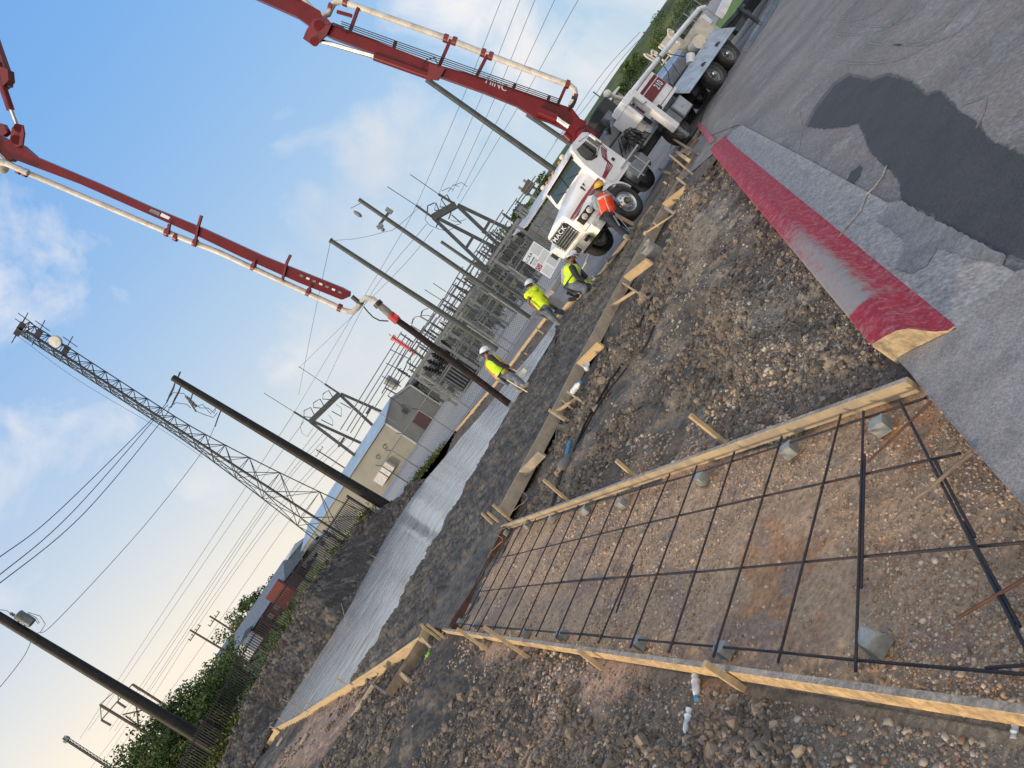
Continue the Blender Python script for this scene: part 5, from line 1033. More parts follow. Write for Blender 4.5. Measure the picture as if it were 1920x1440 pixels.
def person(label, Y, J, top, topm, leg, hat, hatm, face, sleeves=None, glove=None, dz=0, boots=True, tape=None, toplen=1.0, arm='long', bare=False):
    P = {k: W(v[0], v[1], Y+(v[2] if len(v) > 2 else 0)) for k, v in J.items()}
    T = thing('person', label, 'person', tuple((P['fa']+P['fb'])/2), 'construction workers placing concrete')
    fd = Vector(face).normalized(); upv = (P['head']-P['neck']).normalized()
    # one continuous body
    V, E, R = [], [], []
    pel = chain(V, E, R, [P['hip']], [.14])[0]
    sp = chain(V, E, R, [P['hip']*.5+P['neck']*.5, P['neck']*.82+P['hip']*.18], [.145, .15], pel)
    nk = chain(V, E, R, [P['neck'], P['head']*.65+P['neck']*.35, P['head'], P['head']+upv*.09], [.06, .062, .098, .085], sp[-1])
    for a in 'ab':
        kn, ft, hp = P['k'+a], P['f'+a], P['h'+a]
        chain(V, E, R, [hp, (hp+kn)/2, kn, kn*.5+ft*.5, ft+Vector((0, 0, .07))], [.10, .088, .066, .058, .045], pel)
        c = chain(V, E, R, [P['s'+a], (P['s'+a]+P['e'+a])/2, P['e'+a], P['w'+a]*.6+P['e'+a]*.4, P['w'+a]], [.062, .052, .045, .038, .028], sp[-1])
    body = skinned('body', V, E, R, M['skin'], T)
    # hands with fingers, ears, nose, eyes joined into the body
    b = MB(); side = fd.cross(upv).normalized(); hc = P['head']
    for a in 'ab':
        w = P['w'+a]; d = (w-P['e'+a]).normalized(); n = d.orthogonal().normalized(); m_ = d.cross(n); pc = w+d*.045
        b.ell(pc, (.052, .042, .020), (d, n, m_), 10, 8)
        for k, (o, L_) in enumerate(((-.030, .062), (-.010, .074), (.010, .070), (.030, .055))):
            p0 = pc+d*.035+n*o; b.tube([p0, p0+d*L_*.5-m_*.008, p0+d*L_*.8-m_*.030, p0+d*L_*.7-m_*.052], [.0095, .009, .008, .006], 6)
        p0 = pc-d*.01+n*.04; b.tube([p0, p0+n*.025+d*.025-m_*.01, p0+n*.02+d*.05-m_*.03], [.011, .010, .008], 6)
    b.ell(hc+fd*.098-upv*.0, (.022, .016, .028), (fd, side, upv), 8, 6)
    for s_ in (-1, 1): b.ell(hc+side*.098*s_, (.02, .012, .032), (fd, side, upv), 8, 6)
    b.tube([hc+fd*.088-upv*.055-side*.02, hc+fd*.096-upv*.057, hc+fd*.088-upv*.055+side*.02], .008, 5)
    for s_ in (-1, 1): b.ell(hc+fd*.088+side*.034*s_+upv*.022, (.012, .014, .008), (fd, side, upv), 8, 5, mi=1)
    t_ = b.build('tmp', [M['skin'], M['eye']], T, smooth=True)
    bm = bmesh.new(); bm.from_mesh(body.data); k0 = len(bm.faces); bm.from_mesh(t_.data); 
    bm.to_mesh(body.data); bm.free(); body.data.materials.append(M['eye']); body.data.polygons.foreach_set('use_smooth', [True]*len(body.data.polygons)); bpy.data.objects.remove(t_)
    # upper garment
    V, E, R = [], [], []
    lo = P['hip']+(P['hip']-P['neck']).normalized()*.10*toplen
    t0 = chain(V, E, R, [lo, P['hip']*.75+P['neck']*.25, P['hip']*.45+P['neck']*.55, P['neck']*.80+P['hip']*.20, P['neck']*.97+P['hip']*.03], [(.20, .17), (.19, .165), (.20, .17), (.185, .165), .085])
    mid = t0[3]
    arms = topm if sleeves is None else sleeves
    if arm != 'none' and sleeves is None:
        for a in 'ab':
            k = .62 if arm == 'short' else 1.; pts = [P['s'+a], P['s'+a]*(1-k*.6)+P['e'+a]*k*.6] if arm == 'short' else [P['s'+a], (P['s'+a]+P['e'+a])/2, P['e'+a], P['w'+a]*.85+P['e'+a]*.15]
            chain(V, E, R, pts, [.095, .085, .07, .055][:len(pts)], mid)
    top_name[0] = top; g = skinned(top, V, E, R, topm, T)
    if sleeves is not None:
        for a in 'ab':
            V, E, R = [], [], []; chain(V, E, R, [P['s'+a]*.8+P['neck']*.2, P['s'+a], (P['s'+a]+P['e'+a])/2, P['e'+a], P['w'+a]*.88+P['e'+a]*.12], [.075, .088, .072, .062, .048]); skinned('sleeve', V, E, R, sleeves, T)
    # trousers
    V, E, R = [], [], []; pl = chain(V, E, R, [P['hip']], [.17])[0]
    for a in 'ab':
        chain(V, E, R, [P['h'+a], (P['h'+a]+P['k'+a])/2, P['k'+a], P['k'+a]*.45+P['f'+a]*.55, P['f'+a]*.85+P['k'+a]*.15+Vector((0, 0, .03))], [.125, .105, .085, .078, .07], pl)
    skinned('trousers', V, E, R, leg, T)
    for a in 'ab':
        V, E, R = [], [], []; f_ = P['f'+a]; toe = Vector((fd.x, fd.y, 0)).normalized()
        chain(V, E, R, [f_+Vector((0, 0, .26)), f_+Vector((0, 0, .10)), f_+toe*.08+Vector((0, 0, .05)), f_+toe*.19+Vector((0, 0, .04))], [.075, .062, .055, .045]); skinned('boot', V, E, R, M['boot'], T)
        if glove:
            w = P['w'+a]; d = (w-P['e'+a]).normalized(); b = MB(); n = d.orthogonal().normalized(); q = d.cross(n); b.ell(w+d*.04, (.07, .058, .035), (d, n, q), 10, 8)
            for o in (-.034, -.012, .012, .034): p0 = w+d*.08+n*o; b.tube([p0, p0+d*.04-q*.01, p0+d*.06-q*.04], [.014, .013, .011], 6)
            b.tube([w+n*.045, w+n*.07+d*.04-q*.02], [.015, .012], 6); b.build('glove', glove, T, smooth=True)
    # hard hat and hair
    b = MB(); hx = (fd, side, upv); c = hc+upv*.055
    b.ell(c, (.158, .134, .138), hx, 20, 8, z0=-.05)
    b.lathe(c-upv*.002, upv, [(.12, 0), (.166, -.006), (.172, -.016), (.13, -.012)], 24)
    b.prism([c+fd*.10+side*.11, c+fd*.205+side*.06-upv*.02, c+fd*.215-upv*.022, c+fd*.205-side*.06-upv*.02, c+fd*.10-side*.11], upv*-.014)
    for o in (-.03, 0, .03): b.tube([c+fd*.12*math.cos(t)+side*o+upv*(.128*math.sin(t)+.004) for t in np.linspace(.35, 2.8, 9)], .009, 5)
    b.build('hard_hat', hatm, T, smooth=True)
    b = MB(); b.ell(hc-fd*.018-upv*.005, (.100, .103, .10), hx, 12, 8, z0=-.35); b.build('hair', M['hair'], T, smooth=True)
    if tape and top == 'vest':
        ax_ = (P['hip']-P['neck']).normalized(); q_ = ax_.cross(side).normalized(); L_ = (P['hip']-P['neck']).length
        for nm, mm, fr in tape[:1]:
            for s_ in (-1, 1):
                b = MB(); b.tube([P['neck']+ax_*.02+side*.09*s_]+[P['neck']+ax_*L_*t+side*.11*s_+q_*k*(.235 if t > .1 else .12) for k, t in ((1, .08), (1, .3), (1, .6), (1, .95))], .022, 6); b.build(nm, mm, T, smooth=True)
                b = MB(); b.tube([P['neck']+ax_*L_*t+side*.11*s_-q_*(.235 if t > .1 else .12) for t in (.08, .3, .6, .95)], .022, 6); b.build(nm, mm, T, smooth=True)
    if tape:
        for nm, mm, fr in tape:
            b = MB(); a0 = P['hip']*(1-fr)+P['neck']*fr; ax_ = (P['neck']-P['hip']).normalized(); u_ = ax_.orthogonal().normalized(); w_ = ax_.cross(u_)
            b.lathe(a0, ax_, [(.262, -.03), (.266, 0), (.262, .03)], 24); b.build(nm, mm, T, smooth=True)
    return T, P
R_ = (1, .15, -.25)
# worker by the hose
A_, PA = person('person in yellow vest with orange stripes and white hard hat beside the hanging hose', 21.6,
    dict(head=(910, 661), neck=(914, 669), hip=(943, 701), sa=(919, 670, -.15), sb=(915, 673, .18), ea=(937, 683, -.28), eb=(936, 683, .25), wa=(957, 690, -.2), wb=(958, 689, .1),
         ha=(947, 702, -.12), hb=(947, 705, .12), ka=(967, 709, -.2), kb=(965, 718, .1), fa=(988, 728, -.25), fb=(980, 737, .0)), 'vest', M['vest'], M['jeans'], 'hat', M['hatw'], (1, -.1, -.45), sleeves=M['blackcloth'],
    tape=[('orange_band', M['orange'], .05), ('silver_band', M['silver'], .15), ('orange_band', M['orange'], .26)], toplen=1.3)
b = MB(); b.tube([PA['wa'], PA['wa']*.3+W(985, 705, 21.4)*.7, W(975, 698, 21.6)], .016, 6); b.box(W(976, 706, 21.4), (.5, .02, .12)); tag(b.build('concrete_rake', M['cream']), 'concrete rake held by the worker beside the hose', 'rake')
b = MB(); b.tube([W(950, 712, 21.1), W(1002, 743, 21.0)], .018, 6); tag(b.build('tool_pole', M['cream']), 'pale pole trailing from the hose worker down into the mix', 'pole')
# worker in yellow tee
B_, PB = person('person in plain neon yellow tee shirt and jeans stooping with his back turned', 23.6,
    dict(head=(993, 534), neck=(996, 543), hip=(1023, 577), sa=(1004, 543, -.1), sb=(992, 551, -.1), ea=(1017, 555, -.2), eb=(991, 571, -.25), wa=(1030, 563, -.1), wb=(1008, 582, -.25),
         ha=(1027, 577, .1), hb=(1023, 582, -.1), ka=(1044, 583, .15), kb=(1036, 596, -.1), fa=(1062, 590, .2), fb=(1052, 610, -.1)), 'tee_shirt', M['tee'], M['jeans'], 'hat', M['hatw'], (.9, .35, -.45), arm='short')
b = MB(); b.beam(W(1028, 560, 23.4), W(1053, 573, 23.4), .05, .24, up=(0, 0, 1)); tag(b.build('float_board', M['tank']), 'dark wide float board carried by the neon tee worker', 'float')
b = MB(); b.tube([PB['wb'], W(1030, 592, 23.2)], .015, 6); b.tube([W(1005, 578, 23.6), W(998, 596, 23.9), W(1004, 600, 23.9), W(1012, 586, 23.6)], .012, 5); tag(b.build('metal_bar', M['galv']), 'thin metal bar under the arm of the neon tee worker', 'bar')
# kneeling finisher
C_, PC = person('person kneeling in yellow vest, black sleeves and green gloves, smoothing the edge', 19.9,
    dict(head=(1071, 483), neck=(1070, 493), hip=(1071, 531), sa=(1072, 502, -.22), sb=(1073, 492, .18), ea=(1083, 520, -.32), eb=(1087, 508, .1), wa=(1098, 526, -.3), wb=(1104, 524, -.1),
         ha=(1074, 533, -.12), hb=(1074, 529, .14), ka=(1098, 541, -.3), kb=(1104, 536, 0), fa=(1092, 551, .2), fb=(1098, 549, .4)), 'vest', M['vest'], M['jeans'], 'hat', M['hatw'], (.9, -.05, -.6), sleeves=M['blackcloth'], glove=M['glove'],
    tape=[('silver_band', M['silver'], .3)], toplen=1.3)
b = MB(); b.beam(G(1107, 566, .05), G(1131, 524, .05), .22, .03); b.beam(G(1104, 566, .03)+Vector((0, 0, .02)), G(1100, 572, .03), .2, .03); tag(b.build('knee_board', M['blackcloth']), 'black kneeling board under the crouching worker, lying on the mix', 'knee board')
b = MB(); b.beam(W(1063, 548, 19.9), W(1086, 556, 19.8), .12, .05); b.beam(W(1066, 562, 19.8), W(1080, 560, 19.8), .2, .1); tag(b.build('tool_box', M['blackcloth']), 'black edging tool lying on the form beside the crouching worker', 'tool')
b = MB(); b.tube([G(1107, 471, .02)+Vector((0, 0, .0)), G(1096, 495, .02)], .03, 6); b.box(G(1095, 498, .03), (.30, .2, .05)); tag(b.build('trowel', M['cream']), 'cream coloured trowel on the lane by the truck tyre', 'trowel')
# orange vest
D_, PD_ = person('person in orange vest and yellow hard hat bending over the form by the front wheel', 20.1,
    dict(head=(1124, 353), neck=(1126, 361), hip=(1141, 401), sa=(1134, 362, .05), sb=(1115, 372, -.1), ea=(1150, 374, .1), eb=(1120, 392, -.05), wa=(1164, 385, .2), wb=(1147, 400, .2),
         ha=(1146, 400, .05), hb=(1140, 406, -.05), ka=(1168, 415, .1), kb=(1159, 427, -.05), fa=(1190, 434, .05), fb=(1183, 450, -.15)), 'vest', M['vesto'], M['navy'], 'hat', M['haty'], (.5, .85, -.1), sleeves=M['greyshirt'],
    tape=[('silver_band', M['silver'], .74)], toplen=1.2)
b = MB(); b.beam(W(1154, 402, 19.75), W(1188, 421, 19.75), .03, .09, up=(0, 0, 1)); tag(b.build('wood_float', M['lumber_old']), 'pinkish wooden float hanging at the hip of the orange vest worker', 'float')
b = MB(); b.tube([W(1150, 404, 19.6), W(1162, 423, 19.6)], .02, 6); b.tube([W(1150, 395, 19.6), W(1180, 432, 19.6)], .012, 6); tag(b.build('hammer', M['galv']), 'hammer hanging from the belt of the orange vest worker', 'hammer')
# ================================================================ substation, fences, poles, far things
M['yard'] = mat('yard_gravel', (.36, .35, .32), .95, c2=(.27, .265, .25), sc=2.5, det=10, bump=.6, bsc=9)
M['siding'] = mat('siding', (.265, .27, .245), .6, c2=(.235, .24, .215), sc=.5)
M['siding_grey'] = mat('siding_grey', (.20, .215, .205), .6, c2=(.17, .185, .18), sc=.5)
M['roofblue'] = mat('roof_blue', (.26, .36, .48), .4, c2=(.23, .32, .43), sc=.4)
M['trim'] = mat('trim_white', (.55, .57, .58), .5); M['maroon'] = mat('maroon', (.065, .012, .014), .6, c2=(.05, .010, .012), sc=.6); M['brick'] = mat('brick_red', (.15, .03, .025), .7)
M['leaf'] = mat('leaf', (.05, .09, .02), .7, vcol='Col', sc=1.2, spec=.25); M['bark'] = mat('bark', (.09, .07, .05), .9)
yp = [(-14, 49.5), (-8.9, 46.9), (-5.9, 42.8), (-2.4, 40.3), (1.8, 39.8), (8, 40.6), (22, 46.5), (60, 76), (90, 135), (-75, 135), (-60, 90)]
tri_sheet('gravel_yard', yp, -.012, M['yard'])
# lane kerb block by the sign
b = MB(); b.prism([G(1020, 566, 0), G(1027, 552, 0), G(1049, 527, 0), G(1060, 512, 0), G(1056, 522, 0), G(1040, 548, 0)], (0, 0, .22)); tag(b.build('lane_kerb', M['gutter']), 'pale concrete kerb wedge in front of the fence sign', 'kerb')
# levee
def levee():
    xs = np.linspace(-420, 520, 260); pr = np.linspace(0, 1, 40); X, T_ = np.meshgrid(xs, pr, indexing='ij'); Y = 165+T_*70+0*X; h = 8.9-1.5*sst(X, 40, 160)+.35*fbm(X*.02, X*0, 3, 301)
    prof = sst(T_, 0, .38)*sst(1-T_, 0, .3); Z = -.5+prof*(h+.5)+prof*fbm(X*.06, Y*.09, 4, 303)*.9
    n = fbm(X*.05, Y*.08, 5, 305)+.5; col = np.zeros(X.shape+(3,))+np.array((.055, .082, .026)); col = mixc(col, (.10, .11, .042), sst(n, .45, .6)); col = mixc(col, (.025, .045, .014), sst(fbm(X*.11, Y*.1, 4, 307)+.5, .55, .64))
    tag(grid_mesh('levee', X, Y, Z, mat('levee_grass', (.1, .1, .05), .95, vcol='Col', sc=.5, det=10, bump=.8, bsc=1.5), col), kind='structure')
levee()
# ---------------------------------------------------------------- trees and weeds
def tree(label, c, h, rx, rz, n, size, tone, name='tree', trunk=True, cat='tree', group=None, zc=None):
    c = Vector(c); T = thing(name, label, cat, tuple(c), group); zc = zc or h-rz
    b = MB(); tops = []
    if trunk:
        b.tube([c, c+Vector((.05*h, .02*h, h*.35)), c+Vector((.02*h, 0, h*.6))], [.03*h, .022*h, .012*h], 8)
        for k in range(7):
            a = 2*math.pi*k/7+random.random(); z0 = h*random.uniform(.2, .5); e = c+Vector((math.cos(a)*rx*.6, math.sin(a)*rx*.6, zc+random.uniform(-.3, .5)*rz)); b.tube([c+Vector((.03*h, .01*h, z0)), (c+e)/2+Vector((0, 0, z0*.5)), e], [.012*h, .008*h, .003*h], 5)
        b.build('trunk', M['bark'], T, smooth=True)
    k = max(10, int(n/160)); cl = RNG.normal(size=(k, 3)); cl /= np.linalg.norm(cl, axis=1)[:, None]; cl *= RNG.uniform(.25, 1., k)[:, None]**.6; cr = RNG.uniform(.18, .42, k)
    i = RNG.integers(0, k, n); d = RNG.normal(size=(n, 3)); d /= np.linalg.norm(d, axis=1)[:, None]; p = cl[i]+d*(cr[i]*RNG.uniform(.4, 1.05, n))[:, None]; 
    P = np.stack([p[:, 0]*rx, p[:, 1]*rx, p[:, 2]*rz+zc], 1); ok = P[:, 2] > .05; P = P[ok]; i = i[ok]; n = len(P)
    q = np.array([(-.5, -.25, 0), (.1, -.3, .05), (.6, 0, 0), (.1, .3, .05), (-.5, .2, 0)]); fq = np.array([[0, 1, 2], [0, 2, 3], [0, 3, 4]])
    tn = np.array(tone); cc = tn[RNG.integers(0, len(tn), k)][i]*RNG.uniform(.6, 1.35, n)[:, None]
    o = scatter('crown', P, np.full(n, size)*RNG.uniform(.6, 1.3, n), rand_rot(n), q, fq, M['leaf'], cc, None, T); return T
GR = [(.045, .085, .02), (.07, .11, .03), (.03, .06, .018), (.09, .12, .035)]; GY = [(.13, .16, .03), (.20, .19, .03), (.08, .12, .02)]; GD = [(.03, .055, .018), (.05, .08, .025)]
spec = [((262, 1400), 47, 4.5, 'darkest dense tree at the bottom left corner behind the picket fence'), ((318, 1370), 45, 4.4, 'leafy dark tree behind the leftmost utility pole'), ((352, 1330), 46, 5.2, 'tallest ragged tree right of the leftmost utility pole'),
        ((392, 1300), 52, 4.2, 'round bushy tree beside the small far house'), ((300, 1430), 41, 3.2, 'low bush growing through the picket fence at the bottom')]
for (px, Y, r, l) in spec:
    c = W(px[0], px[1], Y); h = c.z+r*.25-1.2; tree(l, (c.x, c.y, 1.2), max(h, 2.8), r*.80, min(r*.75, h*.5), 8000, .17, GR if 'dark' not in l else GD+GR, group='trees behind the picket fence')
for i, (px, Y, r) in enumerate((((493, 1117), 120, 4.6), ((466, 1155), 115, 4.2), ((447, 1190), 110, 4.6))):
    c = W(px[0], px[1], Y); tree(('tree above the red building roof, nearest the grey warehouse', 'middle tree above the red building roof', 'lowest tree beyond the left end of the red building')[i], (c.x, c.y, 0), c.z+r*.6, r, r*.8, 3500, .32, GR, group='trees behind the red building')
rt = [(1133, 196, 4), (1148, 178, 5), (1165, 150, 6), (1178, 128, 7), (1192, 112, 8), (1207, 92, 9), (1222, 78, 10), (1238, 55, 11), (1252, 38, 12), (1268, 18, 13), (1284, 4, 14), (1300, -14, 14)]
for i, (x, y, r) in enumerate(rt):
    Y = 150-i*3; c = W(x, y, Y); r_ = .27*r; g_ = G(x, y, -1.5)
    tree('scrubby tree on the skyline behind the truck, number %s from the left' % ['one', 'two', 'three', 'four', 'five', 'six', 'seven', 'eight', 'nine', 'ten', 'eleven', 'twelve'][i], (c.x, c.y, -.6), max(c.z+.6+r_*.5, 2.6), r_*1.3+1.2, r_+.5, 1500, .28, GD+GR, trunk=True, group='trees on the skyline behind the truck')
for i, (x, y, Y, r) in enumerate(((985, 398, 90, 3.0), (1002, 372, 95, 2.6), (962, 440, 88, 3.2), (940, 470, 92, 2.2), (992, 420, 84, 2.6), (925, 500, 95, 2.0))):
    c = W(x, y, Y); tree(['dark bush left of the grey shed roof', 'small tree by the brown billboard', 'dark bush behind the A-frame legs', 'light bush behind the substation racks', 'bush just under the shed eave', 'yellowish bush low behind the racks'][i], (c.x, c.y, 0), c.z+r*.5, r*1.3, r*.9, 1800, .3, GR+GY if i in (3, 5) else GD+GR, group='bushes behind the substation')
# weeds along the picket fence
def weeds(name, label, P, hgt, n, tone, sz):
    P = np.array(P); t = RNG.uniform(0, len(P)-1, n); i = t.astype(int); i = np.minimum(i, len(P)-2); f = (t-i)[:, None]; c = P[i]*(1-f)+P[i+1]*f
    c = c+np.stack([RNG.normal(0, .35, n), RNG.normal(0, .45, n), np.abs(RNG.normal(0, hgt, n))*(fbm(c[:, 0]*1.1, c[:, 1]*.4, 3, 311)+.75)], 1)
    q = np.array([(-.5, -.2, 0), (.1, -.3, .05), (.6, 0, 0), (.1, .3, .05), (-.5, .2, 0)]); fq = np.array([[0, 1, 2], [0, 2, 3], [0, 3, 4]])
    tn = np.array(tone); o = scatter(name, c, np.full(n, sz)*RNG.uniform(.5, 1.4, n), rand_rot(n), q, fq, M['leaf'], tn[RNG.integers(0, len(tn), n)]*RNG.uniform(.6, 1.3, n)[:, None]); tag(o, kind='stuff')
ptop = [((651.4, 929.8), 47.0), ((606.7, 995.5), 45.2), ((549, 1071.7), 43.4), ((491, 1155.7), 41.4), ((435.5, 1249), 39.4), ((378.6, 1350.8), 37.2), ((322, 1450), 35.2), ((262, 1560), 33)]
# ---------------------------------------------------------------- raised lawn behind the picket fence
def terrace():
    tx = [W(p[0], p[1], Y).x for p, Y in ptop][::-1]; ty = [Y for p, Y in ptop][::-1]
    T_, S_ = np.meshgrid(np.linspace(0, 1, 70), np.linspace(0, 1, 120), indexing='ij'); xr = tx[-1]-.3-np.clip(T_*130, 0, 200)*.5; X = xr-S_*(150+T_*100)
    yf = np.interp(X, tx, ty)-np.maximum(0, tx[0]-X)*.5+.25; yf = np.maximum(yf, 12); Y = yf+(168-yf)*T_**1.3
    Z = .9+2.0*sst(Y-yf, 1, 40); Z = Z*sst(S_, 0, .03)+fbm(X*.5, Y*.5, 4, 331)*.25*sst(S_, 0, .05)
    n = fbm(X*.12, Y*.1, 4, 333)+.5; col = np.zeros(X.shape+(3,))+np.array((.075, .11, .03)); col = mixc(col, (.13, .13, .06), sst(n, .45, .6)); col = mixc(col, (.18, .18, .17), sst(Y-yf, 38, 41)*sst(Y-yf, 64, 60))
    tag(grid_mesh('lawn_terrace', X, Y, Z, mat('lawn', (.1, .1, .05), .95, vcol='Col', sc=1.5, det=10, bump=.8, bsc=5), col), kind='structure')
terrace()
# ---------------------------------------------------------------- picket fence
# measured post tops; bottoms lie behind the berm
tops = [W(p[0], p[1], Y) for p, Y in ptop]
T = thing('picket_fence', 'black iron picket fence running above the dirt mound along the left', 'fence', (tops[0].x, tops[0].y, .6))
for i, t_ in enumerate(tops):
    b = MB(); b.box((t_.x, t_.y, t_.z-1.0), (.12, .12, 2.1)); b.build('fence_post', M['iron'], T)
    if i < len(tops)-1:
        a, c = t_, tops[i+1]; b = MB(); n = 22
        for z in (-.16, -1.75): b.beam(a+Vector((0, 0, z)), c+Vector((0, 0, z)), .05, .07)
        for k in range(1, n): p = a+(c-a)*k/n; b.box((p.x, p.y, p.z-.95), (.042, .03, 1.85))
        b.build('picket_panel', M['iron'], T)
fl = [(t_.x, t_.y+.2, t_.z-1.9) for t_ in tops]; weeds('fence_weeds', '', fl, .45, 9000, GY+GR[:1], .13)
weeds('yard_weeds', '', [(-9.2, 46.6, 0), (-8, 45.6, 0), (-6.6, 43.8, .0), (-5.4, 42.0, 0)], .16, 2600, GR[:2]+GY, .10)
# ---------------------------------------------------------------- chain link fence
CFN = [(-8.9, 46.9), (-5.9, 42.8), (-4.1, 41.6), (-2.4, 40.2), (1.8, 39.9), (5.0, 40.1), (8, 40.6), (12.5, 42.4), (17, 44.2), (22, 46.5), (27, 49.5), (33, 54), (42, 61)]
T = thing('chain_link_fence', 'galvanised chain link fence with barbed wire arms round the substation yard', 'fence', (1.8, 39.9, 0))
HF = 2.35
dense = []
for a, c in zip(CFN[:-1], CFN[1:]):
    L_ = math.hypot(c[0]-a[0], c[1]-a[1]); n = max(1, round(L_/2.9)); dense += [(a[0]+(c[0]-a[0])*k/n, a[1]+(c[1]-a[1])*k/n) for k in range(n)]
dense.append(CFN[-1])
for i, p in enumerate(dense):
    b = MB(); b.tube([(p[0], p[1], -.1), (p[0], p[1], HF)], .038, 8); b.build('fence_post', M['galv'], T); b = MB(); b.beam((p[0], p[1], HF), (p[0]-.12, p[1]-.28, HF+.33), .03, .03); b.build('barb_arm', M['galv_dark'], T)
b = MB(); b.tube([(x, y, HF) for x, y in dense], .025, 6); b.build('top_rail', M['galv'], T); b = MB(); b.tube([(x, y, .08) for x, y in dense], .014, 5); b.build('bottom_wire', M['galv_dark'], T)
for k in range(3): b = MB(); b.tube([(x-.04*(k+1), y-.09*(k+1), HF+.1*(k+1)) for x, y in dense], .006, 4); b.build('barbed_wire', M['wire'], T)
b = MB()
def chainmesh(a, c, z0, z1, st=.16, r=.0045):
    a, c = Vector((a[0], a[1], 0)), Vector((c[0], c[1], 0)); L_ = (c-a).length; d = (c-a)/L_; hgt = z1-z0; k = -int(hgt/st)-1
    while k*st < L_:
        for sg in (0, 1):
            x0, x1 = k*st, k*st+hgt; za, zb_ = z0, z1
            if x0 < 0: za = z0-x0; x0 = 0
            if x1 > L_: zb_ = z1-(x1-L_); x1 = L_
            if x1 <= x0: continue
            p, q = (a+d*x0+Vector((0, 0, za)), a+d*x1+Vector((0, 0, zb_))) if not sg else (a+d*x0+Vector((0, 0, z1+z0-za)), a+d*x1+Vector((0, 0, z1+z0-zb_)))
            n_ = Vector((-d.y, d.x, 0)); u_ = (q-p).normalized().cross(n_)*r; b.quad([p-u_, q-u_, q+u_, p+u_])
        k += 1
for a, c in zip(dense[:-1], dense[1:]): chainmesh(a, c, .1, HF)
b.build('chain_mesh', M['galv_dark'], T)
gp = [(1.4, 39.7), (1.8, 39.9)]
for x, y in ((1.3, 39.75), (3.4, 39.8), (5.2, 40.0)): b = MB(); b.tube([(x, y, 0), (x, y, 2.7)], .055, 10); b.build('gate_post', M['galv'], T)
# fence sign
c_ = [W(x, y, 38.6) for x, y in ((979.4, 488.3), (1001, 452), (1052, 485.6), (1031, 522.8))]
T = thing('fence_sign', 'large pale blue notice board with red no entry square on the chain link fence', 'sign', tuple(c_[3]))
sx_ = (c_[1]-c_[0]); sy_ = (c_[3]-c_[0]); sn = sx_.cross(sy_).normalized(); sn = sn if sn.y < 0 else -sn
def SP(u, v, o=.012): return c_[0]+sx_*u+sy_*v+sn*o
b = MB(); b.prism(c_, sn*.01); b.build('panel', M['sign'], T)
for u0, u1, v0, v1, m_ in ((.08, .86, .235, .275, 'ink'), (.02, .30, .45, .62, 'inkred')):
    b = MB(); b.prism([SP(u0, v0), SP(u1, v0), SP(u1, v1), SP(u0, v1)], sn*.003); b.build('printed_block', M[m_], T) if m_ == 'inkred' else None
b = MB(); b.prism([SP(.05, .24), SP(.42, .24), SP(.42, .275), SP(.05, .275)], sn*.003); b.build('printed_block', M['ink'], T)
b = MB(); b.tube([SP(.16+.1*math.cos(a), .535+.066*math.sin(a), .018) for a in np.linspace(0, 6.28, 20)], .012, 5); b.tube([SP(.10, .49, .018), SP(.22, .58, .018)], .012, 5); b.build('no_entry_ring', M['sign'], T)
text_mesh('LCRA', .24, SP(.26, .13), sx_, -sy_, 'lettering', M['ink'], T, .004, 1.0)
for r_, (u0, u1, ys) in enumerate(((.55, .95, np.arange(.05, .36, .035)), (.35, .95, np.arange(.40, .6, .04)), (.08, .45, np.arange(.68, .96, .042)), (.55, .95, np.arange(.64, .95, .032)), (.08, .42, np.arange(.31, .42, .03)))):
    b = MB()
    for v_ in ys:
        u_ = u0
        while u_ < u1-.03: w_ = random.uniform(.03, .09); b.quad([SP(u_, v_, .014), SP(min(u_+w_, u1), v_, .014), SP(min(u_+w_, u1), v_+.014, .014), SP(u_, v_+.014, .014)]); u_ += w_+.02
    b.build('small_print', M['tank'], T)
# ---------------------------------------------------------------- poles
def pole(name, label, pb, pt, Y, r0, r1, m, cat='pole', extra=None, group=None, n=14, z0=None):
    a = W(*pb, Y); c = W(*pt, Y); d = (c-a).normalized(); 
    if z0 is not None: a = a-d*max(0, (a.z-z0)/d.z)
    T = thing(name, label, cat, tuple(a), group); b = MB(); b.tube([a, c], [r0, r1], n); b.build('shaft', M[m], T, smooth=True)
    if extra: extra(T, a, c)
    return T
def lampx(T, a, c):
    q = W(669, 398, 42.2); b = MB(); b.tube([c, c+Vector((-.1, 0, -.2)), q+Vector((0, 0, .4)), q], .02, 6); b.build('lamp_arm', M['galv'], T); b = MB(); b.ell(q+Vector((-.05, 0, -.1)), (.12, .12, .28)); b.build('lamp_head', M['galv'], T, smooth=True)
    m1 = W(731, 396, 42.2); m2 = W(711, 422, 42.2); b = MB(); b.beam(m1, m2, .1, .14); b.build('cross_arm', M['galv_dark'], T); b = MB(); b.beam(m1+Vector((0, 0, .25)), m1+Vector((0, 0, -.15)), .25, .18); b.beam(m2+Vector((-.2, 0, 0)), m2+Vector((.15, 0, -.15)), .2, .2); b.ell(m2+Vector((-.1, 0, -.3)), (.12, .12, .12)); b.build('floodlight', M['galv'], T)
pole('light_pole', 'grey steel pole with a hanging lamp and floodlight cross arm in the substation', (993, 596), (673, 374), 42.2, .15, .11, 'steel_pole', 'light pole', lampx, z0=0)
def steps(T, a, c):
    b = MB()
    for k in range(14): p = a+(c-a)*(.25+.05*k); b.beam(p, p+Vector((.22*(1 if k % 2 else -1), 0, .02)), .015, .015)
    b.build('climbing_peg', M['galv'], T); b = MB(); b.tube([c-(c-a).normalized()*.05, c+(c-a).normalized()*.05], .2, 12); b.build('cap', M['galv_dark'], T)
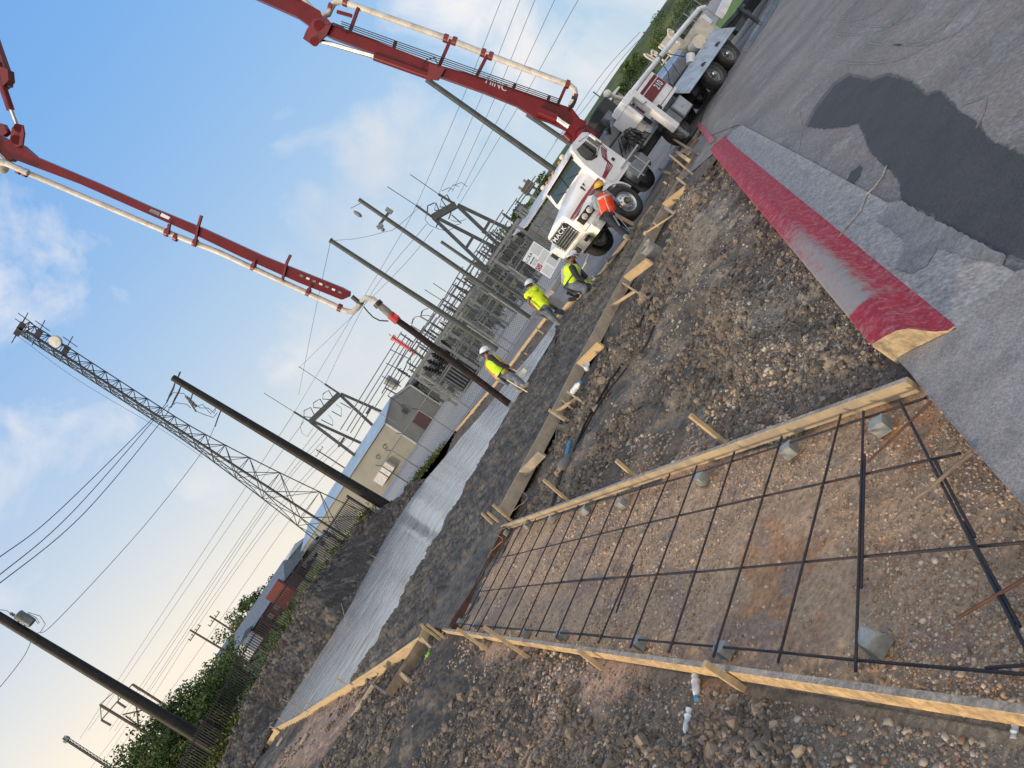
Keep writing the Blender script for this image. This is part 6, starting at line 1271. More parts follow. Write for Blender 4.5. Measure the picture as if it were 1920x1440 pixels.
pole('utility_pole', 'bare grey green steel pole with pegs just left of the lamp pole', (925, 650), (620, 451), 55, .25, .16, 'steel_pole', 'utility pole', steps, z0=0)
pole('utility_pole', 'slim grey pole standing in front of the right A-frame', (930, 524), (827, 453), 58, .15, .12, 'steel_pole', 'utility pole', z0=0)
pole('utility_pole', 'dark square pole rising behind the truck cab to the boom', (1060, 334), (800, 149), 36, .17, .13, 'galv_dark', 'utility pole', z0=-.2)
pole('utility_pole', 'grey pole behind the cab roof under the boom base', (1090, 284), (988, 214), 50, .18, .16, 'steel_pole', 'utility pole', z0=-.2)
def hw4(T, a, c):
    d = (c-a).normalized(); P_ = lambda x, y, o=0: W(x, y, 46.5+o)
    b = MB(); b.tube([P_(338, 697), P_(332, 712), P_(343, 716)], .05, 6); b.build('insulator', M['galv_dark'], T)
    for pl in (((329, 715), (325, 728), (318, 742), (312, 756)), ((340, 722), (335, 735), (328, 748), (320, 765))): b = MB(); b.tube([P_(*p) for p in pl], [.03, .055, .055, .03], 6); b.build('insulator', M['galv_dark'], T)
    for k in range(3): b = MB(); q = P_(352+k*5, 746+k*6); b.lathe(q, d, [(.03, -.25), (.10, -.2), (.05, -.14), (.10, -.08), (.05, -.02), (.10, .04), (.04, .2)], 10); b.build('cutout_fuse', M['galv'], T, smooth=True)
    b = MB(); b.beam(P_(348, 742), P_(368, 772), .06, .08); b.beam(P_(356, 755), P_(362, 735), .06, .06); b.build('bracket', M['galv_dark'], T)
    for pl in (((312, 752), (325, 736), (345, 738), (352, 748)), ((316, 765), (330, 755), (350, 758), (358, 765)), ((355, 748), (375, 765), (390, 765), (402, 775), (404, 768)), ((365, 770), (385, 778), (400, 783), (407, 774)), ((362, 765), (380, 758), (395, 776), (405, 765))): b = MB(); b.tube([P_(*p) for p in pl], .022, 5); b.build('jumper_cable', M['wire'], T)
    b = MB(); b.tube([P_(414, 770), P_(408, 785), P_(403, 800)], .04, 5); b.build('insulator', M['galv_dark'], T)
pole('utility_pole', 'thick black utility pole with insulators and jumpers in front of the metal building', (722, 947), (324, 708), 46.5, .36, .20, 'blackpole', 'utility pole', hw4, z0=.2)
def hw5(T, a, c):
    P_ = lambda x, y: W(x, y, 37.6); c_ = P_(47, 1160); d = (c-a).normalized()
    b = MB(); b.lathe(c_-d*.42, d, [(0, 0), (.22, 0), (.24, .05), (.24, .75), (.26, .78), (.22, .84), (0, .86)], 20); b.build('transformer', M['tank'], T, smooth=True)
    b = MB(); b.beam(P_(33, 1168), c_+Vector((0, 0, .2)), .06, .08); b.beam(P_(44, 1176), c_-Vector((0, 0, .2)), .06, .08); b.build('bracket', M['galv_dark'], T)
    b = MB(); b.lathe(P_(25, 1153), d, [(.03, -.15), (.09, -.1), (.05, -.05), (.09, 0), (.05, .05), (.09, .1), (.03, .2)], 10); b.build('bushing', M['galv'], T, smooth=True)
    for pl in (((0, 1143), (12, 1145), (24, 1152)), ((52, 1150), (68, 1158), (74, 1168)), ((52, 1148), (75, 1155), (85, 1170), (76, 1185), (62, 1190)), ((50, 1152), (64, 1160), (72, 1170))): b = MB(); b.tube([P_(*p) for p in pl], .015, 5); b.build('jumper_cable', M['wire'], T)
pole('utility_pole', 'leftmost black utility pole with a grey can transformer near its top', (399, 1398), (-60, 1121), 37.6, .34, .21, 'blackpole', 'utility pole', hw5, z0=.0)
def xarm(T, a, c):
    d = (c-a).normalized(); b = MB(); p = c-d*.8; b.beam(p-Vector((1.2, 0, 0)), p+Vector((1.2, 0, 0)), .12, .12); b.build('cross_arm', M['wood_pole'], T)
    for k in (-1.1, -.4, .4, 1.1): b = MB(); b.tube([p+Vector((k, 0, 0)), p+Vector((k, 0, .35))], .06, 6); b.build('insulator', M['galv_dark'], T)
for pb, pt, Y, l in (((440, 1231), (356, 1181), 95, 'small far pole with insulators left of the red building'), ((470, 1204), (393, 1155), 100, 'second small far pole in front of the red building'), ((650, 880), (593, 843), 150, 'far pole above the blue roof, with cross arms'), ((440, 1183), (427, 1176), 170, 'tiny far pole on the levee')):
    pole('utility_pole', l, pb, pt, Y, .16, .12, 'wood_pole', 'utility pole', xarm, 'small distant utility poles', 8, z0=0)
for pb, pt, l in (((1135, 190), (1112, 172), 'small pole on the skyline left of the black cooler box'), ((1224, 73), (1206, 60), 'small pole on the skyline above the side panel')):
    pole('utility_pole', l, pb, pt, 110, .12, .1, 'wood_pole', 'utility pole', None, 'skyline poles', 8, z0=-.5)
# ---------------------------------------------------------------- lattice steelwork from member lists
def frame(name, label, cat, Y, groups, group=None, base=None):
    p0 = W(*(base or groups[0][2][0][0]), Y); T = thing(name, label, cat, (p0.x, p0.y, 0), group)
    for pn, m_, segs, r in groups:
        b = MB()
        for s_ in segs:
            pts = [W(p[0], p[1], Y+(p[2] if len(p) > 2 else 0)) for p in s_]
            if r > .09:
                for a, c in zip(pts[:-1], pts[1:]): b.beam(a, c, r*1.7, r*1.7)
            else: b.tube(pts, r, 5)
        b.build(pn, M[m_], T)
    return T
def at(p, q, k): return (p[0]+(q[0]-p[0])*k, p[1]+(q[1]-p[1])*k)
def aframe(label, L, Rr, legs, spikes, Y, cross, hexes, hang, s=1.0):
    G_ = [('leg', 'galv_dark', [[a, c]], .17*s) for a, c in legs]
    G_ += [('cross_beam', 'galv_dark', [[L, Rr]], .34*s)]+[('spike', 'galv_dark', [[a, c]], .11*s) for a, m, c in spikes for a, c in ((a, m),)]+[('lightning_rod', 'wire', [[m, c]], .035*s) for a, m, c in spikes]
    G_ += [('brace', 'galv_dark', [[a, c]], .14*s) for a, c in cross]+[('insulator', 'galv_dark', [hx], .055*s) for hx in hexes]+[('jumper_cable', 'wire', [hx], .025*s) for hx in hang]
    return frame('dead_end_structure', label, 'steel frame', Y, G_)
aframe('right steel A-frame line terminal with twin spikes, behind the lamp pole', (812, 408), (855, 384),
    [((812, 408), (963, 552)), ((815, 406, 4), (1002, 502, 4)), ((858, 386), (1040, 560)), ((858, 384, 4), (1075, 488, 4))], [((812, 408), (780, 385), (726, 350)), ((853, 383), (822, 364), (769, 327))], 64,
    [((888.6, 441.6), (873.5, 466)), ((918.5, 414.5), (905, 437))],
    [[(827, 403), (817, 380), (815, 394), (838, 396)], [(840, 393), (827, 373), (825, 388), (848, 389)], [(848, 383), (838, 365), (828, 373)], [(815, 380), (802, 386), (801, 400)], [(823, 412), (818, 426)], [(846, 398), (841, 411)], [(847, 403), (865, 419)]],
    [[(828, 358), (842, 352), (850, 356)], [(840, 360), (850, 346), (860, 350)], [(850, 348), (865, 342), (876, 350)], [(800, 402), (797, 412), (805, 422), (819, 428), (835, 433), (851, 428)], [(845, 412), (855, 416), (866, 414), (873, 411)], [(835, 420), (850, 423), (862, 420)]])
aframe('left steel A-frame line terminal standing behind the blue roofed building', (582, 791), (637, 738),
    [((582, 791), (760, 925)), ((585, 789, 5), (790, 882, 5)), ((637, 740), (800, 892)), ((639, 738, 5), (830, 822, 5))], [((582, 791), (551, 772), (495, 737)), ((636, 738), (609, 720), (560, 687))], 112,
    [((634.7, 837.5), (645.4, 820.7)), ((687, 776), (696, 762))],
    [[(592, 784), (570, 781), (570, 770), (582, 764), (592, 783)], [(610, 766), (588, 764), (588, 755), (600, 748), (610, 766)], [(627, 750), (605, 748), (606, 738), (616, 732), (627, 750)], [(622, 771), (640, 781)], [(602, 787), (624, 798)], [(638, 755), (658, 766)]],
    [[(569, 786), (563, 800), (566, 812), (576, 819), (587, 803)], [(640, 781), (640, 765), (630, 758)], [(624, 798), (624, 788), (616, 778)]], 1.35)
# bus pipes and racks
frame('bus_rack', 'high bus pipes with sloping braces between the hose and the blue roof', 'bus structure', 98, [('bus_pipe', 'galv', [[(753, 622), (638, 806)]], .07), ('bus_pipe', 'galv', [[(762, 627), (650, 808)]], .07), ('bus_pipe', 'galv', [[(768, 634), (657, 812)]], .07)] +
    [('brace', 'galv_dark', [[a, m, c]], .06) for a, m, c in (((731, 655), (770, 674), (768, 690)), ((724, 681), (765, 701), (748, 718)), ((716, 705), (752, 725), (735, 712)))] +
    [('post', 'galv_dark', [[(762, 685), (745, 718), (727, 742), (770, 772)]], .08), ('post', 'galv_dark', [[(770, 640), (742, 690), (716, 738)]], .07), ('bus_pipe', 'galv', [[(752, 690), (700, 768), (742, 792)]], .07), ('bus_pipe', 'galv_dark', [[(700, 760), (685, 785), (660, 830)]], .06)])
frame('bus_rack', 'rack of looping bus pipes right of the hose, over the transformer', 'bus structure', 86, [('post', 'galv', [[(787, 593), (830, 618), (852, 634)]], .09), ('post', 'galv', [[(770, 610), (820, 641)]], .09), ('bus_pipe', 'galv_dark', [[(815, 588), (768, 660)]], .07), ('bus_pipe', 'galv', [[(830, 560), (788, 625)]], .06),
    ('bus_pipe', 'galv', [[(842, 562), (800, 630)]], .06), ('loop', 'wire', [[(789, 586), (795, 581), (803, 578)], [(772, 604), (779, 594), (787, 593)], [(790, 592), (800, 591), (812, 594)]], .04), ('insulator', 'galv_dark', [[(772, 608), (775, 597)], [(789, 592), (792, 582)]], .07), ('post', 'galv_dark', [[(752, 626), (775, 642)], [(780, 640), (850, 685)]], .1)])
T = frame('bus_rack', 'tall ladder like bus rack beside the steel lamp pole', 'bus structure', 78, [('bus_pipe', 'galv', [[a, c]], .06) for a, c in (((868, 500), (815, 590)), ((876, 505), (823, 596)), ((884, 512), (832, 600)), ((916, 455), (868, 535)), ((922, 462), (878, 540)), ((928, 468), (885, 545)))] +
    [('post', 'galv_dark', [[a, c]], .09) for a, c in (((848, 533), (880, 548)), ((855, 520), (885, 540)), ((829, 560), (858, 580)), ((902, 470), (940, 492)), ((905, 462), (945, 490)), ((820, 578), (860, 605)), ((838, 548), (905, 592)))] + [('lightning_rod', 'wire', [[(796, 543), (828, 563)], [(812, 531), (836, 547)]], .04), ('arm', 'galv_dark', [[(880, 548), (866, 546), (855, 535)], [(945, 492), (950, 480)]], .09)])
T = frame('line_trap', 'bright red insulator string standing above the bus pipes', 'insulator', 96, [('rod', 'inkred', [[(729, 626), (733, 630)]], .05)])
b = MB(); a, c = W(735, 632, 96), W(781, 663, 96); n = 18
M['redins'] = mat('red_insulator', (.62, .03, .04), .35)
for k in range(n):
    p = a+(c-a)*k/n; b.tube([p, p+(c-a)/n*.55], .42 if k in (0, 1, 16, 17) else .3, 8)
b.tube([a, c], .14, 6); b.build('insulator_discs', M['redins'], T)
# switch stands marching through the yard: one built, the rest copied
def stand(p):
    T = thing('switch_stand', 'x', 'switch stand', p, 'switch stands in the substation yard'); p = Vector(p); 
    for s_ in (-1, 1): b = MB(); b.box(p+Vector((s_*1.7, 0, 2.1)), (.22, .22, 4.2)); b.build('column', M['galv'], T)
    b = MB(); b.box(p+Vector((0, 0, 4.25)), (4.6, .3, .26)); b.build('beam', M['galv'], T)
    b = MB(); b.box(p+Vector((0, 0, 2.2)), (3.4, .12, .12)); b.box(p+Vector((-1.7, -.2, 1.2)), (.5, .3, .7)); b.build('control_cabinet', M['galv'], T)
    for x in (-1.9, 0, 1.9):
        b = MB(); b.lathe(p+Vector((x, 0, 4.4)), (0, 0, 1), [(.07, 0)]+[(.12 if k % 2 else .06, .12*k) for k in range(1, 11)]+[(.04, 1.3)], 8); b.build('insulator', M['galv_dark'], T)
    b = MB(); b.tube([p+Vector((-2.2, 0, 5.75)), p+Vector((2.2, 0, 5.75))], .05, 6); b.build('bus_tube', M['galv'], T); return T
pos = [(-2.2, 60), (-1.9, 70), (2.4, 64), (5.6, 68), (-3.0, 80), (1.2, 78), (4.9, 80), (8.2, 74), (12.8, 70), (-3.6, 92), (1.8, 94), (7.2, 92), (12.5, 84), (9.5, 62), (-4.5, 101)]
words = ['left of the hose, front row', 'behind the hanging hose', 'front row just right of the hose', 'front row beside the green steel pole', 'second row left of the hose', 'second row centre', 'second row behind the lamp pole foot', 'second row under the A-frame', 'second row by the shed', 'back row left', 'back row centre', 'back row right of centre', 'back row far right', 'front row behind the fence sign', 'nearest to the metal building']
s0 = stand((pos[0][0], pos[0][1], 0)); index_kids(); s0['label'] = 'grey steel switch stand '+words[0]
for (x, y), w_ in zip(pos[1:], words[1:]): copy_thing(s0, (x, y, 0), 'grey steel switch stand '+w_, random.uniform(-.25, .25))
def transformer(p, label, s=1.0):
    T = thing('power_transformer', label, 'transformer', p); p = Vector(p)
    b = MB(); b.box(p+Vector((0, 0, 1.6*s)), (3.2*s, 2.2*s, 2.8*s)); b.build('tank', M['galv_dark'], T)
    b = MB()
    for k in range(9): b.box(p+Vector((-1.4*s+k*.35*s, -1.4*s, 1.5*s)), (.10, .7*s, 2.2*s))
    b.build('radiator', M['tank'], T); b = MB(); b.tube([p+Vector((-1.4*s, .5, 3.9*s)), p+Vector((1.2*s, .5, 3.9*s))], .42*s, 14); b.build('conservator', M['galv_dark'], T, smooth=True)
    for k in range(5): b = MB(); q = p+Vector((-1.3*s+k*.6*s, -.3, 3.0*s)); b.lathe(q, Vector((.12*(k-2), -.1, 1)), [(.12, 0)]+[(.24 if j % 2 else .12, .13*j) for j in range(1, 12)]+[(.05, 1.7)], 10); b.build('bushing', M['blackpole'], T)
def rack(p):
    T = thing('capacitor_rack', 'x', 'capacitor rack', p, 'capacitor racks in the substation yard'); p = Vector(p)
    for z in (.5, 1.7, 2.9, 3.9): b = MB(); b.box(p+Vector((0, 0, z)), (5.2, .5, .12)); b.build('shelf', M['galv'], T)
    for k in range(9): b = MB(); b.box(p+Vector((-2.5+k*.62, 0, 2.0)), (.14, .14, 4.0)); b.build('upright', M['galv'], T)
    for k in range(8):
        for z in (.6, 1.8, 3.0): b = MB(); b.box(p+Vector((-2.2+k*.62, 0, z+.4)), (.34, .4, .72)); b.build('capacitor', M['galv_dark'], T)
    b = MB(); b.tube([p+Vector((-2.4, 0, 4.0)), p+Vector((-2.4, 0, 5.6)), p+Vector((2.4, 0, 5.6)), p+Vector((2.4, 0, 4.0))], .06, 6); b.build('bus_tube', M['galv'], T); return T
r0 = rack((-1.2, 66, 0)); index_kids(); r0['label'] = 'rack of dark capacitors behind the hanging hose, nearest of its kind'
for (x, y), l in zip(((3.6, 84), (-2.8, 86), (7.8, 64), (11.6, 78), (.6, 98), (6.4, 100)), ('between the two steel poles', 'behind the nearest rack, left', 'just left of the fence sign', 'behind the fence sign', 'farthest back, centre', 'farthest back, right')): copy_thing(r0, (x, y, 0), 'rack of dark capacitors '+l, random.uniform(-.2, .2))
transformer((-17.0, 134, 0), 'dark transformer with a cluster of black bushings behind the metal building roof', 1.5); transformer((-11, 138, 0), 'dark transformer half hidden behind the hanging hose', 1.5); transformer((-1.5, 62, 0), 'low grey transformer behind the green steel pole', .8)
def cyl_far(): 
    T = thing('breaker_tank', 'pale green horizontal breaker tank above the metal building gable', 'breaker', tuple(W(735, 722, 112)))
    b = MB(); b.tube([W(724, 711, 112), W(746, 724, 112)], [.75, .75], 14); b.build('tank', M['galv'], T, smooth=True); b = MB(); b.beam(W(722, 727, 112), W(741, 738, 112), .2, .2); b.beam(W(741, 738, 112), W(741, 738, 112)-Vector((0, 0, 6)), .3, .3); b.build('support', M['galv_dark'], T)
cyl_far()
# ---------------------------------------------------------------- metal control building
def building():
    B0 = Vector((-15.0, 108.2, 0)); B1 = W(822.8, 764.6, 112); B1.z = 0; B2 = W(713.6, 931, 106); 
    a = Vector((-15, 108, 0)); gdir = Vector((6.4, 3.2, 0)); ldir = Vector((-24.5, 7, 0)); H_ = 5.6; Hr = 1.2
    T = thing('metal_building', 'tan ribbed metal building with grey gable end and light blue roof', 'building', tuple(a))
    p = [a, a+gdir, a+gdir+ldir, a+ldir]; up = Vector((0, 0, H_)); rg = [(a+a+gdir)/2+up+Vector((0, 0, Hr)), (a+a+gdir)/2+ldir+up+Vector((0, 0, Hr))]
    b = MB(); L_ = ldir.length; n = int(L_/.28); ld = ldir/L_; nn = Vector((ld.y, -ld.x, 0)); nn = nn if nn.y < 0 else -nn
    b.quad([p[0], p[3], p[3]+up, p[0]+up]); b.build('side_wall', M['siding'], T)
    hw = Vector((0, 0, 1)); b = MB(); k = 0
    z = .25
    while z < H_-.1: b.beam(p[0]+nn*.02+hw*z, p[3]+nn*.02+hw*z, .06, .10); z += .30
    b.build('wall_rib', M['siding'], T)
    b = MB(); b.add([p[0], p[1], p[1]+up, rg[0], p[0]+up], [(0, 1, 2, 3, 4)]); b.build('gable_wall', M['siding_grey'], T)
    b = MB(); gn = Vector((gdir.y, -gdir.x, 0)).normalized(); e = (nn*.35-Vector((0, 0, .12))); of = gn*.35
    b.prism([p[0]+up+e+of, rg[0]+of+Vector((0, 0, .06)), rg[1]-of+Vector((0, 0, .06)), p[3]+up+e-of], Vector((0, 0, .09))); b.prism([p[1]+up-e*.5+of, rg[0]+of+Vector((0, 0, .06)), rg[1]-of+Vector((0, 0, .06)), p[2]+up-e*.5-of], Vector((0, 0, .09))); b.build('roof', M['roofblue'], T)
    b = MB(); b.beam(p[0]+gn*.04+nn*.04, p[0]+up+gn*.04+nn*.04, .28, .28); b.beam(p[1]+gn*.04, p[1]+up+gn*.04, .22, .22); b.beam(p[0]+up+gn*.1, rg[0]+gn*.1, .12, .22); b.beam(p[1]+up+gn*.1, rg[0]+gn*.1, .12, .22); b.build('trim', M['trim'], T)
    gx = gdir.normalized(); b = MB(); q = a+gx*2.5+gn*.05; b.prism([q, q+gx*2.0, q+gx*2.0+hw*2.3, q+hw*2.3], gn*.06); b.build('door', mat('door_red', (.09, .025, .03), .6), T)
    b = MB(); q = a+gx*3.3+gn*.3+hw*4.1; b.box(q, (.7, .3, .8)); b.tube([q+hw*.3, q+hw*.8+gx*.2, q+hw*.75+gx*.6, q+hw*.3+gx*.6], .05, 6); b.build('wall_unit', M['galv_dark'], T)
    for k in range(2): b = MB(); q = a+ld*(5.6+k*1.9)+nn*.45+hw*1.5; b.box(q, (1.7, .8, 1.6), (ld, nn, hw)); b.build('air_unit', M['trim'], T)
    for k in (3.0, 5.0): b = MB(); b.tube([a+ld*k+nn*.2+hw*3.6+Vector((.3*math.cos(t), 0, .3*math.sin(t))) for t in np.linspace(0, 5, 9)], .05, 5); b.build('conduit', M['galv_dark'], T)
building()
b = MB(); q = Vector((-5.6, 112, 0)); b.box(q+Vector((0, 0, 1.6)), (5, 3, 3.2)); b.box(q+Vector((0, 0, 3.3)), (5.3, 3.3, .15)); b = b.build('switchgear', M['galv_dark']); tag(b, 'dark green switchgear box on the gravel right of the metal building', 'switchgear')
# shed and billboard behind the truck nose
def shed():
    A0 = W(992, 417, 60); T = thing('metal_shed', 'grey metal shed behind the truck nose', 'building', (A0.x, 60, 0)); xa = A0.x; top = 3.3
    b = MB(); b.box((xa+6.5, 64, top/2-.3), (13, 7, top+.2)); b.build('wall', M['galv'], T); b = MB(); b.prism([(xa-.3, 60.2, top), (xa+13.3, 60.2, top), (xa+13.3, 67.8, top+.7), (xa-.3, 67.8, top+.7)], (0, 0, .12)); b.build('roof', M['trim'], T)
    b = MB(); b.box((xa+2.2, 60.3, 1.5), (1.6, .4, 1.9)); b.build('wall_unit', M['galv'], T)
    b = MB(); b.box((xa+4.4, 60.4, 1.3), (1.1, .2, 2.1)); b.build('door', M['galv_dark'], T)
shed()
for k in range(3):
    a = W(966+k*4, 396-k*5, 66); c = W(990+k*3, 412-k*4, 66); T = thing('vent_pipe', ['leftmost', 'middle', 'rightmost'][k]+' of three pale pipes leaning at the shed roof corner', 'pipe', tuple(c), 'pale pipes by the shed'); b = MB(); b.tube([c-Vector((0, 0, 3)), a], .14, 8); b.build('tube', M['galv'], T, smooth=True); b = MB(); b.lathe(a, (0, 0, 1), [(.05, 0), (.16, .05), (.16, .15), (.05, .25)], 8); b.build('cap', M['galv_dark'], T)
c_ = [W(x, y, 120) for x, y in ((977, 357.5), (990, 335), (1004, 345), (989, 367))]
T = thing('billboard', 'brown billboard back on tall legs near the shed', 'billboard', (c_[3].x, 120, 0)); b = MB(); b.prism(c_, (0, .4, 0)); b.build('panel', M['wood_pole'], T)
for k in (.2, .8): b = MB(); p = c_[3]+(c_[2]-c_[3])*k; b.tube([(p.x, p.y+.6, 0), (p.x, p.y+.6, p.z+2)], .22, 8); b.build('leg', M['galv'], T)
b = MB(); b.tube([W(966, 384, 119), W(1004, 330, 119)], .10, 6); b.tube([W(970, 388, 119), W(1008, 334, 119)], .10, 6); b.build('catwalk_rail', M['galv'], T)
# ---------------------------------------------------------------- lattice towers
def lattice(name, label, base, top, Y, wb, wt, H0, n, r, dishes=False, rot=.5):
    c = W(*top, Y); bx = W(*base, Y).x; T = thing(name, label, 'radio tower', (bx, Y, 0)); Ht = c.z
    def corner(k, t):
        a = rot+2*math.pi*k/3; f = max(0, 1-t/.55); w_ = wt+(wb-wt)*f**1.35; return Vector((bx+(c.x-bx)*t+w_*math.cos(a), Y+w_*math.sin(a), Ht*t))
    for k in range(3): b = MB(); b.tube([corner(k, t) for t in np.linspace(0, 1, 24)], r, 6); b.build('leg', M['galv_dark'], T)
    b = MB(); ts = [0]; t = 0
    while t < 1:
        w_ = (corner(0, t)-corner(1, t)).length; t = min(1, t+w_*1.05/Ht); ts.append(t)
    for i, (t0, t1) in enumerate(zip(ts[:-1], ts[1:])):
        for k in range(3):
            j = (k+1) % 3; b.beam(corner(k, t0), corner(j, t1), r*.9, r*.9); b.beam(corner(j, t0), corner(k, t1), r*.9, r*.9); b.beam(corner(k, t1), corner(j, t1), r*.9, r*.9)
    b.build('bracing', M['galv_dark'], T); b = MB(); ctr = lambda t: (corner(0, t)+corner(1, t)+corner(2, t))/3; b.tube([ctr(0.02), ctr(.5), ctr(.99)], r*2.2, 6); b.build('cable_ladder', M['iron'], T)
    return T, corner, ctr
T, cn, ct = lattice('radio_tower', 'tall lattice radio tower with dish and panel antennas, widening toward the roof', (655, 1012), (42, 616), 82, 3.6, .95, 38, 26, .07, True)
for px, rr in (((106, 639), .62),):
    q = W(*px, 81); b = MB(); b.lathe(q, (-.3, -1, -.15), [(0, 0), (rr, 0), (rr*1.02, .08), (rr, .35), (0, .4)], 24); b.build('dish', M['trim'], T, smooth=True)
for px in ((40, 612), (72, 626), (124, 656), (34, 622)):
    q = W(*px, 81.5); b = MB(); b.box(q, (.9, .15, .6)); b.build('antenna_panel', M['iron'], T); b = MB(); b.tube([q+Vector((-1.4, 0, -.1)), q+Vector((1.6, 0, .2))], .05, 5); b.tube([q+Vector((.9, 0, -.8)), q+Vector((1.0, 0, 1.0))], .045, 5); b.build('antenna_arm', M['iron'], T)
for k, t in enumerate(np.linspace(.30, .93, 14)): pass
T, cn2, ct2 = lattice('radio_tower', 'tiny far lattice tower at the bottom left corner of the sky', (320, 1513), (119, 1383), 340, 6, 1.0, 60, 20, .14)
for t in (.97, .50): b = MB(); q = ct2(t); b.box(q, (2.6, 1.5, 1.6)); b.build('antenna_array', M['galv'], T)
b = MB()
frame('transmission_tower', 'dark H shaped transmission structure behind the leftmost pole', 'transmission tower', 160, [('pole', 'wood_pole', [[(188, 1322), (300, 1390)]], .25), ('pole', 'wood_pole', [[(248, 1283), (330, 1335)]], .22), ('cross_arm', 'wood_pole', [[(190, 1350), (248, 1283)]], .14), ('cross_arm', 'wood_pole', [[(186, 1322), (230, 1283)]], .09),
    ('brace', 'wood_pole', [[(230, 1340), (275, 1330)], [(255, 1318), (260, 1362)], [(262, 1362), (296, 1356)], [(290, 1330), (292, 1358)], [(235, 1342), (262, 1362)]], .14), ('insulator', 'wire', [[(190, 1350), (208, 1360)], [(248, 1283), (263, 1294)], [(220, 1316), (236, 1327)]], .2), ('brace', 'wood_pole', [[(188, 1322), (190, 1350)], [(220, 1290), (222, 1315)]], .09)])
# ---------------------------------------------------------------- far buildings, machines and cars
def block(name, label, pl, pr, Y, dep, m, roofm=None, cat='building', z0=2.7, rh=.5):
    a, c = W(*pl, Y), W(*pr, Y); zt = (a.z+c.z)/2; T = thing(name, label, cat, (a.x, Y, z0)); b = MB(); b.box(((a.x+c.x)/2, Y+dep/2, (zt+z0)/2), (abs(c.x-a.x), dep, zt-z0)); b.build('wall', M[m], T)
    b = MB(); x0, x1 = min(a.x, c.x)-.3, max(a.x, c.x)+.3; b.add([(x0, Y-.3, zt), (x1, Y-.3, zt), (x1, Y+dep+.3, zt), (x0, Y+dep+.3, zt), (x0, Y+dep/2, zt+rh), (x1, Y+dep/2, zt+rh)], [(0, 1, 5, 4), (2, 3, 4, 5), (0, 4, 3), (1, 2, 5), (0, 1, 2, 3)]); b.build('roof', M[roofm or m], T)
    return T, a, c, zt
T, a, c, zt = block('red_building', 'long low maroon building with brick end behind the picket fence', (444, 1226), (532, 1090), 84, 9, 'maroon', 'galv', rh=1.6)
for k in range(6): b = MB(); x = a.x+(c.x-a.x)*(k+.6)/6.4; b.box((x, 83.95, zt-.9), (1.0, .12, .7)); b.build('window', M['darkglass'], T)
b = MB(); b.box((c.x-1.2, 83.6, zt-.6), (2.4, .8, 2.6)); b.build('brick_end', M['brick'], T)
block('warehouse', 'pale blue grey warehouse beyond the red building', (508, 1092), (541, 1052), 125, 16, 'galv', 'trim', rh=.8)
block('low_wall_building', 'small white building at the left end of the red building', (437, 1222), (452, 1208), 80, 5, 'trim', 'galv', rh=.4)
T, a, c, zt = block('far_house', 'tiny pale house on the horizon above the left trees', (402, 1253), (428, 1222), 150, 9, 'siding_grey', 'galv', rh=1.6)
b = MB(); b.box(((a.x+c.x)/2, 149.9, zt-1.5), (1.2, .2, 1.2)); b.build('window', M['darkglass'], T)
T = thing('utility_truck', 'yellow service truck parked behind the picket fence', 'truck', tuple(W(573, 1050, 110)))
q = WORLD[T.name]; q.z = 2.9; T.location.z = 2.9
yz = W(573, 1050, 110)
b = MB(); b.box((yz.x, 110, 4.2), (2.2, 2.0, 1.3), bev=.1); b.build('body', mat('machine_yellow', (.60, .28, .02), .5), T); b = MB(); b.box((yz.x-1.9, 110, 4.1), (1.3, 2.0, 1.5), bev=.15); b.build('cab', M['trim'], T)
b = MB(); b.box((yz.x-2.0, 108.95, 4.4), (.8, .1, .5)); b.build('window', M['darkglass'], T)
for k in (-2.2, -.2, .9): b = MB(); b.tube([(yz.x+k, 108.9, 3.4), (yz.x+k, 109.3, 3.4)], .5, 16); b.build('wheel', M['rubber'], T)
def car(p, label, m, first=None):
    if first: return copy_thing(first, p, label)
    T = thing('parked_car', label, 'car', p, 'vehicles parked beyond the picket fence'); p = Vector(p); b = MB()
    for s_ in (0,): 
        b.prism([p+Vector((x, -.9, z)) for x, z in ((-2.3, .35), (2.3, .35), (2.35, .8), (1.5, .98), (-2.2, .98), (-2.35, .7))], (0, 1.8, 0)); b.prism([p+Vector((x, -.78, z)) for x, z in ((-2.0, .98), (1.1, .98), (.5, 1.5), (-1.5, 1.55))], (0, 1.56, 0))
    b.build('body', M[m], T); b = MB(); b.prism([p+Vector((x, -.80, z)) for x, z in ((-1.8, 1.02), (.9, 1.02), (.45, 1.42), (-1.4, 1.46))], (0, .02, 0)); b.build('window', M['darkglass'], T)
    for x in (-1.5, 1.4): b = MB(); b.tube([p+Vector((x, -.92, .34)), p+Vector((x, -.7, .34))], .34, 14); b.build('wheel', M['rubber'], T)
    return T
cpx = [((556, 1078), 'white car parked behind the fence below the yellow truck', 'trim'), ((566, 1060), 'dark car parked beside the yellow truck', 'tank'), ((596, 1012), 'white car at the edge of the grass near the tan building', 'trim'), ((588, 1028), 'silver car parked in the middle of the row', 'galv')]
for i, (px, l, m_) in enumerate(cpx):
    p = W(*px, 97-2*i); car((p.x, p.y, 2.85), l, m_)
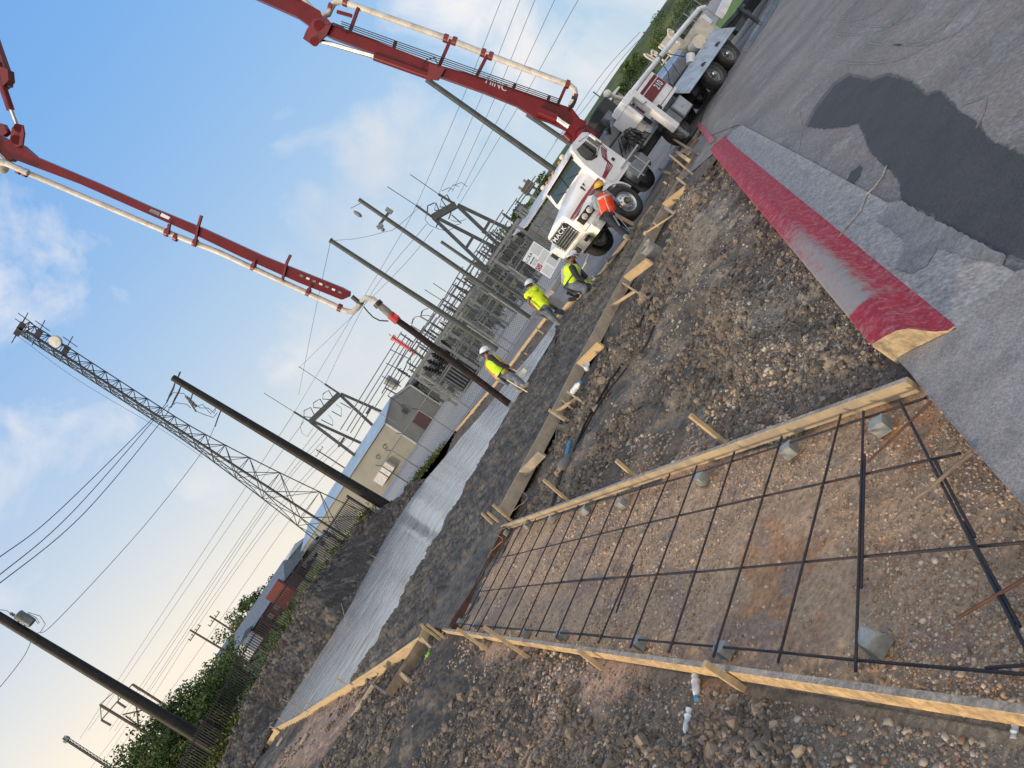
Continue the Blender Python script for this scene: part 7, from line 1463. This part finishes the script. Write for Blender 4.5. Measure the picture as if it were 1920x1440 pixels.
# ---------------------------------------------------------------- overhead wires
def wire(label, pts, r=.03, group='overhead wires', z=None):
    P = [W(x, y, Y) for x, y, Y in pts]; Q = []
    for i in range(len(P)-1):
        for t in np.linspace(0, 1, 8)[:-1]:
            a, b_, c_, d_ = P[max(i-1, 0)], P[i], P[i+1], P[min(i+2, len(P)-1)]; Q.append(.5*((2*b_)+(c_-a)*t+(2*a-5*b_+4*c_-d_)*t*t+(-a+3*b_-3*c_+d_)*t**3))
    Q.append(P[-1]); b = MB(); b.tube(Q, r, 5); tag(b.build('overhead_wire', M['wire'], smooth=True), label, 'wire', group)
for i, (e, l) in enumerate((((108, 960), (0, 1044)), ((136, 960), (0, 1077)), ((160, 960), (0, 1093)))):
    s_ = ((286, 785), (290, 786), (301, 792))[i]; wire(['upper', 'middle', 'lowest'][i]+' of three thick dark wires from the black pole to the left edge', [(312+i*3, 755+i*4, 46.5), (s_[0], s_[1], 45), (e[0], e[1], 36), (l[0], l[1], 30), (l[0]-120, l[1]+80, 25)], .022)
wire('long sagging wire from the black pole to the left transformer pole', [(402, 800, 46), (377, 850, 45.5), (292, 960, 43), (200, 1065, 40), (100, 1170, 38), (75, 1187, 37.6)], .016)
wire('wire falling from the left transformer pole to the left edge', [(62, 1192, 37.6), (45, 1230, 37), (0, 1288, 35), (-60, 1350, 33)], .016)
lo = [((551, 775), (430, 960), (223, 1273), (150, 1385)), ((570, 790), (448, 960), (228, 1282), (165, 1370)), ((600, 800), (483, 960), (263, 1287), (205, 1370)), ((612, 806), (490, 960), (268, 1290), (215, 1370)), ((620, 812), (495, 960), (275, 1297), (140, 1480)), ((640, 820), (515, 960), (363, 1173), (200, 1420)), ((650, 822), (522, 962), (368, 1178), (210, 1430)), ((660, 830), (540, 980), (343, 1263), (240, 1400))]
for i, pl in enumerate(lo):
    wire('thin wire %s of the far bundle sweeping from the left A-frame to the lower left' % ['one', 'two', 'three', 'four', 'five', 'six', 'seven', 'eight'][i], [(*pl[0], 112), (*pl[1], 125), (*pl[2], 155), (*pl[3], 175)], .035)
up = [((940, 0), (783, 380)), ((975, 0), (823, 362)), ((1003, 0), (848, 360)), ((1040, 0), (857, 373)), ((1084, 0), (862, 382))]
for i, (a, c) in enumerate(up):
    m_ = at(a, c, .5); wire('line conductor %s rising from the right A-frame to the top edge' % ['one', 'two', 'three', 'four', 'five'][i], [(a[0]+(a[0]-c[0])*.5, a[1]+(a[1]-c[1])*.5, 38), (*a, 44), (m_[0]+3, m_[1]+2, 53), (*c, 64)], .016)
for i, (a, m_, c) in enumerate((((783, 380), (730, 477), (551, 775)), ((800, 420), (690, 560), (609, 722)), ((812, 430), (735, 520), (560, 690)), ((620, 452), (588, 600), (560, 740)))):
    wire('faint span %s between the two A-frames' % ['one', 'two', 'three', 'four'][i], [(*a, 64), (*m_, 84), (*c, 112)], .022)
wire('slack wire from the green steel pole to the lamp pole', [(622, 451, 55), (670, 447, 50), (720, 435, 44), (745, 425, 42.2), (790, 385, 60)], .014)
wire('faint wire down to the truck skyline at upper right', [(1243, 33, 90), (1170, 105, 95), (1093, 207, 100), (1040, 265, 105)], .03); wire('second faint wire toward the truck skyline', [(1200, 60, 90), (1120, 150, 95), (1020, 300, 105)], .03)
for i, k in enumerate((-1, 0, 1)):
    q0 = ct(.95)+Vector((0, 0, 0))
wire('thin guy cable alongside the lattice tower', [(36, 632, 81), (150, 715, 81), (310, 810, 81), (380, 858, 81)], .02)
